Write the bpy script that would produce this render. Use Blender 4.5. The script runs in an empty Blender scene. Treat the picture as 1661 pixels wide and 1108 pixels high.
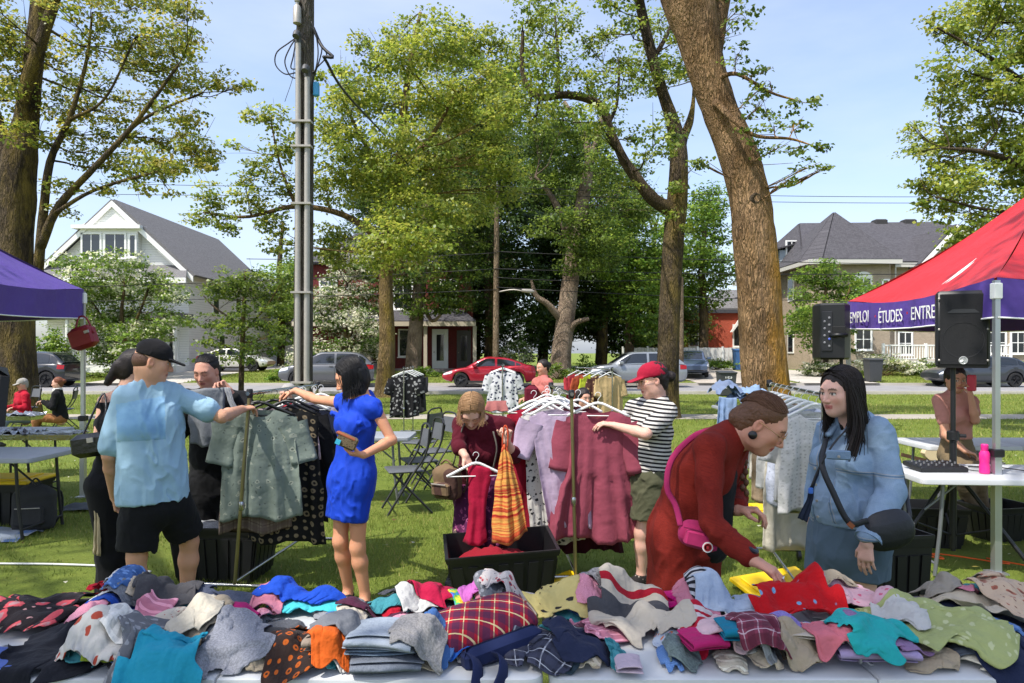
import bpy,bmesh,math,random
import numpy as np
from mathutils import Vector,Matrix,Euler
R=math.radians
scene=bpy.context.scene
C=scene.collection
# ------------------------------------------------------------------ camera
K=1150.0;CX=830.5;HY=572.0;EYE=1.65 # focal length in photo pixels, principal column, horizon row, eye height
cam=bpy.data.cameras.new('camera');camo=bpy.data.objects.new('camera',cam);C.objects.link(camo)
camo.location=(0,0,EYE);camo.rotation_euler=(R(90),0,0)
cam.sensor_width=36.0;cam.lens=K/1661*36.0;cam.shift_y=(HY-554.0)/1661
cam.clip_start=0.05;cam.clip_end=3000
scene.camera=camo
# ------------------------------------------------------------------ sky and sun
SUN_EL,SUN_AZ=R(58),R(228) # azimuth clockwise from +Y: the sun stands to the left and behind the camera
w=bpy.data.worlds.new('World');scene.world=w;w.use_nodes=True
nt=w.node_tree;bg=nt.nodes['Background']
sky=nt.nodes.new('ShaderNodeTexSky');sky.sky_type='NISHITA';sky.sun_disc=False
sky.sun_elevation=SUN_EL;sky.sun_rotation=SUN_AZ
sky.air_density=1.0;sky.dust_density=2.2;sky.ozone_density=1.6;sky.altitude=50
tcw=nt.nodes.new('ShaderNodeTexCoord');mpw=nt.nodes.new('ShaderNodeMapping');mpw.inputs['Scale'].default_value=(1.4,1.4,5.0);nt.links.new(tcw.outputs['Generated'],mpw.inputs[0])
cn=nt.nodes.new('ShaderNodeTexNoise');cn.inputs['Scale'].default_value=1.3;cn.inputs['Detail'].default_value=6;cn.inputs['Roughness'].default_value=.55;nt.links.new(mpw.outputs[0],cn.inputs[0])
cr=nt.nodes.new('ShaderNodeValToRGB');cr.color_ramp.elements[0].position=.36;cr.color_ramp.elements[0].color=(.12,.12,.12,1);cr.color_ramp.elements[1].position=.68;cr.color_ramp.elements[1].color=(.5,.5,.5,1);nt.links.new(cn.outputs[0],cr.inputs[0])
cm=nt.nodes.new('ShaderNodeMix');cm.data_type='RGBA';cm.inputs[7].default_value=(3.5,3.85,4.9,1);nt.links.new(cr.outputs[0],cm.inputs[0]);nt.links.new(sky.outputs[0],cm.inputs[6]);nt.links.new(cm.outputs[2],bg.inputs[0]);bg.inputs[1].default_value=0.15
sl=bpy.data.lights.new('sun','SUN');sl.energy=3.2;sl.angle=R(0.55);sl.color=(1.0,0.955,0.88)
slo=bpy.data.objects.new('sun',sl);C.objects.link(slo)
sd=Vector((math.sin(SUN_AZ)*math.cos(SUN_EL),math.cos(SUN_AZ)*math.cos(SUN_EL),math.sin(SUN_EL)))
slo.rotation_euler=sd.to_track_quat('Z','Y').to_euler();slo.location=(-12,-8,30)
vs=scene.view_settings;vs.view_transform='Standard';vs.look='None';vs.gamma=1.0;vs.exposure=0.86
vs.use_curve_mapping=False
# ------------------------------------------------------------------ helpers
def P(px,py,d): # a pixel and the distance at which the thing stands
 return np.array([(px-CX)/K*d,d,EYE-(py-HY)/K*d])
def gd(py,z=0.0): # distance at which a surface of height z shows at row py
 return(EYE-z)*K/(py-HY)
def G(px,py,z=0.0):
 return P(px,py,gd(py,z))
def lin(c):
 return tuple(((v/255)/12.92 if v/255<=.04045 else((v/255+.055)/1.055)**2.4)for v in c)
def nrm(v):
 v=np.asarray(v,float);n=np.linalg.norm(v);return v/n if n>1e-9 else v
ORG={}
def thing(name,label,cat,loc=(0,0,0),group=None):
 o=bpy.data.objects.new(name,None);C.objects.link(o);o.location=Vector([float(a)for a in loc])
 o.empty_display_size=.1
 tag(o,label,cat,group);ORG[o.name]=np.array([float(a)for a in loc]);return o
def tag(o,label=None,cat=None,group=None,kind=None):
 if label:o['label']=label
 if cat:o['category']=cat
 if group:o['group']=group
 if kind:o['kind']=kind
 return o
def mkobj(name,verts,faces,mat,parent=None,origin=None,smooth=True,uvs=None,cols=None,matidx=None):
 """verts are world coordinates; the object's origin becomes the parent's (or the one given)"""
 V=np.asarray(verts,np.float64).reshape(-1,3)
 org=ORG[parent.name]if parent is not None else(np.zeros(3)if origin is None else np.asarray(origin,float))
 me=bpy.data.meshes.new(name)
 if isinstance(faces,np.ndarray):
  nf,k=faces.shape
  me.vertices.add(len(V));me.vertices.foreach_set('co',(V-org).astype(np.float32).ravel())
  me.loops.add(nf*k);me.loops.foreach_set('vertex_index',faces.astype(np.int32).ravel())
  me.polygons.add(nf);me.polygons.foreach_set('loop_start',np.arange(0,nf*k,k,dtype=np.int32))
  me.polygons.foreach_set('loop_total',np.full(nf,k,np.int32))
  me.update(calc_edges=True)
 else:
  me.from_pydata((V-org).tolist(),[],[list(f)for f in faces]);me.update()
 ms=mat if isinstance(mat,(list,tuple))else[mat]
 for m in ms:me.materials.append(m)
 if matidx is not None:me.polygons.foreach_set('material_index',np.asarray(matidx,np.int32))
 if smooth:me.polygons.foreach_set('use_smooth',np.ones(len(me.polygons),bool))
 if uvs is not None:
  uvl=me.uv_layers.new(name='UVMap');li=np.zeros(len(me.loops),np.int32);me.loops.foreach_get('vertex_index',li)
  uvl.data.foreach_set('uv',np.asarray(uvs,np.float32)[li].ravel())
 if cols is not None:
  ca=me.color_attributes.new('Col','FLOAT_COLOR','POINT')
  cc=np.ones((len(V),4),np.float32);cc[:,:3]=cols;ca.data.foreach_set('color',cc.ravel())
 o=bpy.data.objects.new(name,me);C.objects.link(o)
 if parent is not None:
  o.parent=parent;ORG[o.name]=org
  if parent.type!='EMPTY' and parent.parent is None:pass
 else:
  o.location=Vector(org.tolist());ORG[o.name]=org
 return o
class MB:
 """collects shapes in world coordinates, build() links them as one mesh object"""
 def __init__(s):s.v=[];s.f=[];s.mi=[];s.cur=0
 def add(s,v,f):
  n=len(s.v);s.v+=[tuple(map(float,p))for p in v];s.f+=[tuple(i+n for i in q)for q in f];s.mi+=[s.cur]*len(f);return s
 def box(s,c,size,rz=0,rx=0,ry=0,bev=0):
  hx,hy,hz=[a/2 for a in size]
  M=Euler((rx,ry,rz)).to_matrix();c=Vector([float(a)for a in c])
  if bev<=0:
   pts=[(-hx,-hy,-hz),(hx,-hy,-hz),(hx,hy,-hz),(-hx,hy,-hz),(-hx,-hy,hz),(hx,-hy,hz),(hx,hy,hz),(-hx,hy,hz)]
   fs=[(0,3,2,1),(4,5,6,7),(0,1,5,4),(1,2,6,5),(2,3,7,6),(3,0,4,7)]
  else:
   b=bev;pts=[];fs=[]
   for z,e in((-hz,b),(-hz+b,0),(hz-b,0),(hz,b)):
    x,y=hx-e,hy-e;k=b*.5
    pts+=[(-x+k,-y,z),(x-k,-y,z),(x,-y+k,z),(x,y-k,z),(x-k,y,z),(-x+k,y,z),(-x,y-k,z),(-x,-y+k,z)]
   for l in range(3):
    for i in range(8):j=(i+1)%8;fs.append((l*8+i,l*8+j,l*8+8+j,l*8+8+i))
   fs+=[tuple(range(7,-1,-1)),tuple(range(24,32))]
  return s.add([M@Vector(p)+c for p in pts],fs)
 def box2(s,a,b,**k):
  a=np.array(a,float);b=np.array(b,float);return s.box((a+b)/2,np.abs(b-a),**k)
 def tube(s,path,rad,n=8,cap=True,flat=1.0,up=None):
  v,f=tube_arrays(path,rad,n,cap,flat,up);return s.add(v,f)
 def cyl(s,a,b,r0,r1=None,n=12):return s.tube([a,b],[r0,r0 if r1 is None else r1],n)
 def prism(s,poly,a,b,axis): # a 2-D polygon extruded along a coordinate axis
  n=len(poly);v=[]
  for t in(a,b):
   for(p,q)in poly:v.append({'x':(t,p,q),'y':(p,t,q),'z':(p,q,t)}[axis])
  f=[tuple(range(n)),tuple(range(2*n-1,n-1,-1))]+[(i,(i+1)%n,n+(i+1)%n,n+i)for i in range(n)]
  return s.add(v,f)
 def quad(s,*pts):return s.add(pts,[tuple(range(len(pts)))])
 def slab(s,pts,thick,nrmv): # a flat polygon given thickness along nrmv
  nv=np.array(nrmv,float)*thick;n=len(pts);a=[np.array(p,float)for p in pts];b=[p+nv for p in a]
  return s.add(a+b,[tuple(range(n)),tuple(range(2*n-1,n-1,-1))]+[(i,(i+1)%n,n+(i+1)%n,n+i)for i in range(n)])
 def lathe(s,prof,c,n=16,axis=(0,0,1)):
  z=Vector(axis).normalized();x=z.orthogonal().normalized();y=z.cross(x);v=[];f=[];c=Vector([float(q)for q in c])
  for(r,h)in prof:
   for i in range(n):a=2*math.pi*i/n;v.append(c+z*h+(x*math.cos(a)+y*math.sin(a))*r)
  for k in range(len(prof)-1):
   for i in range(n):j=(i+1)%n;f.append((k*n+i,k*n+j,k*n+n+j,k*n+n+i))
  f+=[tuple(range(n-1,-1,-1)),tuple(range((len(prof)-1)*n,len(prof)*n))]
  return s.add(v,f)
 def build(s,name,mat,parent=None,origin=None,smooth=False,fix=True):
  o=mkobj(name,s.v,s.f,mat,parent,origin,smooth,matidx=s.mi if max(s.mi,default=0)else None)
  if fix:
   bm=bmesh.new();bm.from_mesh(o.data);bmesh.ops.recalc_face_normals(bm,faces=bm.faces);bm.to_mesh(o.data);bm.free()
  if smooth=='auto':
   o.data.polygons.foreach_set('use_smooth',np.ones(len(o.data.polygons),bool))
   o.data.set_sharp_from_angle(angle=R(38))
  return o
def tube_arrays(path,rad,n=8,cap=True,flat=1.0,up=None):
 Pn=np.array([np.array(p,float)for p in path]);m=len(Pn)
 rad=np.full(m,rad,float)if np.isscalar(rad)else np.array(rad,float)
 T=np.gradient(Pn,axis=0);T/=np.linalg.norm(T,axis=1)[:,None]+1e-12
 ref=np.array(up,float)if up is not None else(np.array([0,0,1.])if abs(T[0][2])<.9 else np.array([1.,0,0]))
 x=np.cross(ref,T[0]);x/=np.linalg.norm(x)+1e-12;V=[]
 a=np.arange(n)*2*math.pi/n
 for i in range(m):
  x=x-T[i]*np.dot(x,T[i]);x/=np.linalg.norm(x)+1e-12;y=np.cross(T[i],x)
  V.append(Pn[i]+rad[i]*(np.cos(a)[:,None]*x+flat*np.sin(a)[:,None]*y))
 V=np.concatenate(V);F=[]
 for k in range(m-1):
  for i in range(n):j=(i+1)%n;F.append((k*n+i,k*n+j,k*n+n+j,k*n+n+i))
 if cap:F+=[tuple(range(n-1,-1,-1)),tuple(range((m-1)*n,m*n))]
 return V,F
def spline(pts,n):
 """Catmull-Rom through the points, n samples in all; pts may carry extra columns (radii)"""
 Q=np.array(pts,float);m=len(Q)
 if m==2:t=np.linspace(0,1,n)[:,None];return Q[0]*(1-t)+Q[1]*t
 E=np.vstack([2*Q[0]-Q[1],Q,2*Q[-1]-Q[-2]]);t=np.linspace(0,m-1-1e-6,n);i=t.astype(int);u=(t-i)[:,None]
 a,b,c,d=E[i],E[i+1],E[i+2],E[i+3]
 return .5*((2*b)+(c-a)*u+(2*a-5*b+4*c-d)*u**2+(-a+3*b-3*c+d)*u**3)
 # numpy value noise in 3-D, roughly -1..1
def _h(i,j,k,s):
 n=(i*374761393+j*668265263+k*2147483647+s*974634777)&0xFFFFFFFF
 n=((n^(n>>13))*1274126177)&0xFFFFFFFF
 return((n^(n>>16))&0xFFFF)/32767.5-1.0
def noise3(p,seed=0):
 p=np.asarray(p,float);i=np.floor(p).astype(np.int64);f=p-i;f=f*f*f*(f*(f*6-15)+10)
 x,y,z=i[...,0],i[...,1],i[...,2];fx,fy,fz=f[...,0],f[...,1],f[...,2];r=0
 for dx in(0,1):
  wx=fx if dx else 1-fx
  for dy in(0,1):
   wy=fy if dy else 1-fy
   for dz in(0,1):r=r+wx*wy*(fz if dz else 1-fz)*_h(x+dx,y+dy,z+dz,seed)
 return r
def fbm(p,seed=0,o=3):
 p=np.asarray(p,float);r=0;a=1.0
 for k in range(o):r=r+a*noise3(p,seed+k*17);p=p*2.03+5.1;a*=.5
 return r
 # ------------------------------------------------------------------ materials
MAT={}
class NT:
 def __init__(s,name):
  s.m=bpy.data.materials.new(name);s.m.use_nodes=True;s.t=s.m.node_tree;s.b=s.t.nodes['Principled BSDF'];s.tc=None
 def n(s,ty,**kw):
  x=s.t.nodes.new(ty)
  for k,v in kw.items():
   if k in x.inputs:x.inputs[k].default_value=v
   else:setattr(x,k,v)
  return x
 def l(s,a,b):s.t.links.new(a,b)
 def co(s,kind='Object',scale=(1,1,1),rot=(0,0,0)):
  tc=s.n('ShaderNodeTexCoord');mp=s.n('ShaderNodeMapping');mp.inputs['Scale'].default_value=scale;mp.inputs['Rotation'].default_value=rot
  s.l(tc.outputs[kind],mp.inputs[0]);return mp.outputs[0]
 def noise(s,co,scale,detail=4,rough=.55):
  x=s.n('ShaderNodeTexNoise');x.inputs['Scale'].default_value=scale;x.inputs['Detail'].default_value=detail;x.inputs['Roughness'].default_value=rough
  s.l(co,x.inputs['Vector']);return x.outputs[0]
 def ramp(s,fac,stops):
  x=s.n('ShaderNodeValToRGB');e=x.color_ramp.elements
  while len(e)<len(stops):e.new(.5)
  for q,(p,c)in zip(e,stops):q.position=p;q.color=(c[0],c[1],c[2],1)if not np.isscalar(c)else(c,c,c,1)
  s.l(fac,x.inputs[0]);return x.outputs[0]
 def mix(s,fac,a,b,mode='MIX'):
  x=s.n('ShaderNodeMix',data_type='RGBA',blend_type=mode)
  for i,q in((0,fac),(6,a),(7,b)):
   if hasattr(q,'links')or hasattr(q,'is_linked'):s.l(q,x.inputs[i])
   elif i==0:x.inputs[0].default_value=q
   else:x.inputs[i].default_value=(q[0],q[1],q[2],1)
  return x.outputs[2]
 def math(s,op,a,b=None):
  x=s.n('ShaderNodeMath',operation=op)
  for i,q in((0,a),(1,b)):
   if q is None:continue
   if hasattr(q,'is_linked'):s.l(q,x.inputs[i])
   else:x.inputs[i].default_value=q
  return x.outputs[0]
 def bump(s,h,dist,strength=1.0):
  x=s.n('ShaderNodeBump');x.inputs['Strength'].default_value=strength;x.inputs['Distance'].default_value=dist
  s.l(h,x.inputs['Height']);s.l(x.outputs[0],s.b.inputs['Normal']);return x
 def set(s,color=None,rough=None,metal=None,spec=None,sheen=None,**kw):
  if color is not None:
   if hasattr(color,'is_linked'):s.l(color,s.b.inputs['Base Color'])
   else:s.b.inputs['Base Color'].default_value=(color[0],color[1],color[2],1)
  if rough is not None:s.b.inputs['Roughness'].default_value=rough
  if metal is not None:s.b.inputs['Metallic'].default_value=metal
  if spec is not None:s.b.inputs['Specular IOR Level'].default_value=spec
  if sheen is not None:s.b.inputs['Sheen Weight'].default_value=sheen;s.b.inputs['Sheen Roughness'].default_value=.5
  return s
def mat(name,rgb,rough=.6,metal=0,var=.12,vscale=6,bump=0,bscale=40,spec=.5,coat=0):
 """plain surface with slight tone variation and fine relief; rgb is 0-255 sRGB albedo"""
 if name in MAT:return MAT[name]
 s=NT(name);c=lin(rgb)
 co=s.co('Object');nz=s.noise(co,vscale,5)
 col=s.mix(nz,[v*(1-var)for v in c],[min(1,v*(1+var))for v in c]);s.set(col,rough,metal,spec)
 if coat:s.b.inputs['Coat Weight'].default_value=coat;s.b.inputs['Coat Roughness'].default_value=.05
 if bump:s.bump(s.noise(co,bscale,4),bump)
 MAT[name]=s.m;return s.m
def glass_mat(name='window_glass',tint=(30,36,40)):
 if name in MAT:return MAT[name]
 s=NT(name);s.set(lin(tint),.06,0,.9);MAT[name]=s.m;return s.m
 # ================================================================== setting
rng=np.random.default_rng(7);random.seed(7)
def gz(y): # lawns beyond the road rise gently towards the houses
 return float(np.interp(y,[35.6,36.0,45,200],[.12,.13,.5,.6]))
def m_grass():
 s=NT('lawn');co=s.co('Object')
 a=s.noise(co,.35,4);b=s.noise(co,3.0,6,.65);c=s.noise(co,40,3)
 col=s.ramp(b,[(.25,lin((84,100,36))),(.5,lin((112,130,48))),(.75,lin((138,148,62)))])
 col=s.mix(s.ramp(a,[(.45,0),(.7,.55)]),col,lin((126,122,66)))
 col=s.mix(.35,col,s.ramp(c,[(.3,lin((70,84,28))),(.7,lin((140,152,68)))]))
 s.set(col,.9,0,.2);s.bump(s.noise(co,90,4),.03);return s.m
MAT['lawn']=m_grass()
def m_asphalt(name,c0,c1):
 s=NT(name);co=s.co('Object');n=s.noise(co,1.2,6);f=s.noise(co,160,2)
 s.set(s.mix(.35,s.ramp(n,[(.3,lin(c0)),(.7,lin(c1))]),s.ramp(f,[(.3,lin(c0)),(.7,lin(c1))])),.9,0,.3);s.bump(f,.006);return s.m
MAT['asphalt']=m_asphalt('asphalt',(128,126,126),(152,150,150));MAT['concrete']=m_asphalt('concrete',(168,162,152),(192,186,176))
MAT['path']=m_asphalt('path',(150,142,128),(176,168,154));MAT['drive']=m_asphalt('drive',(160,150,138),(182,172,160))
def sheet(name,x0,x1,ys,zf,m,nx=2,label=None):
 xs=np.linspace(x0,x1,nx);V=[(x,y,zf(y))for y in ys for x in xs]
 F=[(j*nx+i,j*nx+i+1,(j+1)*nx+i+1,(j+1)*nx+i)for j in range(len(ys)-1)for i in range(nx-1)]
 o=mkobj(name,V,F,m,smooth=False);o['kind']='structure';return o
sheet('ground',-600,600,[-300,40,1500],lambda y:0.0,MAT['lawn'])
sheet('footpath',-80,80,[17.55,18.9],lambda y:.006,MAT['path'])
sheet('road',-160,160,[28.2,35.5],lambda y:.008,MAT['asphalt'])
sheet('far_lawn',-160,160,[35.64,36,38,41,45,60,140],gz,MAT['lawn'],3)
for nm,y0,y1 in(('near_kerb',28.0,28.2),('far_kerb',35.5,35.65)):
 o=MB().box2((-160,y0,0),(160,y1,.125)).build(nm,MAT['concrete']);o['kind']='structure'
for i,(x0,x1,y1,m)in enumerate(((-21.5,-16.6,60,'concrete'),(9.3,14.2,58,'drive'),(14.6,18.4,52,'concrete'),(28.5,33,47,'asphalt'))):
 sheet('driveway',x0,x1,[35.3,35.66,36,40,45,y1],lambda y:gz(y)+.012 if y>35.6 else .135,MAT[m])
 # ---- grass blades: one mass
def blades(name,n,area,hmin,hmax,wid,zf=None,seed=1,mask=None):
 r=np.random.default_rng(seed)
 y=np.sqrt(r.uniform(area[2]**2,area[3]**2,n))if area[0]is None else r.uniform(area[2],area[3],n)
 x=r.uniform(-1,1,n)*(y*.76+.6)if area[0]is None else r.uniform(area[0],area[1],n)
 if mask is not None:k=mask(x,y);x,y=x[k],y[k];n=len(x)
 pat=fbm(np.stack([x*.9,y*.9,x*0],1),3);keep=r.uniform(-1.0,1,n)<pat*1.4+.5;x,y,pat=x[keep],y[keep],pat[keep];n=len(x)
 z=np.zeros(n)if zf is None else np.array([zf(v)for v in y])
 h=r.uniform(hmin,hmax,n)*(1+.35*pat);a=r.uniform(0,6.283,n);wv=wid*r.uniform(.6,1.3,n);le=r.uniform(.1,.9,n)*h;la=r.uniform(0,6.283,n)
 dx,dy=np.cos(a)*wv,np.sin(a)*wv
 V=np.empty((n,3,3));V[:,0]=np.stack([x-dx,y-dy,z],1);V[:,1]=np.stack([x+dx,y+dy,z],1)
 V[:,2]=np.stack([x+np.cos(la)*le,y+np.sin(la)*le,z+h],1)
 c0=np.array(lin((98,114,44)));c1=np.array(lin((152,164,76)));c2=np.array(lin((176,166,100)))
 t=np.clip(.5+.4*pat+r.normal(0,.22,n),0,1)[:,None];col=c0*(1-t)+c1*t;dry=(r.uniform(0,1,n)<.10)[:,None];col=np.where(dry,c2,col)
 o=mkobj(name,V.reshape(-1,3),np.arange(3*n).reshape(n,3),MAT['grass_blade'],smooth=False,cols=np.repeat(col,3,0))
 return tag(o,kind='stuff')
s=NT('grass_blade');at=s.n('ShaderNodeVertexColor',layer_name='Col');s.set(at.outputs[0],.6,0,.3)
tr=s.n('ShaderNodeBsdfTranslucent');s.l(at.outputs[0],tr.inputs[0]);mx=s.n('ShaderNodeMixShader');mx.inputs[0].default_value=.35
s.l(s.b.outputs[0],mx.inputs[1]);s.l(tr.outputs[0],mx.inputs[2]);s.l(mx.outputs[0],s.t.nodes['Material Output'].inputs[0]);MAT['grass_blade']=s.m
offroad=lambda x,y:~((y>17.5)&(y<18.95))&~((y>27.95)&(y<35.7))
for nm,n,a,h0,h1,wd,lb,sd_ in(('grass',210000,(None,0,2.7,10),.018,.05,.0032,'short mown green lawn grass growing between table and racks',1),('grass',120000,(None,0,10,28),.03,.07,.009,'mown lawn grass farther back around the footpath up to road',2)):
 o=blades(nm,n,a,h0,h1,wd,None,sd_,offroad);tag(o,lb,'grass')
o=blades('grass',60000,(-32,36,35.7,44.6),.05,.12,.02,gz,3,lambda x,y:~(((x>-21.5)&(x<-16.6))|((x>9.3)&(x<14.2))|((x>14.6)&(x<18.4))|((x>28.5)&(x<33))));tag(o,'lawn grass in front of the houses beyond the road','grass')
r=np.random.default_rng(21);n=900;y=np.sqrt(r.uniform(9,260,n));x=r.uniform(-1,1,n)*(y*.74);a=r.uniform(0,6.28,n);sz=r.uniform(.008,.024,n);V=np.stack([np.stack([x+np.cos(a+q)*sz*m_,y+np.sin(a+q)*sz*m_,.02+.014*r.uniform(0,1,n)],1)for q,m_ in((0,1.2),(1.57,.6),(3.14,1.2),(4.71,.6))],1)
lc=np.array([lin((150,116,70)),lin((214,210,190)),lin((176,160,84)),lin((110,84,54))])[r.integers(0,4,n)];tag(mkobj('fallen_leaves',V.reshape(-1,3),np.arange(4*n).reshape(n,4),MAT['grass_blade'],smooth=False,cols=np.repeat(lc,4,0)),'dry leaves, petals and clover heads scattered over the lawn','leaf litter',kind='stuff')
# ================================================================== trees
def m_bark(name,c0,c1,lich=None,scale=1.0,amount=0.5):
 s=NT(name);co=s.co('Object',(9*scale,9*scale,1.6*scale))
 wv=s.n('ShaderNodeTexVoronoi',feature='DISTANCE_TO_EDGE');wv.inputs['Scale'].default_value=2.2
 dn=s.n('ShaderNodeTexNoise');dn.inputs['Scale'].default_value=1.6;dn.inputs['Detail'].default_value=4;s.l(co,dn.inputs[0])
 ad=s.n('ShaderNodeVectorMath',operation='ADD');s.l(co,ad.inputs[0]);sc=s.n('ShaderNodeVectorMath',operation='SCALE');sc.inputs['Scale'].default_value=1.4
 s.l(dn.outputs[1],sc.inputs[0]);s.l(sc.outputs[0],ad.inputs[1]);s.l(ad.outputs[0],wv.inputs['Vector'])
 h=s.ramp(wv.outputs['Distance'],[(0,0),(.35,1)]);n2=s.noise(co,6,6,.7)
 col=s.mix(s.math('MULTIPLY',h,n2),lin(c0),lin(c1));col=s.mix(s.ramp(s.noise(s.co('Object'),1.3,4),[(.4,0),(.7,.5)]),col,lin([min(255,int(v*1.15)+8)for v in c1]))
 if lich:
  lm=s.ramp(s.noise(s.co('Object',(2.2,2.2,.7)),1.5,7,.72),[(.5-.12*amount,0),(.62,1)])
  sx=s.n('ShaderNodeSeparateXYZ');s.l(s.co('Object'),sx.inputs[0])
  lm=s.math('MULTIPLY',lm,s.ramp(s.math('ADD',s.math('MULTIPLY',sx.outputs[0],.8),.55),[(.35,.12),(.75,1)]))
  col=s.mix(s.math('MULTIPLY',lm,s.math('ADD',n2,.45)),col,lin(lich))
 s.set(col,.92,0,.15);s.bump(s.math('ADD',h,s.math('MULTIPLY',n2,.5)),.05/max(.6,scale));return s.m
MAT['bark_grey']=m_bark('bark_grey',(44,38,32),(112,98,84));MAT['bark_dark']=m_bark('bark_dark',(44,38,32),(112,96,78),(140,120,66))
MAT['bark_gold']=m_bark('bark_gold',(78,62,48),(178,146,112),(214,156,52),.8,1.7);MAT['bark_pale']=m_bark('bark_pale',(112,96,82),(184,162,140),None,.7)
MAT['bark_tan']=m_bark('bark_tan',(84,68,48),(164,138,98),(150,128,60),.8)
def m_leaf(name,trans=.46):
 s=NT(name);at=s.n('ShaderNodeVertexColor',layer_name='Col');s.set(at.outputs[0],.42,0,.45)
 tr=s.n('ShaderNodeBsdfTranslucent');hs=s.n('ShaderNodeHueSaturation');hs.inputs['Hue'].default_value=.485;hs.inputs['Saturation'].default_value=1.0;hs.inputs['Value'].default_value=1.65
 s.l(at.outputs[0],hs.inputs['Color']);s.l(hs.outputs[0],tr.inputs[0])
 mx=s.n('ShaderNodeMixShader');mx.inputs[0].default_value=trans;s.l(s.b.outputs[0],mx.inputs[1]);s.l(tr.outputs[0],mx.inputs[2]);s.l(mx.outputs[0],s.t.nodes['Material Output'].inputs[0])
 MAT[name]=s.m
m_leaf('leaf')
PAL=dict(maple=[(122,140,54),(102,124,46),(140,150,64),(84,106,38)],olive=[(136,142,56),(116,130,50),(152,146,64),(96,112,42)],dark=[(58,80,34),(70,92,38),(48,68,30),(80,102,44)],fresh=[(108,138,50),(90,122,42),(128,150,60),(74,102,36)],green=[(100,128,46),(84,112,40),(190,192,160),(112,136,54)],mid=[(100,120,48),(82,104,40),(118,136,56),(66,88,34)],bloom=[(210,206,186),(84,108,40),(190,190,160),(70,96,34)],white=[(226,222,200),(214,212,186),(110,132,52),(230,228,210)],yellow=[(138,150,58),(118,136,50),(154,158,70),(96,116,42)])
def leaf_arrays(clumps,pal,size,cover,r,flat=.6):
 """clumps: rows of centre xyz, radius; leaves gathered in small flat sprays, denser towards the outside"""
 cs,nn,cc,ss=[],[],[],[]
 pc=[np.array(lin(c))for c in pal]
 for(x,y,z,rad)in clumps:
  n=int(max(40,cover*math.pi*rad*rad/(size*size*.45)));per=16;ns=max(3,n//per)
  d=r.normal(0,1,(ns,3));d/=np.linalg.norm(d,axis=1)[:,None];q=d*(r.uniform(0.12,1.0,(ns,1))**.55)*rad*np.array([1.05,1.05,.82])
  q[:,2]-=.15*rad*(d[:,0]**2+d[:,1]**2)
  sp=.13*rad+size*1.4
  p=q[:,None,:]+r.normal(0,1,(ns,per,3))*np.array([sp,sp,sp*flat*.55])*.62
  nv=r.normal(0,1,(ns,3))*.45+d*.5+np.array([0,0,.95]);nv=nv[:,None,:]+r.normal(0,.5,(ns,per,3))
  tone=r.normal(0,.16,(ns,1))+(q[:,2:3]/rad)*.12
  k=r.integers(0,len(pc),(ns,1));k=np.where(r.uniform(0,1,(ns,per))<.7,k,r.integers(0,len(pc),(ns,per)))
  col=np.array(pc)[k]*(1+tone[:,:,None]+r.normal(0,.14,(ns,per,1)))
  cs.append((p+np.array([x,y,z])).reshape(-1,3));nn.append(nv.reshape(-1,3));cc.append(np.clip(col,.004,.9).reshape(-1,3));ss.append(size*r.uniform(.65,1.3,ns*per))
 c=np.concatenate(cs);nv=np.concatenate(nn);nv/=np.linalg.norm(nv,axis=1)[:,None];col=np.concatenate(cc);sz=np.concatenate(ss)[:,None]
 t=r.normal(0,1,c.shape);t-=nv*(t*nv).sum(1)[:,None];t/=np.linalg.norm(t,axis=1)[:,None];b=np.cross(nv,t);n=len(c)
 V=np.empty((n,4,3));V[:,0]=c-t*sz*.5;V[:,1]=c+b*sz*.42+nv*sz*.14+t*sz*.05;V[:,2]=c+t*sz*.55-nv*sz*.1;V[:,3]=c-b*sz*.42+nv*sz*.14+t*sz*.05
 return V.reshape(-1,3),np.arange(4*n).reshape(n,4),np.repeat(col,4,0)
def infill(poly,step,jit,r):
 poly=np.array(poly,float);x0,y0=poly.min(0);x1,y1=poly.max(0);out=[]
 for j,yy in enumerate(np.arange(y0,y1+step,step*.86)):
  for xx in np.arange(x0,x1+step,step):
   p=(xx+(j%2)*step/2+r.normal(0,jit),yy+r.normal(0,jit));ins=False;k=len(poly)-1
   for i in range(len(poly)):
    (ax,ay),(bx,by)=poly[i],poly[k]
    if(ay>p[1])!=(by>p[1])and p[0]<(bx-ax)*(p[1]-ay)/(by-ay+1e-9)+ax:ins=not ins
    k=i
   if ins:out.append(p)
 return out
def limb_tube(pts,n,bark=.0,seed=0,ns=None):
 pts=np.array(pts);m=ns or max(5,len(pts)*4);q=spline(pts,m)
 V,F=tube_arrays(q[:,:3],np.maximum(q[:,3],.006),n)
 if bark:
  cen=np.repeat(q[:,:3],n,0);rad=np.repeat(q[:,3],n)[:,None];d=(V-cen)/(rad+1e-9)
  V=cen+d*rad*(1+bark*(fbm(np.stack([V[:,0]*5,V[:,1]*5,V[:,2]*.9],1),seed)[:,None]*.6+.5*fbm(V*np.array([14,14,3]),seed+5)[:,None]))
 return V,F
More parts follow.
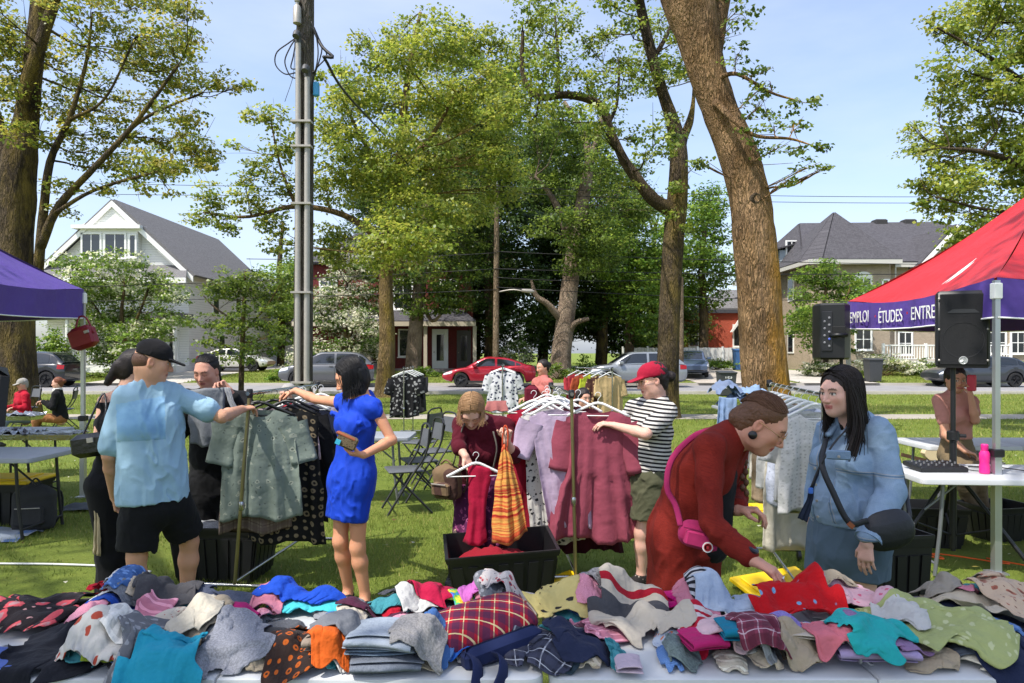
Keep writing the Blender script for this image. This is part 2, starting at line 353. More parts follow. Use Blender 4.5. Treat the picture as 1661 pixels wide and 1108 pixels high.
def make_tree(name,label,d,limbs,clumps,pal,barkm,size=.1,cover=1.5,poly=None,step=60,rpx=42,depth=1.2,seed=1,twigs=True,cat='tree',ntrunk=14,bark=.05,group=None,drop=0.0,side=None):
 """limbs: rows of (px, py, width in px, depth offset); clumps: (px, py, radius px, depth offset). The first limb is the trunk and stands on the ground"""
 r=np.random.default_rng(seed);L3=[]
 for lb in limbs:
  L3.append(np.array([list(P(q[0],q[1],d+(q[3]if len(q)>3 else 0)))+[q[2]/2/K*d]for q in lb]))
 base=L3[0][0].copy();base[2]=(gz(d)if d>35.6 else 0.0)
 L3[0][0][2]=base[2]-.05
 L3[0]=np.vstack([L3[0][:1]+np.array([0,0,0,L3[0][0][3]*.16]),L3[0][:1]+np.array([0,0,.35,0]),L3[0][1:]])if L3[0][1][2]>base[2]+.5 else L3[0]
 root=thing(name,label,cat,base[:3],group)
 cl=[(P(c[0],c[1],d+(c[3]if len(c)>3 else 0)),c[2]/K*d)for c in clumps]
 if poly is not None:
  for(px,py)in infill(poly,step,step*.22,r):
   if r.uniform()<drop:continue
   rr=rpx*r.uniform(.7,1.25);dd=r.normal(0,depth);cl.append((P(px,py,d+dd),rr/K*d))
 cl=[(c,q)for c,q in cl if c[2]-q>base[2]+.05]
 tm=MB();V,F=limb_tube(L3[0],ntrunk,bark,seed);tm.add(V,F);tm.build('trunk',MAT[barkm],root,smooth=True,fix=False)
 for k,l3 in enumerate(L3[1:]):
  bm_=MB();V,F=limb_tube(l3,max(6,ntrunk-5),bark,seed+k);bm_.add(V,F);bm_.build('limb',MAT[barkm],root,smooth=True,fix=False)
 if twigs and cl:
  samp=np.vstack([spline(l,max(8,len(l)*6))for l in L3]);tw=MB()
  for c,q in cl:
   dv=samp[:,:3]-c;dist=np.linalg.norm(dv,axis=1)+np.maximum(0,samp[:,2]-c[2]+.2)*2.5
   b=samp[np.argmin(dist)];a=b[:3];ln=np.linalg.norm(c-a)
   if ln<.15:continue
   r0=min(b[3]*.5,.012+ln*.011);mid=(a+c)/2+np.array([0,0,-.05*ln])+r.normal(0,.05*ln,3)
   pth=spline([a,a+(mid-a)*.5+r.normal(0,.03*ln,3),mid,c],7);tw.tube(pth,np.linspace(r0,.008,7),5,False)
   for _ in range(5):
    e=c+r.normal(0,.55,3)*q;st=pth[r.integers(3,6)];tw.tube(spline([st,(st+e)/2+r.normal(0,.06*q,3),e],4),np.linspace(max(.007,r0*.4),.004,4),3,False)
  o=tw.build('branches',MAT[barkm],root,smooth=True,fix=False);o['kind']='stuff'
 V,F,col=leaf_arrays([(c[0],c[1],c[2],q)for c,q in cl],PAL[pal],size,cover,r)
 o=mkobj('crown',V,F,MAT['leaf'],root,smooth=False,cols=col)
 return root
 # the big leaning trunk with lichen on its right side
make_tree('maple_tree','massive leaning tree trunk with golden lichen behind the rack of white clothes',14.0,[[(1246,705,78),(1243,640,75),(1236,560,70),(1231,470,67),(1223,390,66),(1217,325,63),(1197,250,60),(1166,175,55),(1145,110,60),(1130,50,68),(1116,0,80),(1090,-110,72),(1060,-260,60),(1020,-460,40)],[(1150,90,40),(1165,0,38,.2),(1190,-120,34,.5),(1230,-260,26,.8)],[(1160,165,12,-.3),(1190,195,8,-.6),(1225,220,6,-.8),(1280,225,4,-.9),(1315,235,2,-1)],[(1158,130,9,-.2),(1195,120,6,-.5),(1250,150,4,-.6),(1300,165,2,-.6)]],[(1190,40,24,-.5),(1195,90,26,-.5),(1220,112,22,-.6),(1248,135,22,-.6),(1236,170,26,-.7),(1282,160,20,-.6),(1288,200,22,-.8),(1318,165,9,-.6),(1256,205,26,-.8),(1294,238,18,-.9),(1262,240,22,-.9),(1308,272,15,-1),(1280,292,12,-1),(1338,272,7,-1),(1226,215,22,-.8),(1135,262,12,-.4),(1175,60,20,.5),(1205,10,22,-.4),(1180,-20,34,0),(1225,150,20,-.5),(1330,240,8,-.9),(1000,-300,90,0),(1120,-320,90,.5),(1240,-330,90,1),(1060,-420,90,0),(1180,-440,90,1),(960,-420,80,-1),(1300,-420,80,1)],'mid','bark_gold',.085,.95,seed=11,ntrunk=40,bark=.07)
kn=MB();kn.lathe([(.02,.0),(.05,.03),(.085,.05),(.11,.03),(.13,-.03)],P(1226,322,13.64),14,(.1,-1,0));kn.build('knot',MAT['bark_dark'],bpy.data.objects['maple_tree'],smooth=True)
# the dark forked tree in the middle
make_tree('maple_tree','dark forked maple standing behind the person with crimson cap',18.0,[[(1082,682,42),(1083,600,36),(1086,500,34),(1092,400,33),(1098,330,33),(1101,262,29),(1097,222,26),(1088,188,21),(1075,150,18),(1055,80,17),(1037,0,15),(1020,-100,11),(1010,-200,7)],[(1096,345,24),(1058,322,21,-.2),(1030,286,18,-.3),(1010,256,15,-.4),(992,215,12,-.4),(972,170,14,-.5),(922,154,12,-.6),(872,157,10,-.7),(848,120,8,-.7),(848,50,5,-.7)],[(1100,262,20),(1108,225,15,.2),(1118,200,13,.3),(1124,170,7,.4),(1126,130,4,.4)],[(985,205,7,-.4),(1000,170,5,0),(1005,110,4,.2)],[(905,155,7,-.6),(905,90,5,-.3),(900,20,3,0)],[(1060,95,9),(1085,50,6,.3),(1100,0,4,.5)]],[(1128,270,14,-.3),(1100,300,18,-.6),(1090,345,16,-.7),(1110,370,18,-.7),(1030,220,22,0),(1015,300,14,-.5),(985,260,18,-.3)],'maple','bark_dark',.085,1.5,poly=[(838,-30),(828,120),(842,205),(900,200),(960,215),(1010,190),(1060,235),(1095,240),(1085,150),(1120,100),(1105,-40)],step=46,rpx=34,depth=1.3,seed=12,ntrunk=22,drop=.12)
# the big yellow green maple left of the middle
make_tree('maple_tree','broad yellow-green maple between pole and wooden utility post, slim tan trunk',26.0,[[(624,645,32),(628,560,26),(626,480,23),(627,400,20),(633,340,16),(650,250,14),(655,180,12),(668,90,8),(682,20,5)],[(627,395,13),(560,350,10,-.5),(480,335,8,-1),(400,352,5,-1.3),(330,345,3,-1.4)],[(645,275,9),(700,220,7,-.8),(740,150,4,-1)],[(640,300,9),(590,230,7,-.8),(560,170,4,-1)],[(652,215,8),(720,260,6,.8),(790,240,4,1)],[(480,335,6,-1),(455,270,4,-1.2),(440,200,2,-1.2)]],[(440,185,26,-1.2),(404,188,15,-1.2),(456,235,30,-1.2),(418,268,26,-1.2),(462,300,30,-1),(402,318,30,-1.3),(342,312,24,-1.4),(440,352,30,-1),(362,358,28,-1.4),(318,352,20,-1.4),(452,395,24,-1),(395,290,18,-1.3),(375,235,12,-1.3),(345,340,18,-1.4),(520,120,14,0),(585,70,20,-.5),(555,110,20,-.5)],'yellow','bark_tan',.12,2.3,poly=[(520,215),(512,330),(520,400),(560,440),(620,415),(690,400),(740,385),(790,330),(835,290),(835,180),(835,90),(800,30),(750,5),(690,15),(640,40),(605,75),(590,110),(555,130),(535,170)],step=50,rpx=42,depth=1.7,seed=13)
# left foreground tree
make_tree('maple_tree','thick dark-barked tree at left with olive leaves, behind the purple tent',17.0,[[(30,690,68),(28,620,58),(26,520,54),(22,420,54),(24,330,56),(32,260,48),(45,180,34),(54,100,28),(62,20,24),(70,-80,18),(80,-200,12)],[(20,300,44),(0,230,34,.2),(-30,140,28,.4),(-60,0,22,.5),(-70,-120,14,.5)],[(34,245,26),(42,150,22,-.3),(66,70,18,-.5),(92,-10,15,-.6),(120,-120,9,-.7)],[(62,440,15,-.2),(70,350,13,-.4),(82,260,11,-.5),(112,195,8,-.6),(140,100,5,-.7),(150,20,3,-.7)],[(66,400,15,-.3),(95,335,12,-.7),(150,275,9,-1),(215,205,7,-1.2),(290,105,4,-1.4)],[(150,275,6,-1),(230,195,5,-1),(330,150,3,-1)],[(90,345,7,-.7),(150,310,5,-1),(230,285,4,-1.2),(300,270,2,-1.4)],[(112,195,6,-.6),(170,160,4,-.8),(220,60,3,-1)]],[(392,140,15,-1.2),(360,128,26,-1.2),(340,265,22,-1.2),(318,240,30,-1.2),(20,120,44,0),(-20,40,60,0),(110,300,24,-.6),(170,300,22,-.9),(235,300,18,-1.1),(275,310,14,-1.2),(95,340,22,-.4),(255,270,24,-1.1),(325,20,12,-.6),(310,55,20,-.6),(400,135,8,-1.2)],'olive','bark_dark',.085,1.5,poly=[(-30,-40),(-30,130),(40,250),(80,290),(160,270),(240,270),(330,270),(340,200),(350,150),(330,90),(330,40),(300,-30)],step=50,rpx=36,depth=1.3,seed=14,ntrunk=30,bark=.08,drop=.12)
# right crown with its trunk outside the picture
make_tree('maple_tree','leafy crown reaching in at the right edge above the red tent',15.0,[[(1790,690,70),(1785,560,60),(1780,420,54),(1770,280,46),(1760,120,36),(1750,-20,24),(1745,-160,12)],[(1772,330,20),(1700,290,14,-.4),(1610,250,9,-.8),(1530,240,4,-1)],[(1765,220,18),(1680,150,11,-.5),(1600,90,6,-.8),(1520,45,3,-1)],[(1775,380,16),(1690,350,9,-.5),(1600,340,5,-.8),(1520,320,3,-1)],[(1755,60,12),(1690,20,8),(1620,-20,4)]],[(1478,205,12,-.8),(1480,245,16,-.8),(1492,290,18,-.8),(1490,328,14,-.8),(1512,48,12,-.8),(1530,150,16,-.8),(1560,385,26,-.8),(1590,395,24,-.9)],'yellow','bark_dark',.085,1.8,poly=[(1760,-30),(1640,-30),(1560,20),(1525,60),(1540,110),(1550,150),(1530,195),(1495,210),(1490,300),(1510,345),(1560,370),(1620,370),(1670,350),(1760,350)],step=46,rpx=38,depth=1.0,seed=15)
# young tree left of the pole
make_tree('young_tree','young street tree with slender trunk left of the utility pole',24.0,[[(391,655,9),(393,560,8),(396,490,6),(398,440,4)],[(394,540,4),(430,500,3,-.3),(450,470,2,-.4)],[(394,530,4),(350,500,3,.3),(330,480,2,.4)]],[],'mid','bark_dark',.095,1.5,poly=[(395,420),(345,440),(315,485),(325,540),(310,570),(350,585),(410,575),(455,580),(470,520),(475,460),(440,430)],step=36,rpx=27,depth=.9,seed=16)
# pale barked trees beyond the road
make_tree('maple_tree','pale grey barked tree in front of the red porch',41.0,[[(670,614,27),(672,560,24),(680,470,21),(688,400,18),(692,330,14),(694,270,10)],[(690,345,8),(715,280,6,.5),(730,220,4,1)],[(682,480,8),(700,520,6,-.3),(720,505,4,-.5)]],[(715,500,16,-.5),(740,490,16,-.3),(705,470,18,-.4)],'mid','bark_pale',.17,1.5,poly=[(690,200),(650,280),(610,380),(596,450),(630,508),(700,512),(752,500),(790,420),(770,260)],step=38,rpx=34,depth=1.4,seed=17)
make_tree('maple_tree','tall pale pinkish trunk leaning right beyond the road, right of wooden utility post',39.5,[[(908,614,37),(912,560,32),(923,470,28),(934,390,25),(948,310,20),(956,262,15),(946,215,10),(915,165,6)],[(926,395,16),(908,345,12,-.5),(890,312,8,-.8),(868,285,5,-1)],[(912,520,14),(888,493,10,-.6),(870,480,8,-.8),(862,455,4,-1)],[(922,540,12),(934,524,9,-.5),(955,517,6,-.8)],[(954,270,10),(968,225,8,.4),(980,170,5,.6)]],[],'mid','bark_pale',.16,2.0,poly=[(850,215),(840,300),(870,360),(900,420),(980,440),(1040,420),(1060,330),(1020,250),(1000,190),(960,170),(900,180)],step=42,rpx=32,depth=1.8,seed=18,drop=.1)
# dark backdrop trees between the red house and the grey house
for i,(px,w_,poly,pal,d_,lb)in enumerate(((795,22,[(765,175),(730,250),(712,350),(725,430),(755,470),(770,560),(845,580),(868,480),(862,380),(842,280),(815,200)],'dark',47,'tall dark green tree behind the wooden utility post'),(975,20,[(880,300),(862,400),(860,520),(880,580),(960,590),(1010,575),(1020,470),(1000,380),(960,320)],'dark',52,'dark spreading tree behind the pale leaning trunk'),(1020,16,[(1000,300),(985,380),(1000,470),(1030,545),(1075,560),(1095,480),(1090,400),(1060,330)],'fresh',46,'fresh green tree left of the dark forked trunk beyond the road'),(1140,16,[(1150,310),(1110,350),(1095,430),(1100,530),(1130,520),(1160,470),(1190,465),(1188,400),(1205,345),(1190,315)],'fresh',50,'green tree above the red brick house right of the forked trunk'),(650,14,[(600,250),(560,330),(540,420),(560,500),(600,520),(660,500),(700,470),(705,380),(670,280)],'dark',58,'dark tree rising behind the red house roof'),(880,18,[(850,200),(835,300),(850,420),(870,520),(950,560),(1010,500),(1040,400),(1020,300),(960,220)],'dark',56,'tall dark tree filling the gap behind the pale leaning trunk'),(740,16,[(700,330),(690,420),(720,500),(780,590),(840,590),(850,470),(800,360)],'dark',54,'dark tree beside the red house porch end'),(1060,14,[(1010,400),(1000,500),(1015,565),(1090,570),(1120,540),(1110,430)],'mid',56,'mid green tree behind the white fence'),(770,18,[(760,110),(715,190),(700,300),(720,420),(800,470),(850,400),(850,250),(815,150)],'dark',52,'tallest dark tree rising behind the yellow-green maple'),(455,12,[(440,430),(425,480),(430,560),(480,590),(520,560),(540,480),(500,430)],'fresh',60,'distant green tree just right of the steel conduit pole'))):
 make_tree('broadleaf_tree',lb,d_,[[(px,HY+(EYE-gz(d_))*K/d_,w_),(px+2,520,w_*.9),(px-2,440,w_*.7),(px+4,360,w_*.4)]],[],pal,'bark_dark',.2,2.5,poly=poly,step=38,rpx=36,depth=2.0,seed=30+i)
for i,(px,d_,poly,pal,lb)in enumerate(((200,39,[(105,415),(95,470),(110,540),(150,585),(210,595),(250,570),(290,520),(300,485),(260,440),(210,415),(150,405)],'green','leafy crab-apple tree with a few white blossoms before the white house'),(560,40,[(545,400),(515,450),(505,540),(520,595),(570,600),(605,580),(618,500),(610,420)],'bloom','blossoming lilac tree at the left end of the red house porch'),(1338,41,[(1280,470),(1295,440),(1340,428),(1395,440),(1412,480),(1392,505),(1380,560),(1345,580),(1310,570),(1290,530)],'fresh','rounded bright green tree in front of the grey stone house'))):
 make_tree('blossom_tree' if pal=='bloom' else 'young_tree',lb,d_,[[(px,HY+(EYE-gz(d_))*K/d_,9),(px+3,560,8),(px-3,510,6),(px+3,460,4)],[(px,570,6),(px-25,530,4,.4),(px-50,490,3,.6)],[(px,560,6),(px+25,510,4,-.4),(px+40,470,3,-.6)]],[],pal,'bark_dark',.15,2.3,poly=poly,step=28,rpx=25,depth=1.2,seed=50+i)
def bush(name,label,px,py,w_,h_,d,pal,size=.12,cover=1.7,seed=1,zb=None,cat='shrub',group=None):
 r=np.random.default_rng(seed);zb=(gz(d)if d>35.6 else 0)if zb is None else zb;base=P(px,py,d);base[2]=zb;W,H=w_/K*d,h_/K*d
 root=thing(name,label,cat,base,group);cl=[]
 for _ in range(max(6,int(W/H*9))):
  rr=H*r.uniform(.2,.32);t=r.uniform(-1,1);c=base+np.array([t*(W/2-rr*.6),r.normal(0,W*.13),rr*.75+r.uniform(0,max(.01,H*(1-.35*t*t)-1.75*rr))]);cl.append((c[0],c[1],c[2],rr))
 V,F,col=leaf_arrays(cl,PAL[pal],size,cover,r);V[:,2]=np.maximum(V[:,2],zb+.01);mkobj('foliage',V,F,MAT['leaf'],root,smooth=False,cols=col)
 st=MB()
 for c in cl[:7]:st.tube(spline([base+r.normal(0,.06,3)*np.array([1,1,0]),(base+np.array(c[:3]))/2+r.normal(0,.05,3),np.array(c[:3])],5),np.linspace(.03,.01,5),5)
 st.build('stems',MAT['bark_dark'],root,smooth=True,fix=False);return root
for a in(('flowering_shrub','mounded shrub covered in white blossom before the stone house',1432,612,108,46,40.5,'white',.12,1.9,61),('shrub','low leafy shrub under the left loudspeaker across the road',1330,612,66,34,40,'bloom',.12,1.7,62),('shrub','small rounded green shrub by the white balcony railing',1503,606,60,34,41,'mid',.12,1.7,63),('hedge','low clipped hedge in front of the white house',178,614,84,17,39,'mid',.1,2.0,64),('shrub','green bush behind the dark car below the purple tent',82,604,66,92,42,'fresh',.15,1.7,65),('shrub','green shrubs at the foot of the pale leaning trunk',905,612,66,30,38.2,'mid',.12,1.8,66),('shrub','small green shrub below the front door of the red house',690,612,46,20,40,'fresh',.1,1.8,67),('shrub','pale flowering shrub behind the red car',840,606,60,72,44,'bloom',.14,1.5,68),('shrub','low bright weeds along the white board fence',1160,606,100,22,47,'fresh',.12,1.4,69),('shrub','small green plants beside the grey car and the steel pole',447,618,30,22,36.6,'fresh',.1,1.6,70),('shrub','low green shrub at right edge behind the dark hatchback',1640,608,60,32,41,'mid',.12,1.6,71),('shrub','leafy bush left of the porch behind the grey car',500,610,60,80,43,'bloom',.14,1.5,72),('shrub','green bush in front of the pale trunk beside silver car',950,612,40,44,40.5,'fresh',.12,1.6,73)):
 bush(a[0],a[1],*a[2:9],seed=a[10],cover=a[9])
 # unseen tree added behind the camera to dapple the table and the lawn
def shade_tree(name,label,base,trunk,cl,seed):
 r=np.random.default_rng(seed);root=thing(name,label,'tree',base);m=MB();V,F=limb_tube(trunk,16,.06,seed);m.add(V,F);m.build('trunk',MAT['bark_grey'],root,smooth=True,fix=False)
 tw=MB()
 for c in cl:tw.tube(spline([np.array(trunk[-1][:3]),(np.array(trunk[-1][:3])+np.array(c[:3]))/2+np.array([0,0,.2]),np.array(c[:3])],5),np.linspace(.08,.02,5),5,False)
 tw.build('branches',MAT['bark_grey'],root,smooth=True,fix=False)['kind']='stuff'
 V,F,col=leaf_arrays(cl,PAL['maple'],.11,1.15,r);mkobj('crown',V,F,MAT['leaf'],root,smooth=False,cols=col)
 # ================================================================== houses, poles, fence
WHT=mat('white_paint',(236,235,230),.6,var=.04);TRIM=mat('grey_trim',(196,192,184),.6,var=.05);GLASS=glass_mat()
s=NT('white_siding');sx=s.n('ShaderNodeSeparateXYZ');s.l(s.co('Object'),sx.inputs[0]);fr=s.math('FRACT',s.math('MULTIPLY',sx.outputs[2],6.5))
s.set(s.mix(s.ramp(fr,[(0,0),(.12,1)]),lin((176,176,174)),lin((236,235,230))),.6);s.bump(fr,.02);MAT['siding']=s.m
def m_brick(name,a,b,mortar,scale=5.0):
 s=NT(name);br=s.n('ShaderNodeTexBrick');tc=s.n('ShaderNodeTexCoord');sx=s.n('ShaderNodeSeparateXYZ');cb=s.n('ShaderNodeCombineXYZ')
 s.l(tc.outputs['Object'],sx.inputs[0]);s.l(s.math('ADD',sx.outputs[0],sx.outputs[1]),cb.inputs[0]);s.l(sx.outputs[2],cb.inputs[1]);s.l(cb.outputs[0],br.inputs['Vector'])
 br.inputs['Color1'].default_value=(*lin(a),1);br.inputs['Color2'].default_value=(*lin(b),1);br.inputs['Mortar'].default_value=(*lin(mortar),1);br.inputs['Scale'].default_value=scale
 br.inputs['Mortar Size'].default_value=.02;n=s.noise(tc.outputs['Object'],2,4)
 s.set(s.mix(.25,br.outputs[0],s.ramp(n,[(.3,lin(a)),(.7,lin(b))])),.85);s.bump(br.outputs['Fac'],-.01);return s.m
MAT['brick_red']=m_brick('brick_red',(118,36,32),(98,30,28),(110,70,64));MAT['brick_orange']=m_brick('brick_orange',(196,84,56),(178,72,48),(170,120,100));MAT['stone']=m_brick('stone',(176,158,136),(154,138,120),(184,172,154),3.2)
def m_shingle(name,a,b):
 s=NT(name);co=s.co('Object',(1,1,1));br=s.n('ShaderNodeTexBrick');tc=s.n('ShaderNodeTexCoord');sx=s.n('ShaderNodeSeparateXYZ');cb=s.n('ShaderNodeCombineXYZ')
 s.l(tc.outputs['Object'],sx.inputs[0]);s.l(s.math('ADD',sx.outputs[0],s.math('MULTIPLY',sx.outputs[1],.7)),cb.inputs[0]);s.l(sx.outputs[2],cb.inputs[1]);s.l(cb.outputs[0],br.inputs['Vector'])
 br.inputs['Color1'].default_value=(*lin(a),1);br.inputs['Color2'].default_value=(*lin(b),1);br.inputs['Mortar'].default_value=(*lin([v*.7 for v in a]),1);br.inputs['Scale'].default_value=4.0;br.inputs['Mortar Size'].default_value=.015
 s.set(s.mix(.4,br.outputs[0],s.ramp(s.noise(co,9,4),[(.3,lin(a)),(.7,lin(b))])),.9,0,.2);s.bump(br.outputs['Fac'],-.02);return s.m
MAT['shingle']=m_shingle('shingle',(74,72,76),(98,96,100));MAT['shingle_lite']=m_shingle('shingle_lite',(112,110,110),(134,132,132))
def window(root,x,y,z,w_,h_,cols=2,rows=1,fw=.09,fm=None,sill=True,arch=False):
 """a window in a wall that faces the camera (-Y); x, z the centre, y the wall face"""
 fm=fm or WHT;f=MB();a,b=x-w_/2,x+w_/2;lo,hi=z-h_/2,z+h_/2
 f.box2((a-fw,y-.07,lo-fw),(a,y+.02,hi+fw)).box2((b,y-.07,lo-fw),(b+fw,y+.02,hi+fw)).box2((a,y-.07,hi),(b,y+.02,hi+fw)).box2((a,y-.07,lo-fw),(b,y+.02,lo))
 wn=f.build('window',fm,root)
 if arch:MB().prism([(a-fw,hi+fw+.002)]+[(x+(w_/2+fw)*math.cos(t),hi+fw+.002+.35*math.sin(t))for t in np.linspace(math.pi,0,9)][1:-1]+[(b+fw,hi+fw+.002)],y-.08,y+.02,'y').build('window_arch',fm,wn)
 for i in range(cols):
  for j in range(rows):
   g=.025;MB().box2((a+w_*i/cols+g,y-.03,lo+h_*j/rows+g),(a+w_*(i+1)/cols-g,y-.015,lo+h_*(j+1)/rows-g)).build('pane',GLASS,wn)
 mu=MB()
 for i in range(cols+1):mu.box2((max(a,a+w_*i/cols-.025),y-.06,lo),(min(b,a+w_*i/cols+.025),y-.012,hi))
 for j in range(1,rows):mu.box2((a,y-.055,lo+h_*j/rows-.025),(b,y-.013,lo+h_*j/rows+.025))
 mu.build('glazing_bars',fm,wn)['kind']='stuff'
 if sill:MB().box2((a-fw-.05,y-.14,lo-fw-.06),(b+fw+.05,y+.01,lo-fw-.002)).build('sill',fm,wn)
 return wn
def wpx(root,x0,y0,x1,y1,yw,**k):
 a=P(x0,y0,yw);b=P(x1,y1,yw);return window(root,(a[0]+b[0])/2,yw,(a[2]+b[2])/2,b[0]-a[0],a[2]-b[2],**k)
def door(root,x0,y0,x1,y1,yw,m,glass=True):
 a=P(x0,y0,yw);b=P(x1,y1,yw);d_=MB().box2((a[0],yw-.06,b[2]),(b[0],yw+.02,a[2])).build('door',m,root)
 w_=b[0]-a[0];h_=a[2]-b[2]
 if glass:MB().box2((a[0]+w_*.28,yw-.075,b[2]+h_*.2),(b[0]-w_*.28,yw-.063,a[2]-h_*.14)).build('door_pane',GLASS,d_)
 MB().lathe([(.01,0),(.035,.02),(.035,.06),(.015,.08)],(a[0]+w_*.13,yw-.06,b[2]+h_*.42),8,(0,-1,0)).build('door_handle',mat('brass',(150,140,120),.3,1),d_);return d_
def railing(root,x0,x1,y,z0,h_,step=.16,m=None):
 m=m or WHT;r=MB().box2((x0,y-.05,z0+h_-.08),(x1,y+.05,z0+h_)).box2((x0,y-.04,z0+.08),(x1,y+.04,z0+.14));o=r.build('railing',m,root)
 b=MB()
 for x in np.arange(x0+step/2,x1,step):b.box2((x-.025,y-.025,z0+.14),(x+.025,y+.025,z0+h_-.08))
 b.build('balusters',m,o)['kind']='stuff'
 for x in np.linspace(x0,x1,max(2,int((x1-x0)/2.2)+1)):MB().box2((x-.07,y-.07,z0),(x+.07,y+.07,z0+h_+.08)).build('railing_post',m,o)
def roof_slab(root,pts,t,m,name='roof'):
 a,b,c=[np.array(p,float)for p in pts[:3]];n=nrm(np.cross(b-a,c-a));n=n if n[2]>0 else-n
 return MB().slab(pts,t,n).build(name,m,root)
 # ---- white clapboard house at left
Y=45.0;xc,zp,ze,xl,xr,Yb=-25.1,11.2,6.9,-29.5,-20.5,60.0
h=thing('white_house','white clapboard house with steep front gable and grey roof','house',(xc,Y,.5));SID=MAT['siding']
MB().prism([(xl,.3),(xr,.3),(xr,ze),(xc,zp-.25),(xl,ze)],Y,Yb,'y').build('wall',SID,h)
for sx_ in(-1,1):
 e=xc+sx_*5.1;z_e=zp-5.1*(zp-ze)/4.6
 rf=roof_slab(h,[(xc,Y-.45,zp),(e,Y-.45,z_e),(e,Yb+.4,z_e),(xc,Yb+.4,zp)],.14,MAT['shingle_lite'])
 rk=MB();n_=nrm([-(zp-z_e)*-sx_,0,5.1]);rk.slab([(xc,Y-.47,zp-.02),(e,Y-.47,z_e-.02),(e,Y-.47,z_e-.36),(xc,Y-.47,zp-.40)],.1,(0,-1,0));rk.build('rake_board',WHT,rf)
gab=MB();a=P(128,366,Y-.5);b=P(226,366,Y-.5);c_=P(184,335,Y-.5);gab.prism([(a[0],a[2]),(b[0],a[2]),(c_[0],c_[2])],Y-.42,Y+.1,'y');gab.build('gable_panel',SID,h)
MB().box2((a[0]-.3,Y-.85,a[2]-.22),(b[0]+.2,Y+.05,a[2]-.002)).build('cornice',WHT,h)
w0=P(130,418,Y);MB().box2((a[0]+.1,Y-.5,w0[2]-.3),(b[0]-.1,Y+.05,a[2]-.224)).build('bay',SID,h)
wpx(h,134,380,163,417,Y-.5);wpx(h,171,380,203,417,Y-.5);wpx(h,211,382,220,416,Y-.5,cols=1)
sk=P(80,437,Y);MB().slab([(xl-.5,Y-1.3,sk[2]-.75),(xr+.4,Y-1.3,sk[2]-.75),(xr-.1,Y,sk[2]+.15),(xl,Y,sk[2]+.15)],.12,(0,0,1)).build('skirt_roof',MAT['shingle_lite'],h)
MB().box2((xl-.5,Y-1.34,sk[2]-.98),(xr+.4,Y-1.22,sk[2]-.66)).build('fascia',WHT,h)
for x0,x1 in((145,160),(165,183),(187,200),(225,245),(253,268)):wpx(h,x0,452,x1,478,Y,cols=1)
wpx(h,110,455,135,480,Y);
pz=P(0,513,Y-2)[2]
MB().box2((xl-.4,Y-2.3,pz-.12),(xr+.3,Y-.0,pz+.22)).build('porch_roof',MAT['shingle_lite'],h);MB().box2((xl-.3,Y-2.2,.3),(xr+.2,Y,.86)).build('porch_floor',WHT,h)
for px in(110,175,240,284):x=P(px,0,Y-2)[0];MB().cyl((x,Y-2.05,.86),(x,Y-2.05,pz-.12),.11,.1,12).build('porch_column',WHT,h)
railing(h,xl-.1,P(268,0,Y-2)[0],Y-2.05,.86,.95);door(h,270,528,290,590,Y,WHT)
for i in range(3):MB().box2((P(268,0,Y)[0],Y-2.6-.3*i,.3),(xr+.1,Y-2.3-.3*i,.8-.16*i)).build('step',MAT['concrete'],h)
wpx(h,120,535,150,575,Y);wpx(h,200,535,230,575,Y)
for yy,z in((49,5),(53,5),(50,2.2),(55,2.2)):
 sw=MB().box2((xr-.01,yy-.55,z-.8),(xr+.06,yy+.55,z+.8)).build('window',WHT,h);MB().box2((xr+.062,yy-.42,z-.67),(xr+.07,yy+.42,z+.67)).build('pane',GLASS,sw)
MB().prism([(-21.5,.4),(-15.2,.4),(-15.2,5.6),(-18.3,7.9),(-21.5,7.9)],60.3,68,'y').build('rear_wing',SID,h);roof_slab(h,[(-21.5,59.8,8.0),(-18.3,59.8,8.0),(-14.9,59.8,5.45),(-14.9,68,5.45),(-18.3,68,8.0)][1:],.14,MAT['shingle_lite'])
# ---- red house with porch
Y=46.5;h=thing('red_house','dark red house with a columned porch behind the street trees','house',(-7.5,Y,.5));BR=MAT['brick_red']
x0,x1=-13.4,-2.6;MB().box2((x0,Y,.3),(x1,Y+9,7.4)).build('wall',BR,h);roof_slab(h,[(x0-.4,Y-.4,7.4),(x1+.4,Y-.4,7.4),(x1-2.5,Y+4.5,10.2),(x0+2.5,Y+4.5,10.2)],.15,MAT['shingle'])
roof_slab(h,[(x1+.4,Y-.4,7.4),(x1+.4,Y+9.4,7.4),(x1-2.5,Y+4.5,10.2)],.15,MAT['shingle']);roof_slab(h,[(x0-.4,Y-.4,7.4),(x0-.4,Y+9.4,7.4),(x0+2.5,Y+4.5,10.2)],.15,MAT['shingle'])
pt=P(0,526,Y-2.2)[2];MB().slab([(x0-.3,Y-2.4,pt+.12),(x1+.35,Y-2.4,pt+.12),(x1-.6,Y,pt+.95),(x0-.3,Y,pt+.95)],.1,(0,0,1)).build('porch_roof',MAT['shingle'],h)
MB().box2((x0-.3,Y-2.42,pt-.12),(x1+.35,Y-2.3,pt+.16)).build('fascia',mat('porch_cream',(190,178,158),.6),h);MB().box2((x0-.2,Y-2.3,.3),(x1+.2,Y,.62)).build('porch_floor',mat('porch_grey',(96,92,92),.7),h)
for px in(582,614,690,770):x=P(px,0,Y-2.15)[0];MB().box2((x-.11,Y-2.2,.62),(x+.11,Y-1.98,pt-.12)).build('porch_post',MAT['porch_cream'],h)
door(h,701,534,727,598,Y,WHT);door(h,741,536,764,598,Y,mat('door_dark',(84,78,76),.6));wpx(h,648,536,672,577,Y,cols=1);wpx(h,590,538,612,577,Y,cols=1)
MB().box2((P(700,0,Y-2)[0],Y-3.1,.3),(P(730,0,Y-2)[0],Y-2.32,.5)).build('step',MAT['concrete'],h)
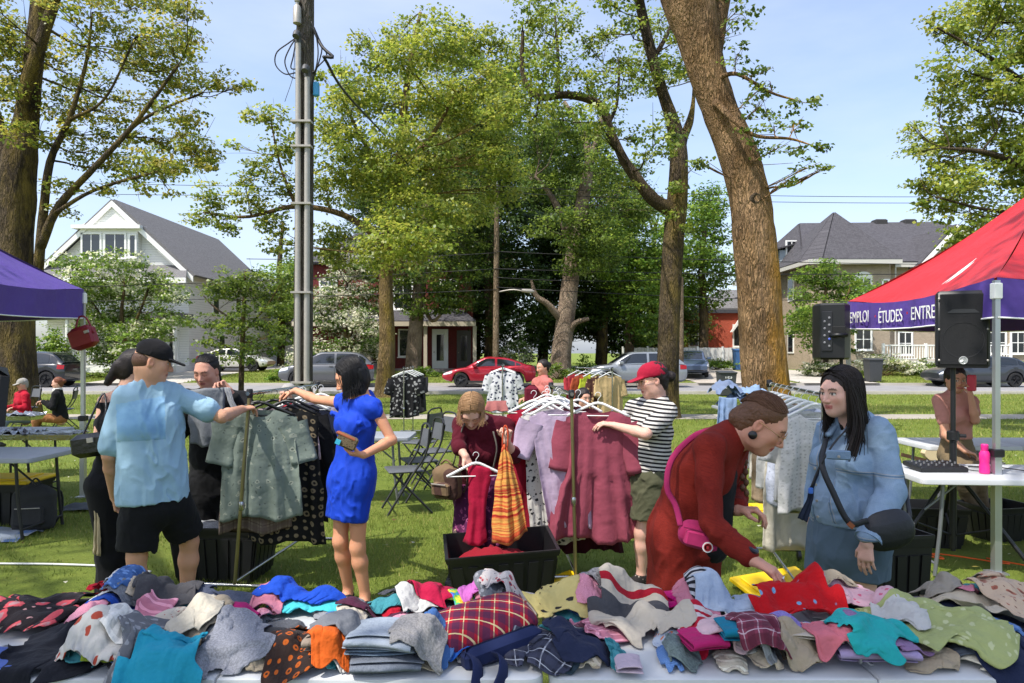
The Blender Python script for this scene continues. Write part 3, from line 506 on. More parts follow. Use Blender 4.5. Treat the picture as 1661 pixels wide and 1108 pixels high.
wpx(h,520,455,545,495,Y);wpx(h,640,455,668,500,Y);wpx(h,715,455,740,500,Y,cols=1)
# ---- orange brick house behind the fence
Y=58.0;h=thing('brick_house','low orange-red brick house behind white fence','house',(16.5,Y,.5));a=P(1085,508,Y);b=P(1262,600,Y)
MB().box2((a[0],Y,.3),(b[0],Y+8,a[2])).build('wall',MAT['brick_orange'],h);MB().box2((a[0]-.25,Y-.25,a[2]),(b[0]+.25,Y+8.2,a[2]+.28)).build('roof_edge',mat('dark_roof',(70,72,78),.7),h)
MB().slab([(a[0]+2,Y+.3,a[2]+.28),(b[0]+.1,Y+.3,a[2]+.28),(b[0]+.1,Y+5,a[2]+2.2),(a[0]+5.5,Y+5,a[2]+2.2)],.15,(0,0,1)).build('roof',MAT['shingle_lite'],h)
wpx(h,1118,527,1147,561,Y,cols=2,rows=2);wpx(h,1190,528,1208,561,Y,cols=1);q=P(1198,527,Y)
MB().prism([(q[0]-.75,q[2]-.6),(q[0]-.55,q[2]-.6),(q[0],q[2]+.15),(q[0]+.55,q[2]-.6),(q[0]+.75,q[2]-.6),(q[0],q[2]+.55)],Y-.3,Y-.15,'y').build('gable_trim',WHT,h)
# ---- white board fence
Y=48.5;f=thing('board_fence','white board fence before the brick house','fence',(13,Y,.5));fx0,fx1=P(1010,0,Y)[0],P(1212,0,Y)[0];zt=P(0,564,Y)[2];n_=34
bmesh_board=None
for i in range(n_):
 x=fx0+(fx1-fx0)*(i+.5)/n_;w_=(fx1-fx0)/n_*.93
 MB().box2((x-w_/2,Y-.012+.008*(i%2),.45),(x+w_/2,Y+.012+.008*(i%2),zt+random.uniform(-.015,.015))).build('board',mat('fence_white',(206,204,198),.7,var=.1,vscale=3),f)
for i in range(6):x=fx0+(fx1-fx0)*i/5;MB().box2((x-.06,Y-.1,.4),(x+.06,Y-.025,zt+.08)).build('fence_post',WHT,f)
MB().box2((fx0,Y+.03,zt-.35),(fx1,Y+.08,zt-.25)).build('rail',WHT,f)
# ---- grey stone house at right
Y=46.0;h=thing('stone_house','beige stone house with dark hipped roof and corner turret roof','house',(26,Y,.5));ST=MAT['stone'];SH=MAT['shingle']
xL=P(1313,0,Y)[0];xR=36.0;ze=P(0,428,Y)[2];zt2=P(0,352,50)[2]
MB().box2((xL,Y,.2),(xR,Y+14,ze)).build('wall',ST,h);bay=MB();bx0,bx1=P(1318,0,Y-.9)[0],P(1446,0,Y-.9)[0]
bay.prism([(bx0,Y+.02),(bx0,Y-.5),(bx0+.5,Y-.9),(bx1-.1,Y-.9),(bx1,Y-.8),(bx1,Y+.02)],.2,ze-.05,'z');bay.build('bay_wall',ST,h)
def hip(px_ap,py_ap,dap,corners,nm,m):
 ap=P(px_ap,py_ap,dap)
 for a,b in zip(corners[:-1],corners[1:]):roof_slab(h,[a,b,tuple(ap)],.1,m,nm)
zb=ze+.05
hip(1353,346,Y+2.4,[(xL-.7,Y+8,zb),(xL-.7,Y-.2,zb),(xL+.2,Y-1.5,zb),(bx1+.3,Y-1.5,zb),(bx1+1.8,Y+5,zb+2)],'turret_roof',SH)
rA,rB=np.array([xL+2.2,Y+7,zt2]),np.array([xR-4,Y+7,zt2+.1])
roof_slab(h,[(xL-.6,Y-.5,ze),(xR+.5,Y-.5,ze),tuple(rB),tuple(rA)],.12,SH);roof_slab(h,[(xL-.6,Y-.5,ze),tuple(rA),(xL-.6,Y+14.5,ze)],.12,SH);roof_slab(h,[(xR+.5,Y-.5,ze),tuple(rB),(xR+.5,Y+14.5,ze)],.12,SH);roof_slab(h,[(xL-.6,Y+14.5,ze),(xR+.5,Y+14.5,ze),tuple(rB),tuple(rA)],.12,SH)
MB().box2((xL-.7,Y-1.55,ze-.2),(bx1+.35,Y-1.43,ze+.1)).build('gutter',TRIM,h);MB().box2((bx1+.4,Y-.62,ze-.28),(xR+.5,Y-.5,ze)).build('gutter',TRIM,h);MB().box2((xL-.8,Y-1.4,ze-.2),(xL-.68,Y+13.5,ze+.05)).build('gutter',TRIM,h)
for px,py in((1426,343),(1473,343)):q=P(px,py,Y+7);MB().box2((q[0]-.45,Y+6.6,zt2-.25),(q[0]+.45,Y+7.4,zt2+.36),bev=.08).build('chimney_vent',mat('vent_dark',(52,50,50),.7),h)
dx=xL-.25;MB().box2((dx-.1,Y+4.2,ze),(dx+2.2,Y+6.8,ze+1.5)).build('dormer_wall',mat('dormer_blue',(150,160,166),.7),h);roof_slab(h,[(dx-.6,Y+3.9,ze+1.45),(dx-.6,Y+7.1,ze+1.45),(dx+3.4,Y+7.1,ze+2.5),(dx+3.4,Y+3.9,ze+2.5)],.1,SH,'dormer_roof');
wpx(h,1276,392,1292,414,Y+4.2,cols=2,sill=False)
for(u0,v0,u1,v1,yy,cc,rr,ar)in((1388,452,1412,476,Y-.9,2,2,True),(1388,535,1412,566,Y-.9,2,2,True),(1436-4,455,1436+4,476,Y-.9,1,1,False),(1456,456,1476,470,Y,2,2,False),(1480,456,1500,470,Y,2,2,False),(1434+24,540,1478,574,Y,2,2,False),(1530,455,1556,478,Y,2,2,False),(1600,540,1630,572,Y,2,2,False),(1530,540,1556,572,Y,2,2,False),(1640,540,1661,572,Y,2,2,False)):wpx(h,u0,v0,u1,v1,yy,cols=cc,rows=rr,arch=ar)
for yy,zz in((Y+3,6.0),(Y+8,6.0),(Y+3,2.4),(Y+8,2.4)):
 sw=MB().box2((xL-.06,yy-.5,zz-.8),(xL+.01,yy+.5,zz+.8)).build('window',WHT,h);MB().box2((xL-.07,yy-.4,zz-.7),(xL-.062,yy+.4,zz+.7)).build('pane',GLASS,sw)
gx=P(1545,0,Y-.5)[0];zg=P(0,372,Y-.6)[2];MB().prism([(gx-2.0,ze-.3),(gx+2.0,ze-.3),(gx,zg)],Y-.6,Y+3,'y').build('front_gable',ST,h)
for sx_ in(-1,1):roof_slab(h,[(gx,Y-1,zg+.2),(gx+sx_*2.5,Y-1,ze-.35),(gx+sx_*2.5,Y+3.5,ze-.35),(gx,Y+3.5,zg+.2)],.1,SH,'gable_roof');MB().slab([(gx,Y-1.06,zg+.22),(gx+sx_*2.5,Y-1.06,ze-.33),(gx+sx_*2.5,Y-1.06,ze-.65),(gx,Y-1.06,zg-.2)],.06,(0,1,0)).build('rake_board',WHT,h)
bz=P(0,585,Y-1.6)[2];b0,b1=P(1431,0,Y-1.6)[0],P(1640,0,Y-1.6)[0];MB().box2((b0,Y-1.7,bz-.22),(b1,Y,bz)).build('balcony_floor',TRIM,h);railing(h,b0+.05,b1-.05,Y-1.62,bz,1.0,.17)
MB().cyl((P(1443,0,Y)[0],Y-.7,.4),(P(1443,0,Y)[0],Y-.7,ze-.2),.05).build('downpipe',TRIM,h)
# ---- utility poles, wires
MAT['wood_pole']=m_bark('wood_pole',(108,92,74),(158,138,112),None,.5);MAT['grey_pole']=m_bark('grey_pole',(74,68,62),(122,114,104),None,.5)
STEEL=mat('galvanised',(168,162,154),.45,.35,var=.15,vscale=12);CAB=mat('cable_black',(22,22,24),.6);BLK=mat('black_plastic',(20,20,22),.45,var=.1)
d_=13.0;b=P(491,0,d_);b[2]=0;up=thing('utility_pole','weathered grey wooden utility pole with two steel conduits and black cables','pole',b)
top=P(496,-140,d_);MB().tube(spline([b+[0,0,-.05],P(493,400,d_),P(495,100,d_),top],10),np.linspace(.175,.15,10),20).build('pole',MAT['grey_pole'],up,smooth=True)
for ox,py_t in((484-1.5,70),(497,125)):
 c=MB();p0=P(ox,0,d_-.2);p0[2]=.02;p1=P(ox+1.5,py_t,d_-.19);c.cyl(p0,p1,.052,n=12);cd=c.build('conduit',STEEL,up,smooth='auto');MB().tube(spline([p1,p1+[0,-.02,.1],p1+[0,-.1,.14],p1+[.0,-.16,.05]],8),.06,10).build('weatherhead',mat('weatherhead',(70,70,72),.5),cd,smooth='auto')
for py in(200,240,332,475,620):q=P(491.5,py,d_-.12);MB().box((q[0],d_-.2,q[2]),(.36,.16,.035)).build('strap',STEEL,up)
for k,pts in enumerate(([(482,60),(468,70),(449,85),(447,105),(462,120),(480,118)],[(480,62),(470,78),(462,100),(470,122),(481,128)],[(482,55),(476,90),(472,110),(483,112)],[(507,40),(515,60),(522,82),(508,130),(507,150)],[(508,45),(518,70),(530,90),(514,110),(508,120)],[(505,35),(512,55),(516,85),(512,112),(506,118)],[(482,40),(478,70),(476,120),(462,165)])):MB().tube(spline([P(a_,c_,d_-.15-.02*(k%3))for a_,c_ in pts],24),.012 if k!=6 else .005,6).build('cable',CAB,up,smooth=True)
q=P(513,145,d_-.1);MB().box(q,(.1,.1,.26),bev=.02).build('splice_box',mat('blue_plastic',(60,150,200),.5),up)
q=P(482,22,d_-.2);MB().lathe([(.04,-.2),(.075,-.18),(.075,.1),(.05,.14),(.03,.16),(.03,.2),(.05,.22),(.045,.27)],q,12).build('fuse_can',STEEL,up,smooth='auto')
q=P(508,60,d_-.1);MB().tube(spline([P(508,45,d_),P(522,75,d_-.2),P(540,92,d_-.3),P(528,92,d_-.3)],12),.03,8).build('cable_clamp',CAB,up,smooth=True)
d2=38.0;b=P(804,0,d2);b[2]=gz(d2);wp=thing('utility_post','bare wooden utility post with street lamp beyond the red car','pole',b)
MB().tube([b+[0,0,-.1],P(806,300,d2)],[.18,.13],14).build('pole',MAT['wood_pole'],wp,smooth='auto');MB().tube(spline([P(806,474,d2),P(830,470,d2-.3),P(848,472,d2-.4)],8),.035,8).build('lamp_arm',STEEL,wp,smooth=True);q=P(856,472,d2-.4);MB().lathe([(.03,-.35),(.09,-.3),(.12,.2),(.04,.35)],q,10,(1,0,-.08)).build('lamp_head',STEEL,wp,smooth='auto')
MB().cyl(P(806,303,d2)+[0,-.15,-.15],P(806,300,d2)+[0,-.15,.15],.05).build('insulator',mat('porcelain',(140,140,140),.3),wp)
d3=36.8;b=P(1103,0,d3);b[2]=gz(d3);wq=thing('utility_post','short wooden post just right of the dark forked maple','pole',b);MB().tube([b+[0,0,-.1],P(1104,450,d3)],[.19,.15],14).build('pole',MAT['wood_pole'],wq,smooth='auto')
P0=P(806,302,d2)
for i,(pa,pb,sag,lb)in enumerate((((-200,283),(806,302),8,'upper overhead line left of the wooden utility post'),((806,302),(1760,316),9,'upper overhead line right of the wooden utility post'),((-200,305),(806,312),8,'second overhead line left of the wooden post'),((806,312),(1760,326),9,'second overhead line right of the wooden post'),((-100,470),(806,436),5,'black service cable crossing left at mid height'),((806,436),(1760,440),7,'black service cable crossing right at mid height'),((-100,490),(806,470),5,'lower telephone cable crossing left toward white house'),((806,466),(1760,492),8,'lower telephone cable crossing right toward stone house'),((806,408),(1760,430),6,'thin cable above the service cable, right side'),((400,420),(806,410),4,'thin cable above the service cable, left side'),((806,450),(1104,452),5,'cable strung between the two wooden posts'))):
 t=np.linspace(0,1,26);pts=[P(pa[0]+(pb[0]-pa[0])*u,pa[1]+(pb[1]-pa[1])*u+sag*4*u*(1-u),d2-.15)for u in t]
 o=MB().tube(pts,.016 if i<4 else .02,5).build('overhead_wire',CAB,None,origin=pts[0],smooth=True);tag(o,lb,'wire')
pts=[P(525,92,d_-.3),P(560,150,d_+2),P(620,215,d_+8),P(700,300,d_+16),P(806,340,d2-.2)]
tag(MB().tube(spline(pts,30),np.linspace(.03,.02,30),6).build('overhead_cable',CAB,None,origin=pts[0],smooth=True),'thick black cable sloping down right from the conduit pole','cable')
# ================================================================== cars
TYRE=mat('tyre',(28,28,30),.85);RIM=mat('alloy',(150,150,154),.3,.9);RIMD=mat('alloy_dark',(60,60,64),.35,.8)
def paint(name,rgb,metal=.4):return mat(name,rgb,.28,metal,.03,coat=.8)
def car(label,px0,px1,d,kind,pm,face=-1,rim=RIM,group=None,rz=0.0,lenm=None):
 """a car seen from the side; face -1 points its nose to the left of the picture. Stations run nose to tail"""
 Lg=lenm or abs(px1-px0)/K*d;cx=((px0+px1)/2-CX)/K*d;z0=.012 if d<35.5 else gz(d)+.015
 root=thing('parked_car',label,'car',(cx,d,z0),group);HW=.9
 sh=dict(sedan=dict(H=1.44,st=[(0,.42,.62,0),(.04,.3,.72,0),(.14,.22,.86,0),(.27,.2,.95,0),(.42,.2,.98,0),(.6,.2,1.0,0),(.78,.2,1.03,0),(.92,.22,1.06,0),(.985,.32,1.0,0),(1,.45,.82,0)],cab=[(.25,.95),(.44,1.40),(.56,1.44),(.72,1.36),(.9,1.08)]),suv=dict(H=1.68,st=[(0,.46,.78,0),(.03,.32,.92,0),(.13,.26,1.03,0),(.26,.24,1.1,0),(.42,.24,1.12,0),(.6,.24,1.13,0),(.8,.24,1.14,0),(.95,.26,1.14,0),(.99,.36,1.1,0),(1,.5,.9,0)],cab=[(.22,1.1),(.40,1.60),(.52,1.68),(.82,1.63),(.97,1.18)]),hatch=dict(H=1.48,st=[(0,.4,.66,0),(.04,.28,.78,0),(.14,.22,.9,0),(.25,.2,.98,0),(.42,.2,1.0,0),(.6,.2,1.02,0),(.8,.2,1.05,0),(.93,.22,1.05,0),(.985,.32,.98,0),(1,.45,.85,0)],cab=[(.2,.98),(.42,1.42),(.55,1.48),(.8,1.42),(.97,1.08)]))[kind]
 wr=.34 if kind!='suv' else .37;wx=(.2,.8);M=Matrix.Rotation(rz,3,'Z')
 def W(u,v,z):p=M@Vector((face*-1*(u-.5)*Lg if False else(u-.5)*Lg*(-face)*-1*-1 if False else(u-.5)*Lg*(1 if face<0 else-1),v,0));return(cx+p[0],d+p[1],z0+z)
 us=np.unique(np.concatenate([np.linspace(0,1,40),[q[0]for q in sh['st']]]));st=np.array(sh['st'])
 zb=np.interp(us,st[:,0],st[:,1]);zt=np.interp(us,st[:,0],st[:,2])
 for wxx in wx:
  dx=(us-wxx)*Lg;a=np.sqrt(np.maximum(0,(wr+.06)**2-dx**2));zb=np.where(np.abs(dx)<wr+.06,np.maximum(zb,wr+a-.02),zb)
 V=[];F=[];prof=[(0,.0,1.),(.78,.0,1.),(.96,.1,1.),(1.0,.32,1.),(1.0,.6,1.),(.985,.72,1.),(.96,.86,1.),(.9,.97,1.),(.7,1.0,1.),(0,1.02,1.)]
 full=[(-a,b)for a,b,_ in prof[::-1][:-1]][::1];ring=[(a,b)for a,b,_ in prof]+[(-a,b)for a,b,_ in prof[1:-1][::-1]];nr=len(ring)
 for u,lo,hi in zip(us,zb,zt):
  taper=1-.13*max(0,(.12-u)/.12)**2-.1*max(0,(u-.9)/.1)**2
  for a,b in ring:V.append(W(u,a*HW*taper,lo+(hi-lo)*min(1.0,b)+(.02 if b>1 else 0)))
 n=len(us)
 for i in range(n-1):
  for j in range(nr):k=(j+1)%nr;F.append((i*nr+j,i*nr+k,(i+1)*nr+k,(i+1)*nr+j))
 F+=[tuple(range(nr)),tuple(range((n-1)*nr,n*nr))[::-1]];m=MB();m.add(V,F);body=m.build('body',pm,root,smooth='auto')
 cab=np.array(sh['cab']);cu=np.linspace(cab[0,0],cab[-1,0],26);cq=spline(cab,120);cz=np.interp(cu,cq[:,0],cq[:,1]);belt=np.interp(cu,st[:,0],st[:,2])-.04
 V=[];F=[];cr=[(1.0,0),(.95,.35),(.87,.75),(.82,.9),(.7,.98),(.35,1.0),(-.35,1.0),(-.7,.98),(-.82,.9),(-.87,.75),(-.95,.35),(-1,0)];nc=len(cr)
 for u,b_,t_ in zip(cu,belt,cz):
  for a,q in cr:V.append(W(u,a*HW*.93,b_+max(.02,t_-b_)*q))
 for i in range(25):
  for j in range(nc-1):F.append((i*nc+j,i*nc+j+1,(i+1)*nc+j+1,(i+1)*nc+j))
 m=MB();m.add(V,F);m.build('cabin',pm,body,smooth='auto')
 def side(u0,u1,lo,hi,sgn,nm,mm,off=.012):
  m=MB();vs_=[];uu=np.linspace(u0,u1,9)
  for u in uu:
   b_=np.interp(u,cu,belt);t_=np.interp(u,cu,cz);hh=max(.05,t_-b_)
   for q in(lo,(lo+hi)/2,hi):
    qq=min(q,max(.05,(hh-.09)/hh))if q==hi else q;a=np.interp(qq,[0,.35,.75,.9],[1,.95,.87,.82]);vs_.append(W(u,sgn*(a*HW*.93+off),b_+hh*qq))
  fs=[]
  for i in range(8):
   for j in range(2):fs.append((i*3+j,i*3+j+1,(i+1)*3+j+1,(i+1)*3+j))
  m.add(vs_,fs);m.build(nm,mm,root,smooth=True)
 c0,c1=cab[0,0],cab[-1,0];mid=(c0+c1)/2+.0;CG=glass_mat('car_glass',(26,30,34))
 for sgn in(-1,1):
  side(c0+.075,mid-.012,.12,.86,sgn,'side_window',CG);side(mid+.012,mid+(c1-mid)*.62,.12,.86,sgn,'side_window',CG);side(mid+(c1-mid)*.66,c1-.06,.16,.8,sgn,'quarter_window',CG)
 for(ua,ub,nm)in((cab[0,0]+.015,cab[1,0]-.01,'windscreen'),(cab[3,0]+.02,cab[4,0]-.015,'rear_window')):
  m=MB();vs_=[]
  for u in np.linspace(ua,ub,6):
   t_=np.interp(u,cu,cz)
   for a in np.linspace(-.72,.72,5):vs_.append(W(u,a*HW*.93,t_+.012))
  fs=[(i*5+j,i*5+j+1,(i+1)*5+j+1,(i+1)*5+j)for i in range(5)for j in range(4)];m.add(vs_,fs);m.build(nm,CG,root,smooth=True)
 for wxx in wx:
  for sgn in(-1,1):
   c=np.array(W(wxx,sgn*(HW-.11),wr));ax=M@Vector((0,sgn,0));t=MB().lathe([(wr*.66,-.1),(wr*.95,-.1),(wr,-.06),(wr,.06),(wr*.95,.1),(wr*.7,.1),(wr*.66,.06)],c,24,ax).build('tyre',TYRE,root,smooth='auto')
   rm=MB();rm.lathe([(.02,.05),(.07,.075),(.075,.05)],c,10,ax)
   for k in range(5):
    a=k*2*math.pi/5+.3;x_=M@Vector((1,0,0));dirv=x_*math.cos(a)+Vector((0,0,1))*math.sin(a);rm.tube([c+np.array(ax)*.06,c+np.array(ax)*.055+np.array(dirv)*wr*.66],[.05,.04],6,flat=.4)
   rm.lathe([(wr*.6,.03),(wr*.68,.07),(wr*.7,.0)],c,24,ax);rm.build('rim',rim,t,smooth='auto');MB().lathe([(.01,0),(wr*.64,0),(wr*.64,.02),(.01,.02)],c,16,ax).build('brake_disc',mat('dark_steel',(40,40,42),.5,.6),t)
 HL=glass_mat('headlamp',(200,205,210));TL=mat('tail_lamp',(150,16,18),.2)
 for sgn in(-1,1):
  m=MB();
  for u,zz in((.012,.0),):pass
  def surf(u0,u1,q0,q1,off=.012):
   vs_=[]
   for u in np.linspace(u0,u1,5):
    lo,hi=np.interp(u,us,zb),np.interp(u,us,zt);tp=1-.13*max(0,(.12-u)/.12)**2-.1*max(0,(u-.9)/.1)**2
    for q in np.linspace(q0,q1,3):vs_.append(W(u-off*.3*(1 if u<.5 else-1),sgn*(np.interp(q,[.6,.72,.86,.97,1],[1,.985,.96,.9,.7])*HW*tp+off),lo+(hi-lo)*q))
   return vs_,[(i*3+j,i*3+j+1,(i+1)*3+j+1,(i+1)*3+j)for i in range(4)for j in range(2)]
  MB().add(*surf(.015,.11,.72,.93)).build('headlight',HL,root,smooth=True);MB().add(*surf(.92,.99,.68,.92)).build('tail_light',TL,root,smooth=True)
  MB().box(W(c0+.095,sgn*(HW+.06),np.interp(c0+.1,st[:,0],st[:,2])+.06),(.2,.16,.13),bev=.03).build('wing_mirror',pm,root)
  for u in(mid-.04,mid+(c1-mid)*.55):MB().box(W(u,sgn*(HW+.012),np.interp(u,st[:,0],st[:,2])-.12),(.18,.03,.035),rz=rz,bev=.008).build('door_handle',pm,root)
  gp=MB();gp.box(W(mid,sgn*(HW+.001),.6),(.012,.006,.62),rz=rz);gp.build('door_gap',BLK,root)
  MB().box(W(.5,sgn*(HW-.01),.26),(Lg*.46,.05,.1),rz=rz,bev=.02).build('sill_trim',BLK,root)
 MB().box(W(.02,0,.45),(.12,1.2,.16),rz=rz,bev=.02).build('grille',BLK,root)
 return root
car('bright red sedan parked across the road behind rack of navy blouses',720,868,34.3,'sedan',paint('paint_red',(168,18,40)),-1)
car('dark grey hatchback SUV parked behind the woman in blue',460,612,34.3,'suv',paint('paint_grey',(92,94,98)),-1,RIMD)
car('silver-grey SUV parked behind the beige shirts, right of red car',955,1108,34.0,'suv',paint('paint_silver',(142,146,150)),-1)
car('black SUV parked at far left beneath the purple tent',-22,122,34.2,'suv',paint('paint_black',(36,40,46),.3),-1,RIMD)
car('dark compact hatchback parked at right behind the large loudspeaker',1508,1657,34.4,'hatch',paint('paint_char',(58,62,68)),-1,RIMD)
car('white sedan in the driveway beside white house',335,432,44.5,'sedan',paint('paint_white',(206,204,196),.1),1,lenm=4.4)
car('blue-grey car nose-on in the driveway right of the silver SUV',1112,1128,40.0,'sedan',paint('paint_blue',(78,92,116)),-1,lenm=4.4,rz=R(78))
# wheeled bins
def bin_(label,px,py,w_,h_,d,col,text=None,z=None):
 b=P(px,0,d);b[2]=z if z is not None else(gz(d)if d>35.6 else .008);W_,H_=w_/K*d,h_/K*d;root=thing('wheeled_bin',label,'bin',b);m=mat('bin_'+col,{'grey':(58,60,62),'blue':(52,92,140)}[col],.6)
 bd=MB();c=lambda f,z_:[(b[0]-W_/2*f,d-W_/2*f,b[2]+z_),(b[0]+W_/2*f,d-W_/2*f,b[2]+z_),(b[0]+W_/2*f,d+W_/2*f,b[2]+z_),(b[0]-W_/2*f,d+W_/2*f,b[2]+z_)]
 bd.add(c(.78,.04)+c(.96,H_*.9)+c(1.0,H_*.9)+c(1.0,H_*.94),[(0,3,2,1),(12,13,14,15)]+[(k*4+i,k*4+(i+1)%4,k*4+4+(i+1)%4,k*4+4+i)for k in range(3)for i in range(4)]);bd.build('bin_body',m,root,smooth=False)
 MB().box((b[0],d,b[2]+H_*.97),(W_*1.06,W_*1.08,H_*.06),rx=R(4),bev=.02).build('lid',m,root);MB().cyl((b[0]-W_*.4,d+W_*.5,b[2]+H_*.93),(b[0]+W_*.4,d+W_*.5,b[2]+H_*.93),.02).build('handle',m,root)
 for sx_ in(-1,1):MB().lathe([(.02,-.03),(.11,-.03),(.11,.03),(.02,.03)],(b[0]+sx_*W_*.36,d+W_*.38,b[2]+.11),14,(1,0,0)).build('wheel',TYRE,root)
 if text:
  for k,tx in enumerate(text):
   cu=bpy.data.curves.new('lettering','FONT');cu.body=tx;cu.size=H_*.2;cu.extrude=.002;cu.align_x='CENTER';to=bpy.data.objects.new('lettering',cu);C.objects.link(to)
   me=bpy.data.meshes.new_from_object(to);bpy.data.objects.remove(to);me.materials.append(mat('chalk_white',(232,232,228),.8));lo=bpy.data.objects.new('lettering',me);C.objects.link(lo);lo.parent=root
   zz=H_*(.72-.2*k);f=.78+.18*zz/(H_*.9);lo.location=(-W_*.02,-W_/2*f-.012,zz);lo.rotation_euler=(R(82),0,0)
bin_('dark grey wheeled bin with white hand-painted words behind the jeans pile',1178,0,27,40,27.0,'grey',('YES','WE','CAN'),0.0)
bin_('plain dark wheeled bin on the kerb behind the denim jacket',1416,0,23,38,36.4,'grey');bin_('blue recycling bin before the white fence',1199,0,18,34,46.5,'blue')
# ================================================================== fabrics
FAB={}
def fabric(key,c1,pat='plain',c2=None,c3=None,scale=8.0,rough=.88,seams=(),sheen=.03,wrinkle=.011,wsc=11.0,thr=.28,co='UV',rot=0.0):
 """woven cloth; prints are laid on in the cloth's own UV space"""
 if key in FAB:return FAB[key]
 s=NT('fabric_'+key);D=lambda q:tuple(v*.74 for v in lin(q));a=D(c1);b=D(c2)if c2 else None;c=D(c3)if c3 else None
 uv=s.co(co,(1,1,1),(0,0,rot));ob=s.co('Object')
 col=s.mix(s.noise(ob,14,4),[v*.9 for v in a],[min(1,v*1.08)for v in a])
 def step(x,t0,t1=None):return s.ramp(x,[(t0,0),(t1 or t0+.02,1)])
 if pat=='heather':col=s.mix(s.ramp(s.noise(uv,scale*20,3,.8),[(.4,0),(.6,1)]),col,b or[v*.6 for v in a])
 elif pat=='denim':
  n=s.noise(uv,scale*22,3,.8);w_=s.noise(ob,4,4);col=s.mix(s.ramp(w_,[(.38,0),(.66,.8)]),col,b or[min(1,v*1.7)for v in a]);col=s.mix(s.math('MULTIPLY',n,.35),col,lin((210,216,222)))
 elif pat in('stripe','stripev'):
  sx=s.n('ShaderNodeSeparateXYZ');s.l(uv,sx.inputs[0]);f=s.math('FRACT',s.math('MULTIPLY',sx.outputs[0 if pat=='stripev' else 1],scale));k=s.ramp(f,[(thr,0),(thr+.03,1)])
  col=s.mix(k,b,col)
  if c:f2=s.math('FRACT',s.math('MULTIPLY',sx.outputs[0 if pat=='stripev' else 1],scale*.5));col=s.mix(step(f2,.8),col,c)
 elif pat=='multistripe':
  sx=s.n('ShaderNodeSeparateXYZ');s.l(uv,sx.inputs[0]);n=s.n('ShaderNodeTexNoise',noise_dimensions='1D');n.inputs['W'].default_value=0;n.inputs['Scale'].default_value=scale;n.inputs['Detail'].default_value=5
  s.l(s.math('ADD',sx.outputs[1],s.math('MULTIPLY',s.noise(uv,6),.03)),n.inputs['W']);col=s.ramp(n.outputs[0],[(.3,a),(.42,b),(.5,c),(.58,a),(.68,b)])
 elif pat=='plaid':
  sx=s.n('ShaderNodeSeparateXYZ');s.l(uv,sx.inputs[0])
  for ax in(0,1):
   f=s.math('FRACT',s.math('MULTIPLY',sx.outputs[ax],scale));k=s.math('MULTIPLY',s.ramp(f,[(.5,0),(.52,1)]),.55);col=s.mix(k,col,b)
   if c:k2=s.math('LESS_THAN',s.math('ABSOLUTE',s.math('SUBTRACT',f,.25)),.035);col=s.mix(s.math('MULTIPLY',k2,.8),col,c)
 elif pat in('floral','spots','leafy'):
  v=s.n('ShaderNodeTexVoronoi',feature='F1');v.inputs['Scale'].default_value=scale;v.inputs['Randomness'].default_value=.8 if pat!='spots' else .35
  dn=s.n('ShaderNodeTexNoise');dn.inputs['Scale'].default_value=scale*2.2;dn.inputs['Detail'].default_value=3;s.l(uv,dn.inputs[0]);sc=s.n('ShaderNodeVectorMath',operation='SCALE');sc.inputs['Scale'].default_value=(.28 if pat!='spots' else .05)/scale*2;s.l(dn.outputs[1],sc.inputs[0])
  ad=s.n('ShaderNodeVectorMath',operation='ADD');s.l(uv,ad.inputs[0]);s.l(sc.outputs[0],ad.inputs[1]);s.l(ad.outputs[0],v.inputs['Vector'])
  col=s.mix(s.ramp(v.outputs['Distance'],[(thr,1),(thr+.04,0)]),col,b)
  if c:col=s.mix(s.ramp(v.outputs['Distance'],[(thr*.42,1),(thr*.42+.04,0)]),col,c);
  if c and pat!='spots':v2=s.n('ShaderNodeTexVoronoi',feature='F1');v2.inputs['Scale'].default_value=scale*1.9;s.l(ad.outputs[0],v2.inputs['Vector']);col=s.mix(s.ramp(v2.outputs['Distance'],[(.14,1),(.18,0)]),col,c)
 elif pat=='tie':
  n=s.noise(uv,scale*.6,2);col=s.ramp(n,[(.25,lin((214,40,50))),(.38,lin((240,140,40))),(.46,lin((240,220,70))),(.54,lin((80,180,80))),(.62,lin((60,110,200))),(.74,lin((150,60,160)))])
 elif pat=='zigzag':
  w_=s.n('ShaderNodeTexWave',wave_type='BANDS',bands_direction='Y');w_.inputs['Scale'].default_value=scale;w_.inputs['Distortion'].default_value=5;w_.inputs['Detail'].default_value=1;s.l(uv,w_.inputs[0]);col=s.mix(step(w_.outputs[1],thr+.2),col,b)
 elif pat=='bands': # a few broad knitted bands across the piece
  sx=s.n('ShaderNodeSeparateXYZ');s.l(uv,sx.inputs[0]);x=s.n('ShaderNodeValToRGB');x.color_ramp.interpolation='CONSTANT';e=x.color_ramp.elements
  st=[(0,a),(.28,b),(.58,a),(.7,c),(.8,a)]
  while len(e)<len(st):e.new(.5)
  for q,(p_,cc)in zip(e,st):q.position=p_;q.color=(*cc[:3],1)
  s.l(s.math('ADD',s.math('ADD',s.math('MULTIPLY',sx.outputs[1],3.2),.5),s.math('MULTIPLY',s.noise(uv,30),.03)),x.inputs[0]);col=x.outputs[0]
 for ax_,v_ in seams:
  sx=s.n('ShaderNodeSeparateXYZ');s.l(s.co('UV'),sx.inputs[0]);dd=s.math('ABSOLUTE',s.math('SUBTRACT',sx.outputs[ax_],v_));col=s.mix(s.ramp(dd,[(.0016,.75),(.0034,0)]),col,[q*.42 for q in a]);col=s.mix(s.math('MULTIPLY',s.math('LESS_THAN',s.math('ABSOLUTE',s.math('SUBTRACT',dd,.007)),.0012),.5),col,lin((196,170,130)))
 s.set(col,rough,0,.25,sheen)
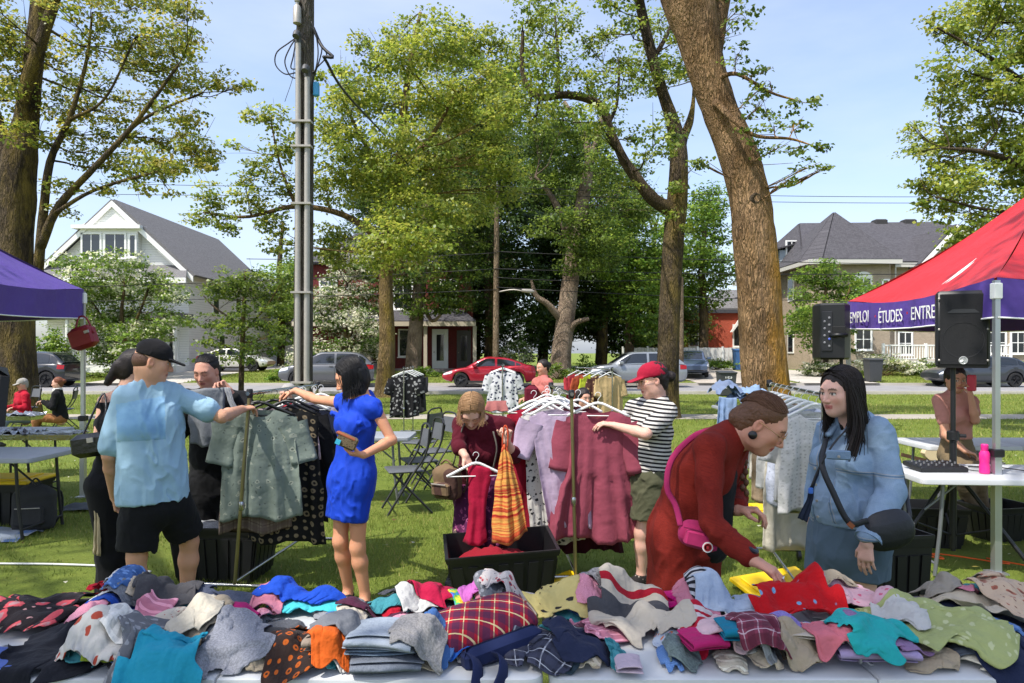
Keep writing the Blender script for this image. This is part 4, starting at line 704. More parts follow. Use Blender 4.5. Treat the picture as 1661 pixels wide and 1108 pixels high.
 rn=s.n('ShaderNodeTexNoise',noise_type='RIDGED_MULTIFRACTAL');rn.inputs['Scale'].default_value=wsc*.55;rn.inputs['Detail'].default_value=2.5;rn.inputs['Distortion'].default_value=.7;s.l(ob,rn.inputs['Vector'])
 n1=s.noise(ob,wsc,3,.5);n2=s.noise(ob,380,1);s.bump(s.math('ADD',s.math('ADD',n1,s.math('MULTIPLY',rn.outputs[0],.45)),s.math('MULTIPLY',n2,.03)),wrinkle)
 FAB[key]=s.m;return s.m
 # ================================================================== tables
PLA=mat('table_plastic',(196,198,200),.42,var=.04,vscale=3,bump=.0006,bscale=300);LEG=mat('table_leg',(128,130,134),.4,.6);GRYT=mat('table_grey',(150,154,160),.5,var=.05)
def folding_table(label,x0,x1,y0,y1,z=.74,m=None,seam=True,rz=0.0,group=None,legm=None):
 m=m or PLA;cx,cy=(x0+x1)/2,(y0+y1)/2;root=thing('folding_table',label,'table',(cx,cy,0),group);Mx=Matrix.Rotation(rz,3,'Z')
 def T(x,y,zz):p=Mx@Vector((x-cx,y-cy,0));return(cx+p[0],cy+p[1],zz)
 halves=[(x0,cx-.0015),(cx+.0015,x1)]if seam else[(x0,x1)]
 for i,(a,b)in enumerate(halves):
  r=.045;ol=[]
  def corner(px,py,a0,rr):
   for k in range(6):t=a0+k/5*math.pi/2;ol.append((px+math.cos(t)*rr,py+math.sin(t)*rr))
  rl=r if i==0 else .004;rr_=r if(i==1 or not seam)else .004
  corner(b-rr_,y1-rr_,0,rr_);corner(a+rl,y1-rl,math.pi/2,rl);corner(a+rl,y0+rl,math.pi,rl);corner(b-rr_,y0+rr_,1.5*math.pi,rr_)
  V=[];n=len(ol);mb=MB();pcx,pcy=(a+b)/2,(y0+y1)/2
  for zz,s_ in((z-.045,.985),(z-.04,.998),(z-.012,1.0),(z-.003,.994),(z,.98)):
   for x,y in ol:V.append(T(pcx+(x-pcx)*s_,pcy+(y-pcy)*(s_ if s_==1 else s_),zz))
  F=[(k*n+i_,k*n+(i_+1)%n,k*n+n+(i_+1)%n,k*n+n+i_)for k in range(4)for i_ in range(n)]+[tuple(range(n-1,-1,-1)),tuple(range(4*n,5*n))]
  mb.add(V,F);mb.build('tabletop',m,root,smooth='auto')
 for xe,sg in((x0+.2,1),(x1-.2,-1)):
  for yy in(y0+.1,y1-.1):MB().tube(spline([T(xe,yy,z-.04),T(xe-.02*sg,yy,z*.5),T(xe-.06*sg,yy,.012)],6),.014,8).build('leg',legm or LEG,root,smooth='auto')
  MB().cyl(T(xe-.055*sg,y0+.1,.1),T(xe-.055*sg,y1-.1,.1),.011).build('crossbar',legm or LEG,root,smooth='auto');MB().cyl(T(xe+.0*sg,cy,z-.3),T(xe+.3*sg,cy,z-.05),.009).build('brace',legm or LEG,root,smooth='auto')
 return root
TZ=.74;TY0,TY1=1.975,2.58
folding_table('white folding table in front, left half of the clothes display',-1.745,.088,TY0,TY1)
folding_table('grey-white folding table in front, right half of the clothes display, in tree shade',.105,1.94,TY0,TY1)
folding_table('white folding table under the red tent, nearer one with pink bottle',2.98,4.85,5.05,5.78,rz=R(-4));folding_table('white folding table farther back under the red tent',4.05,5.9,6.9,7.6)
folding_table('grey folding table with foil trays under purple tent',-5.95,-4.14,6.1,6.85,m=GRYT,legm=BLK);folding_table('grey folding table farther back behind the foil trays',-6.9,-5.35,8.0,8.7,m=GRYT,legm=BLK)
folding_table('small folding table heaped with jeans by the big leaning trunk',3.45,4.75,11.7,12.3,m=GRYT,seam=False);folding_table('small table behind the folding chairs with bottles',-1.95,-1.1,7.6,8.2,m=GRYT,seam=False)
# ================================================================== tents
PUR=fabric('tent_purple',(98,72,164),rough=.55,sheen=.05,wrinkle=.03,wsc=3);RED=fabric('tent_red',(216,44,52),rough=.5,sheen=.05,wrinkle=.03,wsc=3);ALU=mat('aluminium',(186,188,192),.35,.8,var=.08)
def tent(label,cs,zc,zp,roofm,valm,vh=.3,legs=(0,1,2,3)):
 """cs: four ground corners in order; a peaked canopy with sagging panels, hanging valance and telescopic legs"""
 cs=[np.array([c[0],c[1],0.])for c in cs];ctr=sum(cs)/4;pk=ctr+[0,0,zp];root=thing('canopy_tent',label,'tent',ctr)
 for i in range(4):
  a,b=cs[i]+[0,0,zc],cs[(i+1)%4]+[0,0,zc];n=14;V=[];idx={}
  for r_ in range(n+1):
   t=r_/n
   for c_ in range(n-r_+1):
    s_=c_/(n-r_)if n>r_ else 0;p=(a*(1-s_)+b*s_)*(1-t)+pk*t;p[2]-=.5*t*(1-t)*(zp-zc)*.55;p[2]-=.09*math.sin(math.pi*s_)*(1-t)*(1-.3*t);p[2]+=.012*math.sin(9*s_+5*t);idx[r_,c_]=len(V);V.append(p)
  F=[]
  for r_ in range(n):
   for c_ in range(n-r_):
    F.append((idx[r_,c_],idx[r_,c_+1],idx[r_+1,c_]))
    if c_<n-r_-1:F.append((idx[r_,c_+1],idx[r_+1,c_+1],idx[r_+1,c_]))
  mkobj('roof_panel',V,F,roofm,root)
  V=[];m_=40;out=nrm(np.cross(b-a,[0,0,1]));out=out if np.dot(out,(a+b)/2-ctr-[0,0,zc])>0 else-out
  for j in range(5):
   for k in range(m_+1):
    s_=k/m_;p=a*(1-s_)+b*s_;p=p+out*(.015+.012*j/4*math.sin(s_*23+i)+.006*math.sin(s_*61));p[2]-=.09*math.sin(math.pi*s_)*(1-j/4)*.9+vh*j/4+(.035*math.sin(math.pi*s_)if j==4 else 0)-.002;V.append(p)
  F=[(j*(m_+1)+k,j*(m_+1)+k+1,(j+1)*(m_+1)+k+1,(j+1)*(m_+1)+k)for j in range(4)for k in range(m_)]
  vo=mkobj('valance',V,F,valm,root);ed=V[4*(m_+1):];MB().tube([p+out*.004 for p in ed],.007,5).build('hem',WHT,vo,smooth=True)
  MB().cyl(a+(ctr-cs[i])*.03+[0,0,-.12],b+(ctr-cs[(i+1)%4])*.03+[0,0,-.12],.014).build('truss_bar',ALU,root,smooth='auto')
  MB().tube(spline([a+[0,0,-.1],(a+pk)/2+[0,0,-.2],pk+[0,0,-.15]],8),.014,8).build('rafter',ALU,root,smooth='auto')
  if i in legs:
   g=cs[i];lg=MB().box2(g+[-.019,-.019,.9],g+[.019,.019,zc-.02]).build('leg',ALU,root);MB().box2(g+[-.026,-.026,.01],g+[.026,.026,.9]).build('lower_leg',ALU,lg);MB().box2(g+[-.04,-.04,.87],g+[.04,.04,.93],bev=.008).build('slider',BLK,lg);MB().box2(g+[-.06,-.06,.0],g+[.06,.06,.012]).build('foot_plate',ALU,lg)
   MB().box2(g+[-.03,-.03,zc-.16],g+[.03,.03,zc-.04],bev=.006).build('corner_bracket',WHT,lg)
 return root
tR=tent('red peaked canopy tent with purple lettered valance at right',[(3.62,5.3),(3.70,7.8),(6.2,7.8),(6.12,5.3)],2.21,3.2,RED,PUR)
tent('purple canopy tent at left edge of the lawn',[(-4.75,5.5),(-4.9,8.1),(-7.6,8.1),(-7.45,5.5)],2.37,3.4,PUR,PUR,.33)
def letters(txt,size,mtx,m,root,name='lettering',ext=.0012):
 cu=bpy.data.curves.new(name,'FONT');cu.body=txt;cu.size=size;cu.extrude=ext;to=bpy.data.objects.new(name,cu);C.objects.link(to);me=bpy.data.meshes.new_from_object(to);bpy.data.objects.remove(to)
 me.materials.append(m);o=bpy.data.objects.new(name,me);C.objects.link(o);o.parent=root;o.matrix_parent_inverse=root.matrix_world.inverted()if root.type!='EMPTY' else Matrix.Translation(Vector((-ORG[root.name]).tolist()));o.matrix_world=mtx;o.matrix_local=Matrix.Translation(Vector((-ORG[root.name]).tolist()))@mtx;return o
 # the lettering runs along the left valance, from the far corner to the near one
pa,pb=np.array([3.70,7.8]),np.array([3.62,5.3]);dv=nrm(np.append(pb-pa,0));xax=Vector(dv);zax=Vector((-1,0,0));zax=(zax-xax*zax.dot(xax)).normalized();yax=zax.cross(xax)
for txt,off,sz,m in(('EMPLOI',.12,.17,WHT),('·',.68,.2,RED),('ÉTUDES',.76,.17,WHT),('·',1.29,.2,RED),('ENTREP',1.37,.17,WHT)):
 p=Vector((pa[0],pa[1],2.21-.22))+xax*off+zax*.04;p.z-=.05*math.sin(math.pi*(off+.25)/2.5);M4=Matrix((xax*.78,yax,zax)).transposed().to_4x4();M4.translation=p;letters(txt,sz,M4,m,tR)
sw=MB() # white swoosh printed on the red roof
for(t0,t1,s0)in((.10,.34,.66),(.10,.30,.685)):
 a,b,pk=np.array([3.70,7.8,2.21]),np.array([3.62,5.3,2.21]),np.array([4.91,6.55,3.2]);L=[]
 for t in np.linspace(t0,t1,9):
  s_=s0+(t-t0)*.25;p=(a*(1-s_)+b*s_)*(1-t)+pk*t;p[2]-=.5*t*(1-t)*(.99)*.55;p[2]-=.09*math.sin(math.pi*s_)*(1-t)*(1-.3*t);p+=np.array([-.02,0,.03]);L.append(p)
 sw.tube(L,np.interp(np.linspace(0,1,9),[0,.5,1],[.004,.018,.004]),5,flat=.25)
o=sw.build('printed_swoosh',WHT,tR,smooth=True)
# red handbag hung on the left tent leg
q=P(133,520,8.0);hb=thing('red_handbag','dark red handbag hanging tilted from the purple tent corner','bag',q);MRB=mat('red_leather',(128,18,34),.45,var=.12,bump=.004,bscale=20)
bm_=MB();bm_.box(P(135,548,7.93),(.27,.14,.25),ry=R(-18),bev=.04);bm_.build('bag_body',MRB,hb,smooth='auto');MB().tube(spline([P(122,536,7.9),P(128,515,7.95),P(140,516,7.95),P(152,540,7.9)],12),.01,6).build('handle',MRB,hb,smooth=True);MB().box(P(140,538,7.85),(.05,.02,.03),ry=R(-18)).build('zip_pull',STEEL,hb)
# ================================================================== loudspeakers
def speaker(label,x,y,z,yaw,front=True,w_=.36,h_=.6,dp=.34):
 root=thing('loudspeaker',label,'loudspeaker',(x,y,z));Mz=Matrix.Rotation(yaw,3,'Z')
 def T(p):v=Mz@Vector(p);return(x+v[0],y+v[1],z+v[2])
 def pr(name,poly,z0,z1,m,par,sm='auto',inset=.02):
  n=len(poly);V=[];rings=((z0,inset),(z0+inset,0),(z1-inset,0),(z1,inset));cx_=sum(p[0]for p in poly)/n;cy_=sum(p[1]for p in poly)/n
  for zz,e in rings:
   for px,py in poly:l=math.hypot(px-cx_,py-cy_);V.append(T((px-(px-cx_)/l*e,py-(py-cy_)/l*e,zz)))
  F=[(k*n+i,k*n+(i+1)%n,k*n+n+(i+1)%n,k*n+n+i)for k in range(3)for i in range(n)]+[tuple(range(n-1,-1,-1)),tuple(range(3*n,4*n))];mb=MB();mb.add(V,F);return mb.build(name,m,par,smooth=sm)
 W2=w_/2;pr('cabinet',[(-W2,0),(-W2+.015,-.015),(W2-.015,-.015),(W2,0),(W2-.01,dp*.5),(W2*.62,dp),(-W2*.62,dp),(-W2+.01,dp*.5)],0,h_,BLK,root)
 GRI=mat('speaker_grille',(26,26,28),.6,.3,var=.2,vscale=400,bump=.004,bscale=500);g=MB();g.box((0,0,0),(w_-.05,.012,h_-.05),bev=.005);g.v=[T((a,b-.022,c+h_/2))for a,b,c in g.v];gr=g.build('grille',GRI,root,smooth=False)
 m=MB();c=T((0,-.018,h_*.36));ax=Mz@Vector((0,-1,0));m.tube([np.array(c)+np.array(ax)*.011+(np.array(Mz@Vector((1,0,0)))*math.cos(q)+np.array([0,0,1.])*math.sin(q))*w_*.38 for q in np.linspace(0,6.283,40)],.002,5);m.build('woofer_ring',mat('grille_lite',(36,36,38),.5),gr)
 h1=MB();h1.add([T(p)for p in((-w_*.3,-.031,h_*.71),(w_*.3,-.031,h_*.71),(w_*.2,-.031,h_*.76),(-w_*.2,-.031,h_*.76))],[(0,1,2,3)]);h1.build('horn_mouth',mat('horn_grey',(44,44,46),.5),gr)
 for sx_ in(-1,1):
  for zz in(.1,.5,.9):s_=MB();s_.lathe([(.004,0),(.009,.004),(.004,.007)],T((sx_*(W2-.02),-.022,h_*zz)),8,ax);s_.build('screw',STEEL,gr)
 if front:
  e=MB();c=np.array(T((0,-.029,h_*.1)));X=np.array(Mz@Vector((1,0,0)));N=np.array(ax);e.lathe([(.024,0),(.026,.003),(.029,.003),(.031,0)],c,28,ax)
  for k in range(3):
   a=math.pi/2+k*2*math.pi/3;dr=X*math.cos(a)+np.array([0,0,1.])*math.sin(a);pr_=np.cross(N,dr);e.tube([c+N*.002,c+N*.002+dr*.022],.0022,5)
   for s_ in(-1,1):e.tube([c+N*.002+dr*.006+pr_*s_*.004,c+N*.002+dr*.02+pr_*s_*.006],.0018,5)
  e.build('emblem',mat('silver_print',(214,214,214),.3,.6),gr)
  # rear panel with carrying recess and sockets
 bk=MB();bk.box((0,0,0),(.1,.02,h_*.7),bev=.004);bk.v=[T((a+W2*.28,b+dp+.004,c+h_*.5))for a,b,c in bk.v];bp=bk.build('rear_panel',mat('panel_black',(30,30,34),.35),root)
 rh=MB();rh.box((0,0,0),(.14,.012,.1),bev=.005);rh.v=[T((a-W2*.3,b+dp+.002,c+h_*.5))for a,b,c in rh.v];rh.build('handle_recess',mat('deep_black',(6,6,7),.7),root);hd=MB();hd.tube([T((-W2*.3-.08,dp+.01,h_*.43)),T((-W2*.3,dp+.05,h_*.43)),T((-W2*.3+.08,dp+.01,h_*.43))],.022,8);hd.build('carry_handle',BLK,root,smooth=True)
 for k in range(9):
  kn=MB();kn.lathe([(.012,0),(.012,.012),(.008,.014)],T((W2*.28+(.022 if k%2 else-.022),dp+.012,h_*(.24+.062*k))),8,Mz@Vector((0,1,0)));kn.build('knob',mat('knob_blue',(70,90,190),.4)if k==2 else mat('knob_grey',(120,120,124),.5),bp)
 return root
def speaker_stand(label,x,y,ztop,a0,spread=.56,zc=.68):
 root=thing('speaker_stand',label,'stand',(x,y,0));MB().cyl((x,y,.08),(x,y,ztop),.0185,n=14).build('inner_pole',BLK,root,smooth='auto');MB().cyl((x,y,.1),(x,y,ztop*.62),.026,n=14).build('outer_pole',BLK,root,smooth='auto')
 MB().lathe([(.03,-.04),(.045,-.03),(.045,.03),(.03,.04)],(x,y,ztop*.62),14).build('collar',BLK,root,smooth='auto');MB().lathe([(.03,-.04),(.05,-.03),(.05,.03),(.03,.04)],(x,y,zc),14).build('leg_hub',BLK,root,smooth='auto');MB().cyl((x+.03,y,ztop*.62),(x+.09,y-.02,ztop*.62),.015).build('knob',BLK,root)
 for k in range(3):
  a=a0+k*2*math.pi/3;e=np.array([x+math.cos(a)*spread,y+math.sin(a)*spread,.02]);h0=np.array([x+math.cos(a)*.04,y+math.sin(a)*.04,zc]);l=MB().cyl(h0,e,.0155,n=10).build('leg',BLK,root,smooth='auto');MB().cyl(h0*.45+e*.55,np.array([x,y,.2]),.009,n=8).build('brace',BLK,l,smooth='auto');MB().lathe([(.012,-.02),(.022,-.018),(.02,.03)],e,10).build('rubber_foot',TYRE,l)
sx1=P(1555,0,5.55)[0];speaker('large black loudspeaker facing front with round silver emblem',sx1,5.5,P(0,597,5.5)[2],R(-25));speaker_stand('black tripod stand under the front-facing loudspeaker',sx1,5.62,1.6,R(-52))
sx2=P(1348,0,7.6)[0];speaker('black loudspeaker turned away showing knobs and handle, behind the denim jacket',sx2,7.6,P(0,583,7.6)[2],R(158),False,.37,.585,.33);speaker_stand('black stand carrying the turned-away loudspeaker',sx2+.04,7.45,1.6,R(20))
# ================================================================== garment racks
CHR=mat('chrome',(176,178,176),.22,.95,var=.1,vscale=20);CHY=mat('chrome_worn',(150,142,104),.3,.85,var=.2,vscale=16)
def rack(label,A,B,zt,tilt=(0,0),foot=.28,nm=CHR,wheels=True):
 """A, B: ground points of the near and far post; a rail between the posts, feet with castors"""
 A=np.array([A[0],A[1],0.]);B=np.array([B[0],B[1],0.]);root=thing('garment_rack',label,'clothes rack',(A+B)/2);ax=nrm(B-A);pv=np.array([ax[1],-ax[0],0]);r=.0125
 TA=A+[tilt[0],tilt[1],zt];TB=B+[tilt[0],tilt[1],zt];zb=.095
 for g,t in((A,TA),(B,TB)):
  p=MB().cyl(g+[0,0,zb],t,r,n=12).build('post',nm,root,smooth='auto');MB().lathe([(.016,-.03),(.02,-.02),(.02,.02),(.016,.03)],g*.55+t*.45+[0,0,0],12).build('height_collar',CHR,p,smooth='auto')
  f=MB().cyl(g+pv*foot+[0,0,zb-.01],g-pv*foot+[0,0,zb-.01],.0125,n=10).build('foot_bar',CHR,root,smooth='auto')
  for s_ in(-1,1):
   c=g+pv*foot*.94*s_;MB().lathe([(.012,-.014),(.04,-.012),(.04,.012),(.012,.014)],c+[0,0,.04],14,pv).build('castor',BLK,f,smooth='auto');MB().cyl(c+[0,0,.06],c+[0,0,zb],.008).build('castor_stem',CHR,f)
 MB().cyl(A+[0,0,zb+.012],B+[0,0,zb+.012],.011,n=10).build('base_rail',CHR,root,smooth='auto');MB().cyl(TA-ax*.03,TB+ax*.03,.0135,n=12).build('top_rail',CHR,root,smooth='auto')
 for t in(TA,TB):MB().lathe([(.018,-.03),(.022,-.02),(.022,.02),(.018,.03)],t,12).build('elbow_joint',BLK,root,smooth='auto')
 return TA,TB,ax,pv
HANW=mat('hanger_white',(228,228,226),.4,var=.03);HANB=mat('hanger_black',(24,24,26),.4)
HANGER_SEEN={}
def hanger(label,hook,yaw,w_=.21,m=None,group=None,drop=.0):
 m=m or HANW;hook=np.array(hook,float);X=np.array([math.cos(yaw),math.sin(yaw),0]);n=MB();z=hook-[0,0,.0]
 t=np.linspace(-.4,math.pi+.3,10);n.tube([hook+X*(.02*math.cos(a))+[0,0,.0+.02*math.sin(a)]for a in t][::-1]+[hook+[0,0,-.03],hook+[0,0,-.06]],.0022,6)
 n.tube(spline([hook+X*-w_+[0,0,-.145],hook+X*-w_*.5+[0,0,-.095],hook+[0,0,-.055],hook+X*w_*.5+[0,0,-.095],hook+X*w_+[0,0,-.145]],17),.0065,6,flat=1.6);n.tube([hook+X*-w_*.98+[0,0,-.145],hook+X*w_*.98+[0,0,-.145]],.004,6)
 o=n.build('clothes_hanger',m,None,origin=hook,smooth=True);tag(o,label,'hanger',group);return o
def hung(name,label,hook,yaw,mats,W=.21,L=.62,hem=.27,sl=.2,slw=.085,neck=.09,ndip=.07,fold=.02,nf=5,thick=.02,seed=1,tilt=0.0,peplum=None,cat='shirt',hang='white',han_label=None,flare=0.0,group=None,drape=0.0,slope=.075):
 """a garment on a hanger: body tube with folds that deepen towards the hem, and hanging sleeves"""
 r=np.random.default_rng(seed);hook=np.array(hook,float);nz_,nu=30,64;ph=r.uniform(0,6.28,6);V=[];UV=[]
 X=np.array([math.cos(yaw),math.sin(yaw),0]);N=np.array([math.sin(yaw),-math.cos(yaw),0]);top=hook+[0,0,-.085]
 def wd(t):
  b=np.interp(t,[0,.08,.25,.6,1],[W,W*1.04,W*.98,(W*.45+hem*.55),hem])
  if peplum and t>peplum:b*=1+.25*((t-peplum)/(1-peplum))**.6
  return b
 def fld(x,t,k=0):
  a=fold*(t**.65)*(1+(.9 if peplum and t>peplum else 0));w1=1-2*abs(math.sin(nf*1.15*x+ph[0]+.8*t))**.75;w2=1-2*abs(math.sin(nf*2.0*x+ph[1]-.7*t))**.8;return a*(w1*.6+w2*.4+.35*math.sin(nf*1.1*x+ph[2]+2*t))
 for i in range(nz_+1):
  t=i/nz_;w_=wd(t);dp=thick*(.35+.9*min(1,t*3))*(1+.5*flare*t)
  for j in range(nu):
   a=2*math.pi*j/nu;cx_=math.copysign(abs(math.cos(a))**.8,math.cos(a));x=cx_*w_;sy=math.sin(a);y=sy*dp+fld(cx_,t);z=-t*L-slope*abs(cx_)**1.15*max(0,1-t*1.15)**2
   nk=max(0,1-(abs(x)/neck)**2);z-=(ndip if sy>0 else ndip*.3)*nk*max(0,1-t*4);z+=-.022*math.sin(5*cx_+ph[3])*t+drape*cx_*t
   if t<.03:y*=.6
   V.append(top+X*(x+tilt*t*L)+N*y+[0,0,z]);UV.append((x+(1.1 if sy<0 else 0),-t*L))
 F=[(i*nu+j,i*nu+(j+1)%nu,(i+1)*nu+(j+1)%nu,(i+1)*nu+j)for i in range(nz_)for j in range(nu)]
 F.append(tuple(range(nz_*nu,(nz_+1)*nu)))
 if sl>0:
  for sg in(-1,1):
   b0=len(V);ns,nn=10,14;st=np.array([sg*W*.9,0,-slope*.8-slw*.55]);dr=nrm([sg*(.26+.08*r.normal()),.05*r.normal(),-1.0])
   for i in range(ns+1):
    t=i/ns;c=st+dr*sl*t+np.array([0,.012*math.sin(4*t+ph[4]),0]);pr_=np.cross([0,1,0],dr);wv=slw*(1-.12*t)*(1+.06*math.sin(6*t+ph[5]))
    for j in range(nn):a=2*math.pi*j/nn;q=c+pr_*math.cos(a)*wv+np.array([0,1,0])*math.sin(a)*(.016+.008*t)*(1+.4*math.sin(3*a+ph[1]));V.append(top+X*q[0]+N*q[1]+[0,0,q[2]]);UV.append((q[0]+math.cos(a)*.02,q[2]))
   F+=[(b0+i*nn+j,b0+i*nn+(j+1)%nn,b0+(i+1)*nn+(j+1)%nn,b0+(i+1)*nn+j)for i in range(ns)for j in range(nn)];F.append(tuple(b0+ns*nn+j for j in range(nn)))
 V=np.array(V);V+=.006*np.stack([fbm(V*9,seed),fbm(V*9,seed+1),fbm(V*9,seed+2)],1)
 o=mkobj(name,V,F,mats,None,origin=hook,uvs=UV);tag(o,label,cat,group)
 if hang:hanger(han_label or(hang+' hanger carrying the '+label.split(' on ')[0].split(',')[0])[:90],hook,yaw,W*.95,HANW if hang=='white' else HANB,group)
 return o
 # rack 1, at left
TA,TB,ax,pv=rack('leaning chrome garment rack of grey and green shirts, left',(-1.865,4.77),(-1.74,5.98),1.375,(.10,.0),.3,CHY)
RL=lambda TA,TB,t:TA+(TB-TA)*t+np.array([0,0,-.008])
g1=[('floral_shirt','grey-green floral short-sleeved shirt facing front on the left rack',fabric('greenfloral',(136,148,138),'floral',(178,184,168),(98,108,100),14,thr=.2),.04,.24,.76,.28,.28,.10,5,1,.05),('plaid_shirt','beige plaid shirt hem behind the grey-green shirt, left rack',fabric('beigeplaid',(150,134,118),'plaid',(108,90,84),(86,60,62),16),.10,.22,.86,.26,0,.08,5,2,.0),('print_dress','black and tan geometric print dress lowest on left rack',fabric('geo',(28,28,28),'spots',(150,134,106),(40,36,32),17,thr=.3),.16,.21,.96,.27,0,.08,6,3,.17),('cotton_shirt','pale pink cotton shirt with visible sleeve edge on left rack',fabric('palepink',(206,182,186)),.24,.23,.66,.26,.3,.09,5,4,.04),('dark_shirt','black long shirt hanging mid left rack',fabric('blackjersey',(26,26,30)),.34,.22,.88,.27,.5,.07,5,5,.1),('navy_shirt','navy shirt hanging behind the black shirt on left rack',fabric('navyjersey',(32,38,60)),.44,.22,.84,.25,.45,.07,5,6,.13),('grey_shirt','light grey shirt farther along left rack',fabric('lgrey',(170,172,176),'heather'),.54,.22,.66,.25,.3,.08,5,7,.1),('lilac_shirt','pale lilac shirt near the far end of left rack',fabric('plilac',(190,180,200)),.68,.21,.6,.24,.28,.08,5,8,.12),('white_shirt','off-white shirt at the far end of left rack',fabric('offwhite',(222,220,214)),.84,.21,.6,.24,.28,.08,5,9,.1)]
for nm,lb,m,t,W_,L_,hem,sl,slw,nf,sd_,off in g1:
 hung(nm,lb,RL(TA,TB,t)+np.array([off,0,0]),R(4)+.03*(sd_%3),m,W_,L_,hem,sl,slw,nf=nf,seed=sd_,fold=.034,thick=.024,hang='black' if sd_<6 else 'white',cat='dress' if 'dress' in nm else 'shirt')
 # rack 2, centre
TA,TB,ax,pv=rack('chrome garment rack of burgundy and pink clothes, centre',(.445,4.95),(.37,6.2),1.36,(-.03,0),.26,CHY)
g2=[('peplum_top','dusty burgundy peplum blouse facing front on centre rack',fabric('burg',(158,74,92)),.02,.225,.94,.30,.34,.1,6,21,.19,.5),('lilac_tee','pale lilac tee hanging askew on centre rack',fabric('lilactee',(196,174,200)),.07,.19,.84,.19,.26,.09,5,22,-.10,None),('floral_dress','white dress with black floral print on centre rack',fabric('bwfloral',(226,222,214),'floral',(40,40,44),(70,70,72),22,thr=.24),.13,.17,.98,.2,0,.08,5,23,-.17,None),('crimson_cardigan','crimson long cardigan on centre rack',fabric('crim',(168,26,52)),.2,.2,.98,.24,.6,.08,5,24,-.24,None),('striped_shirt','red and white striped shirt at top left of centre rack',fabric('rwstripe',(218,206,202),'stripe',(168,30,50),None,26,thr=.5),.34,.22,.55,.24,.3,.08,4,25,-.12,None),('red_blouse','deep red blouse behind the striped shirt',fabric('dred',(150,20,38)),.46,.21,.8,.25,.4,.08,5,26,-.1,None),('maroon_skirt','dark maroon ruffled skirt hanging lowest on centre rack',fabric('maroon',(74,16,34)),.28,.19,1.1,.27,0,.08,7,27,.1,.7),('pink_top','pale pink top farther along centre rack',fabric('ppink',(222,190,190)),.6,.2,.58,.23,.3,.08,5,28,0,None),('purple_dress','dark purple patterned dress behind, centre rack',fabric('purplep',(70,24,66),'floral',(130,50,100),None,26),.4,.18,1.0,.2,0,.08,6,29,-.02,None),('navy_blouse','navy blouse at far end of centre rack',FAB['navyjersey'],.8,.2,.6,.23,.3,.08,5,30,-.06,None)]
for nm,lb,m,t,W_,L_,hem,sl,slw,nf,sd_,off,pep in g2:
 hung(nm,lb,RL(TA,TB,t)+np.array([off,0,0]),R(-3)+.05*(sd_%3-1),m,W_,L_,hem,sl,slw,nf=nf,seed=sd_,fold=.034,thick=.024,peplum=pep,tilt=.16 if sd_==22 else(.1 if sd_==23 else 0),cat={'peplum_top':'blouse','floral_dress':'dress','maroon_skirt':'skirt','purple_dress':'dress','crimson_cardigan':'cardigan'}.get(nm,'shirt'),ndip=.12 if sd_==21 else .06)
 # rack 3, white clothes at right
TA,TB,ax,pv=rack('garment rack of white clothes at right, behind the denim jacket',(1.80,4.1),(2.05,5.65),1.404,(0,0),.24)
wl=[('lace_top','white lace camisole with thin straps on right rack',(232,230,226)),('white_blouse','plain white blouse in the middle of the right rack',(238,236,234)),('eyelet_top','pale blue-white eyelet top on right rack',(206,212,230)),('cream_dress','cream tiered dress hanging lowest on right rack',(222,214,196)),('ruffle_shirt','white ruffled shirt on right rack',(230,230,230)),('beige_blouse','sand-beige top at the left of right rack',(182,160,134)),('ivory_blouse','ivory blouse next to the sand-beige top',(228,222,208)),('white_tee','white tee at far left end of right rack',(240,240,238))]
for k,(nm,lb,c)in enumerate(wl):
 pt='plain' if k not in(0,2)else 'spots';m=fabric('rk3_%d'%k,c,pt,tuple(max(0,v-34)for v in c),None,40,thr=.22,wrinkle=.02);t=.1+.82*k/7
 hung(nm,lb,RL(TA,TB,t),R(-6)+.22*math.sin(2.3*k),m,.2,(.62,.58,.66,.98,.6,.74,.62,.56)[k],.22,(0,.25,0,0,.22,.0,.3,.25)[k],.08,nf=6,seed=40+k,fold=.03,thick=.035,cat='dress' if 'dress' in nm else 'top')
 # distant racks
def far_rack(label,px,d,zt,cols,seed,ln=1.2,ang=0.0,W_=.24,L_=.8,names='hung_shirt',white=True):
 x=P(px,0,d)[0];A=(x,d);B=(x+math.sin(ang)*ln,d+math.cos(ang)*ln);TA,TB,ax,pv=rack(label,A,B,zt,(0,0),.25)
 for k,(c,lb,pt,c2)in enumerate(cols):hung(names,lb,RL(TA,TB,.05+.9*k/max(1,len(cols)-1)),R(2)-ang+.06*(k%3-1),fabric('far_%d_%d'%(seed,k),c,pt,c2,None,14,thr=.3),W_,L_*(1-.08*(k%3)),W_*1.15,.3,.09,nf=5,seed=seed+k,fold=.03,thick=.035)
far_rack('distant garment rack of black clothes beside folding chairs',655,13.0,1.36,[((24,24,28),'black jacket with white scalloped edging, front of the distant rack','floral',(150,150,150)),((38,38,42),'charcoal shirt second on the distant black rack','plain',None),((20,20,22),'black shirt third on the distant black rack','plain',None),((60,60,64),'dark grey shirt last on the distant black rack','plain',None)],100)
far_rack('distant garment rack with white crop top in front of the red car',815,13.4,1.40,[((226,226,230),'white cropped jacket facing front on the distant rack before red car','floral',(60,64,90)),((36,40,66),'navy spotted blouse on the distant rack before red car','spots',(200,200,210)),((30,34,58),'plain navy blouse on the distant rack before red car','plain',None)],110,W_=.27)
far_rack('distant garment rack of beige and bright shirts before silver SUV',993,12.6,1.36,[((206,178,128),'tan tee shirt facing front on the distant rack','plain',None),((92,60,50),'brown patterned blouse under the tan tee','floral',(200,170,120)),((200,214,60),'neon yellow-green vest on the distant rack','plain',None),((196,90,60),'orange-red shirt on the distant rack','plain',None),((188,60,70),'coral shirt farthest on the distant rack','plain',None)],120,ang=R(-24),ln=1.3)
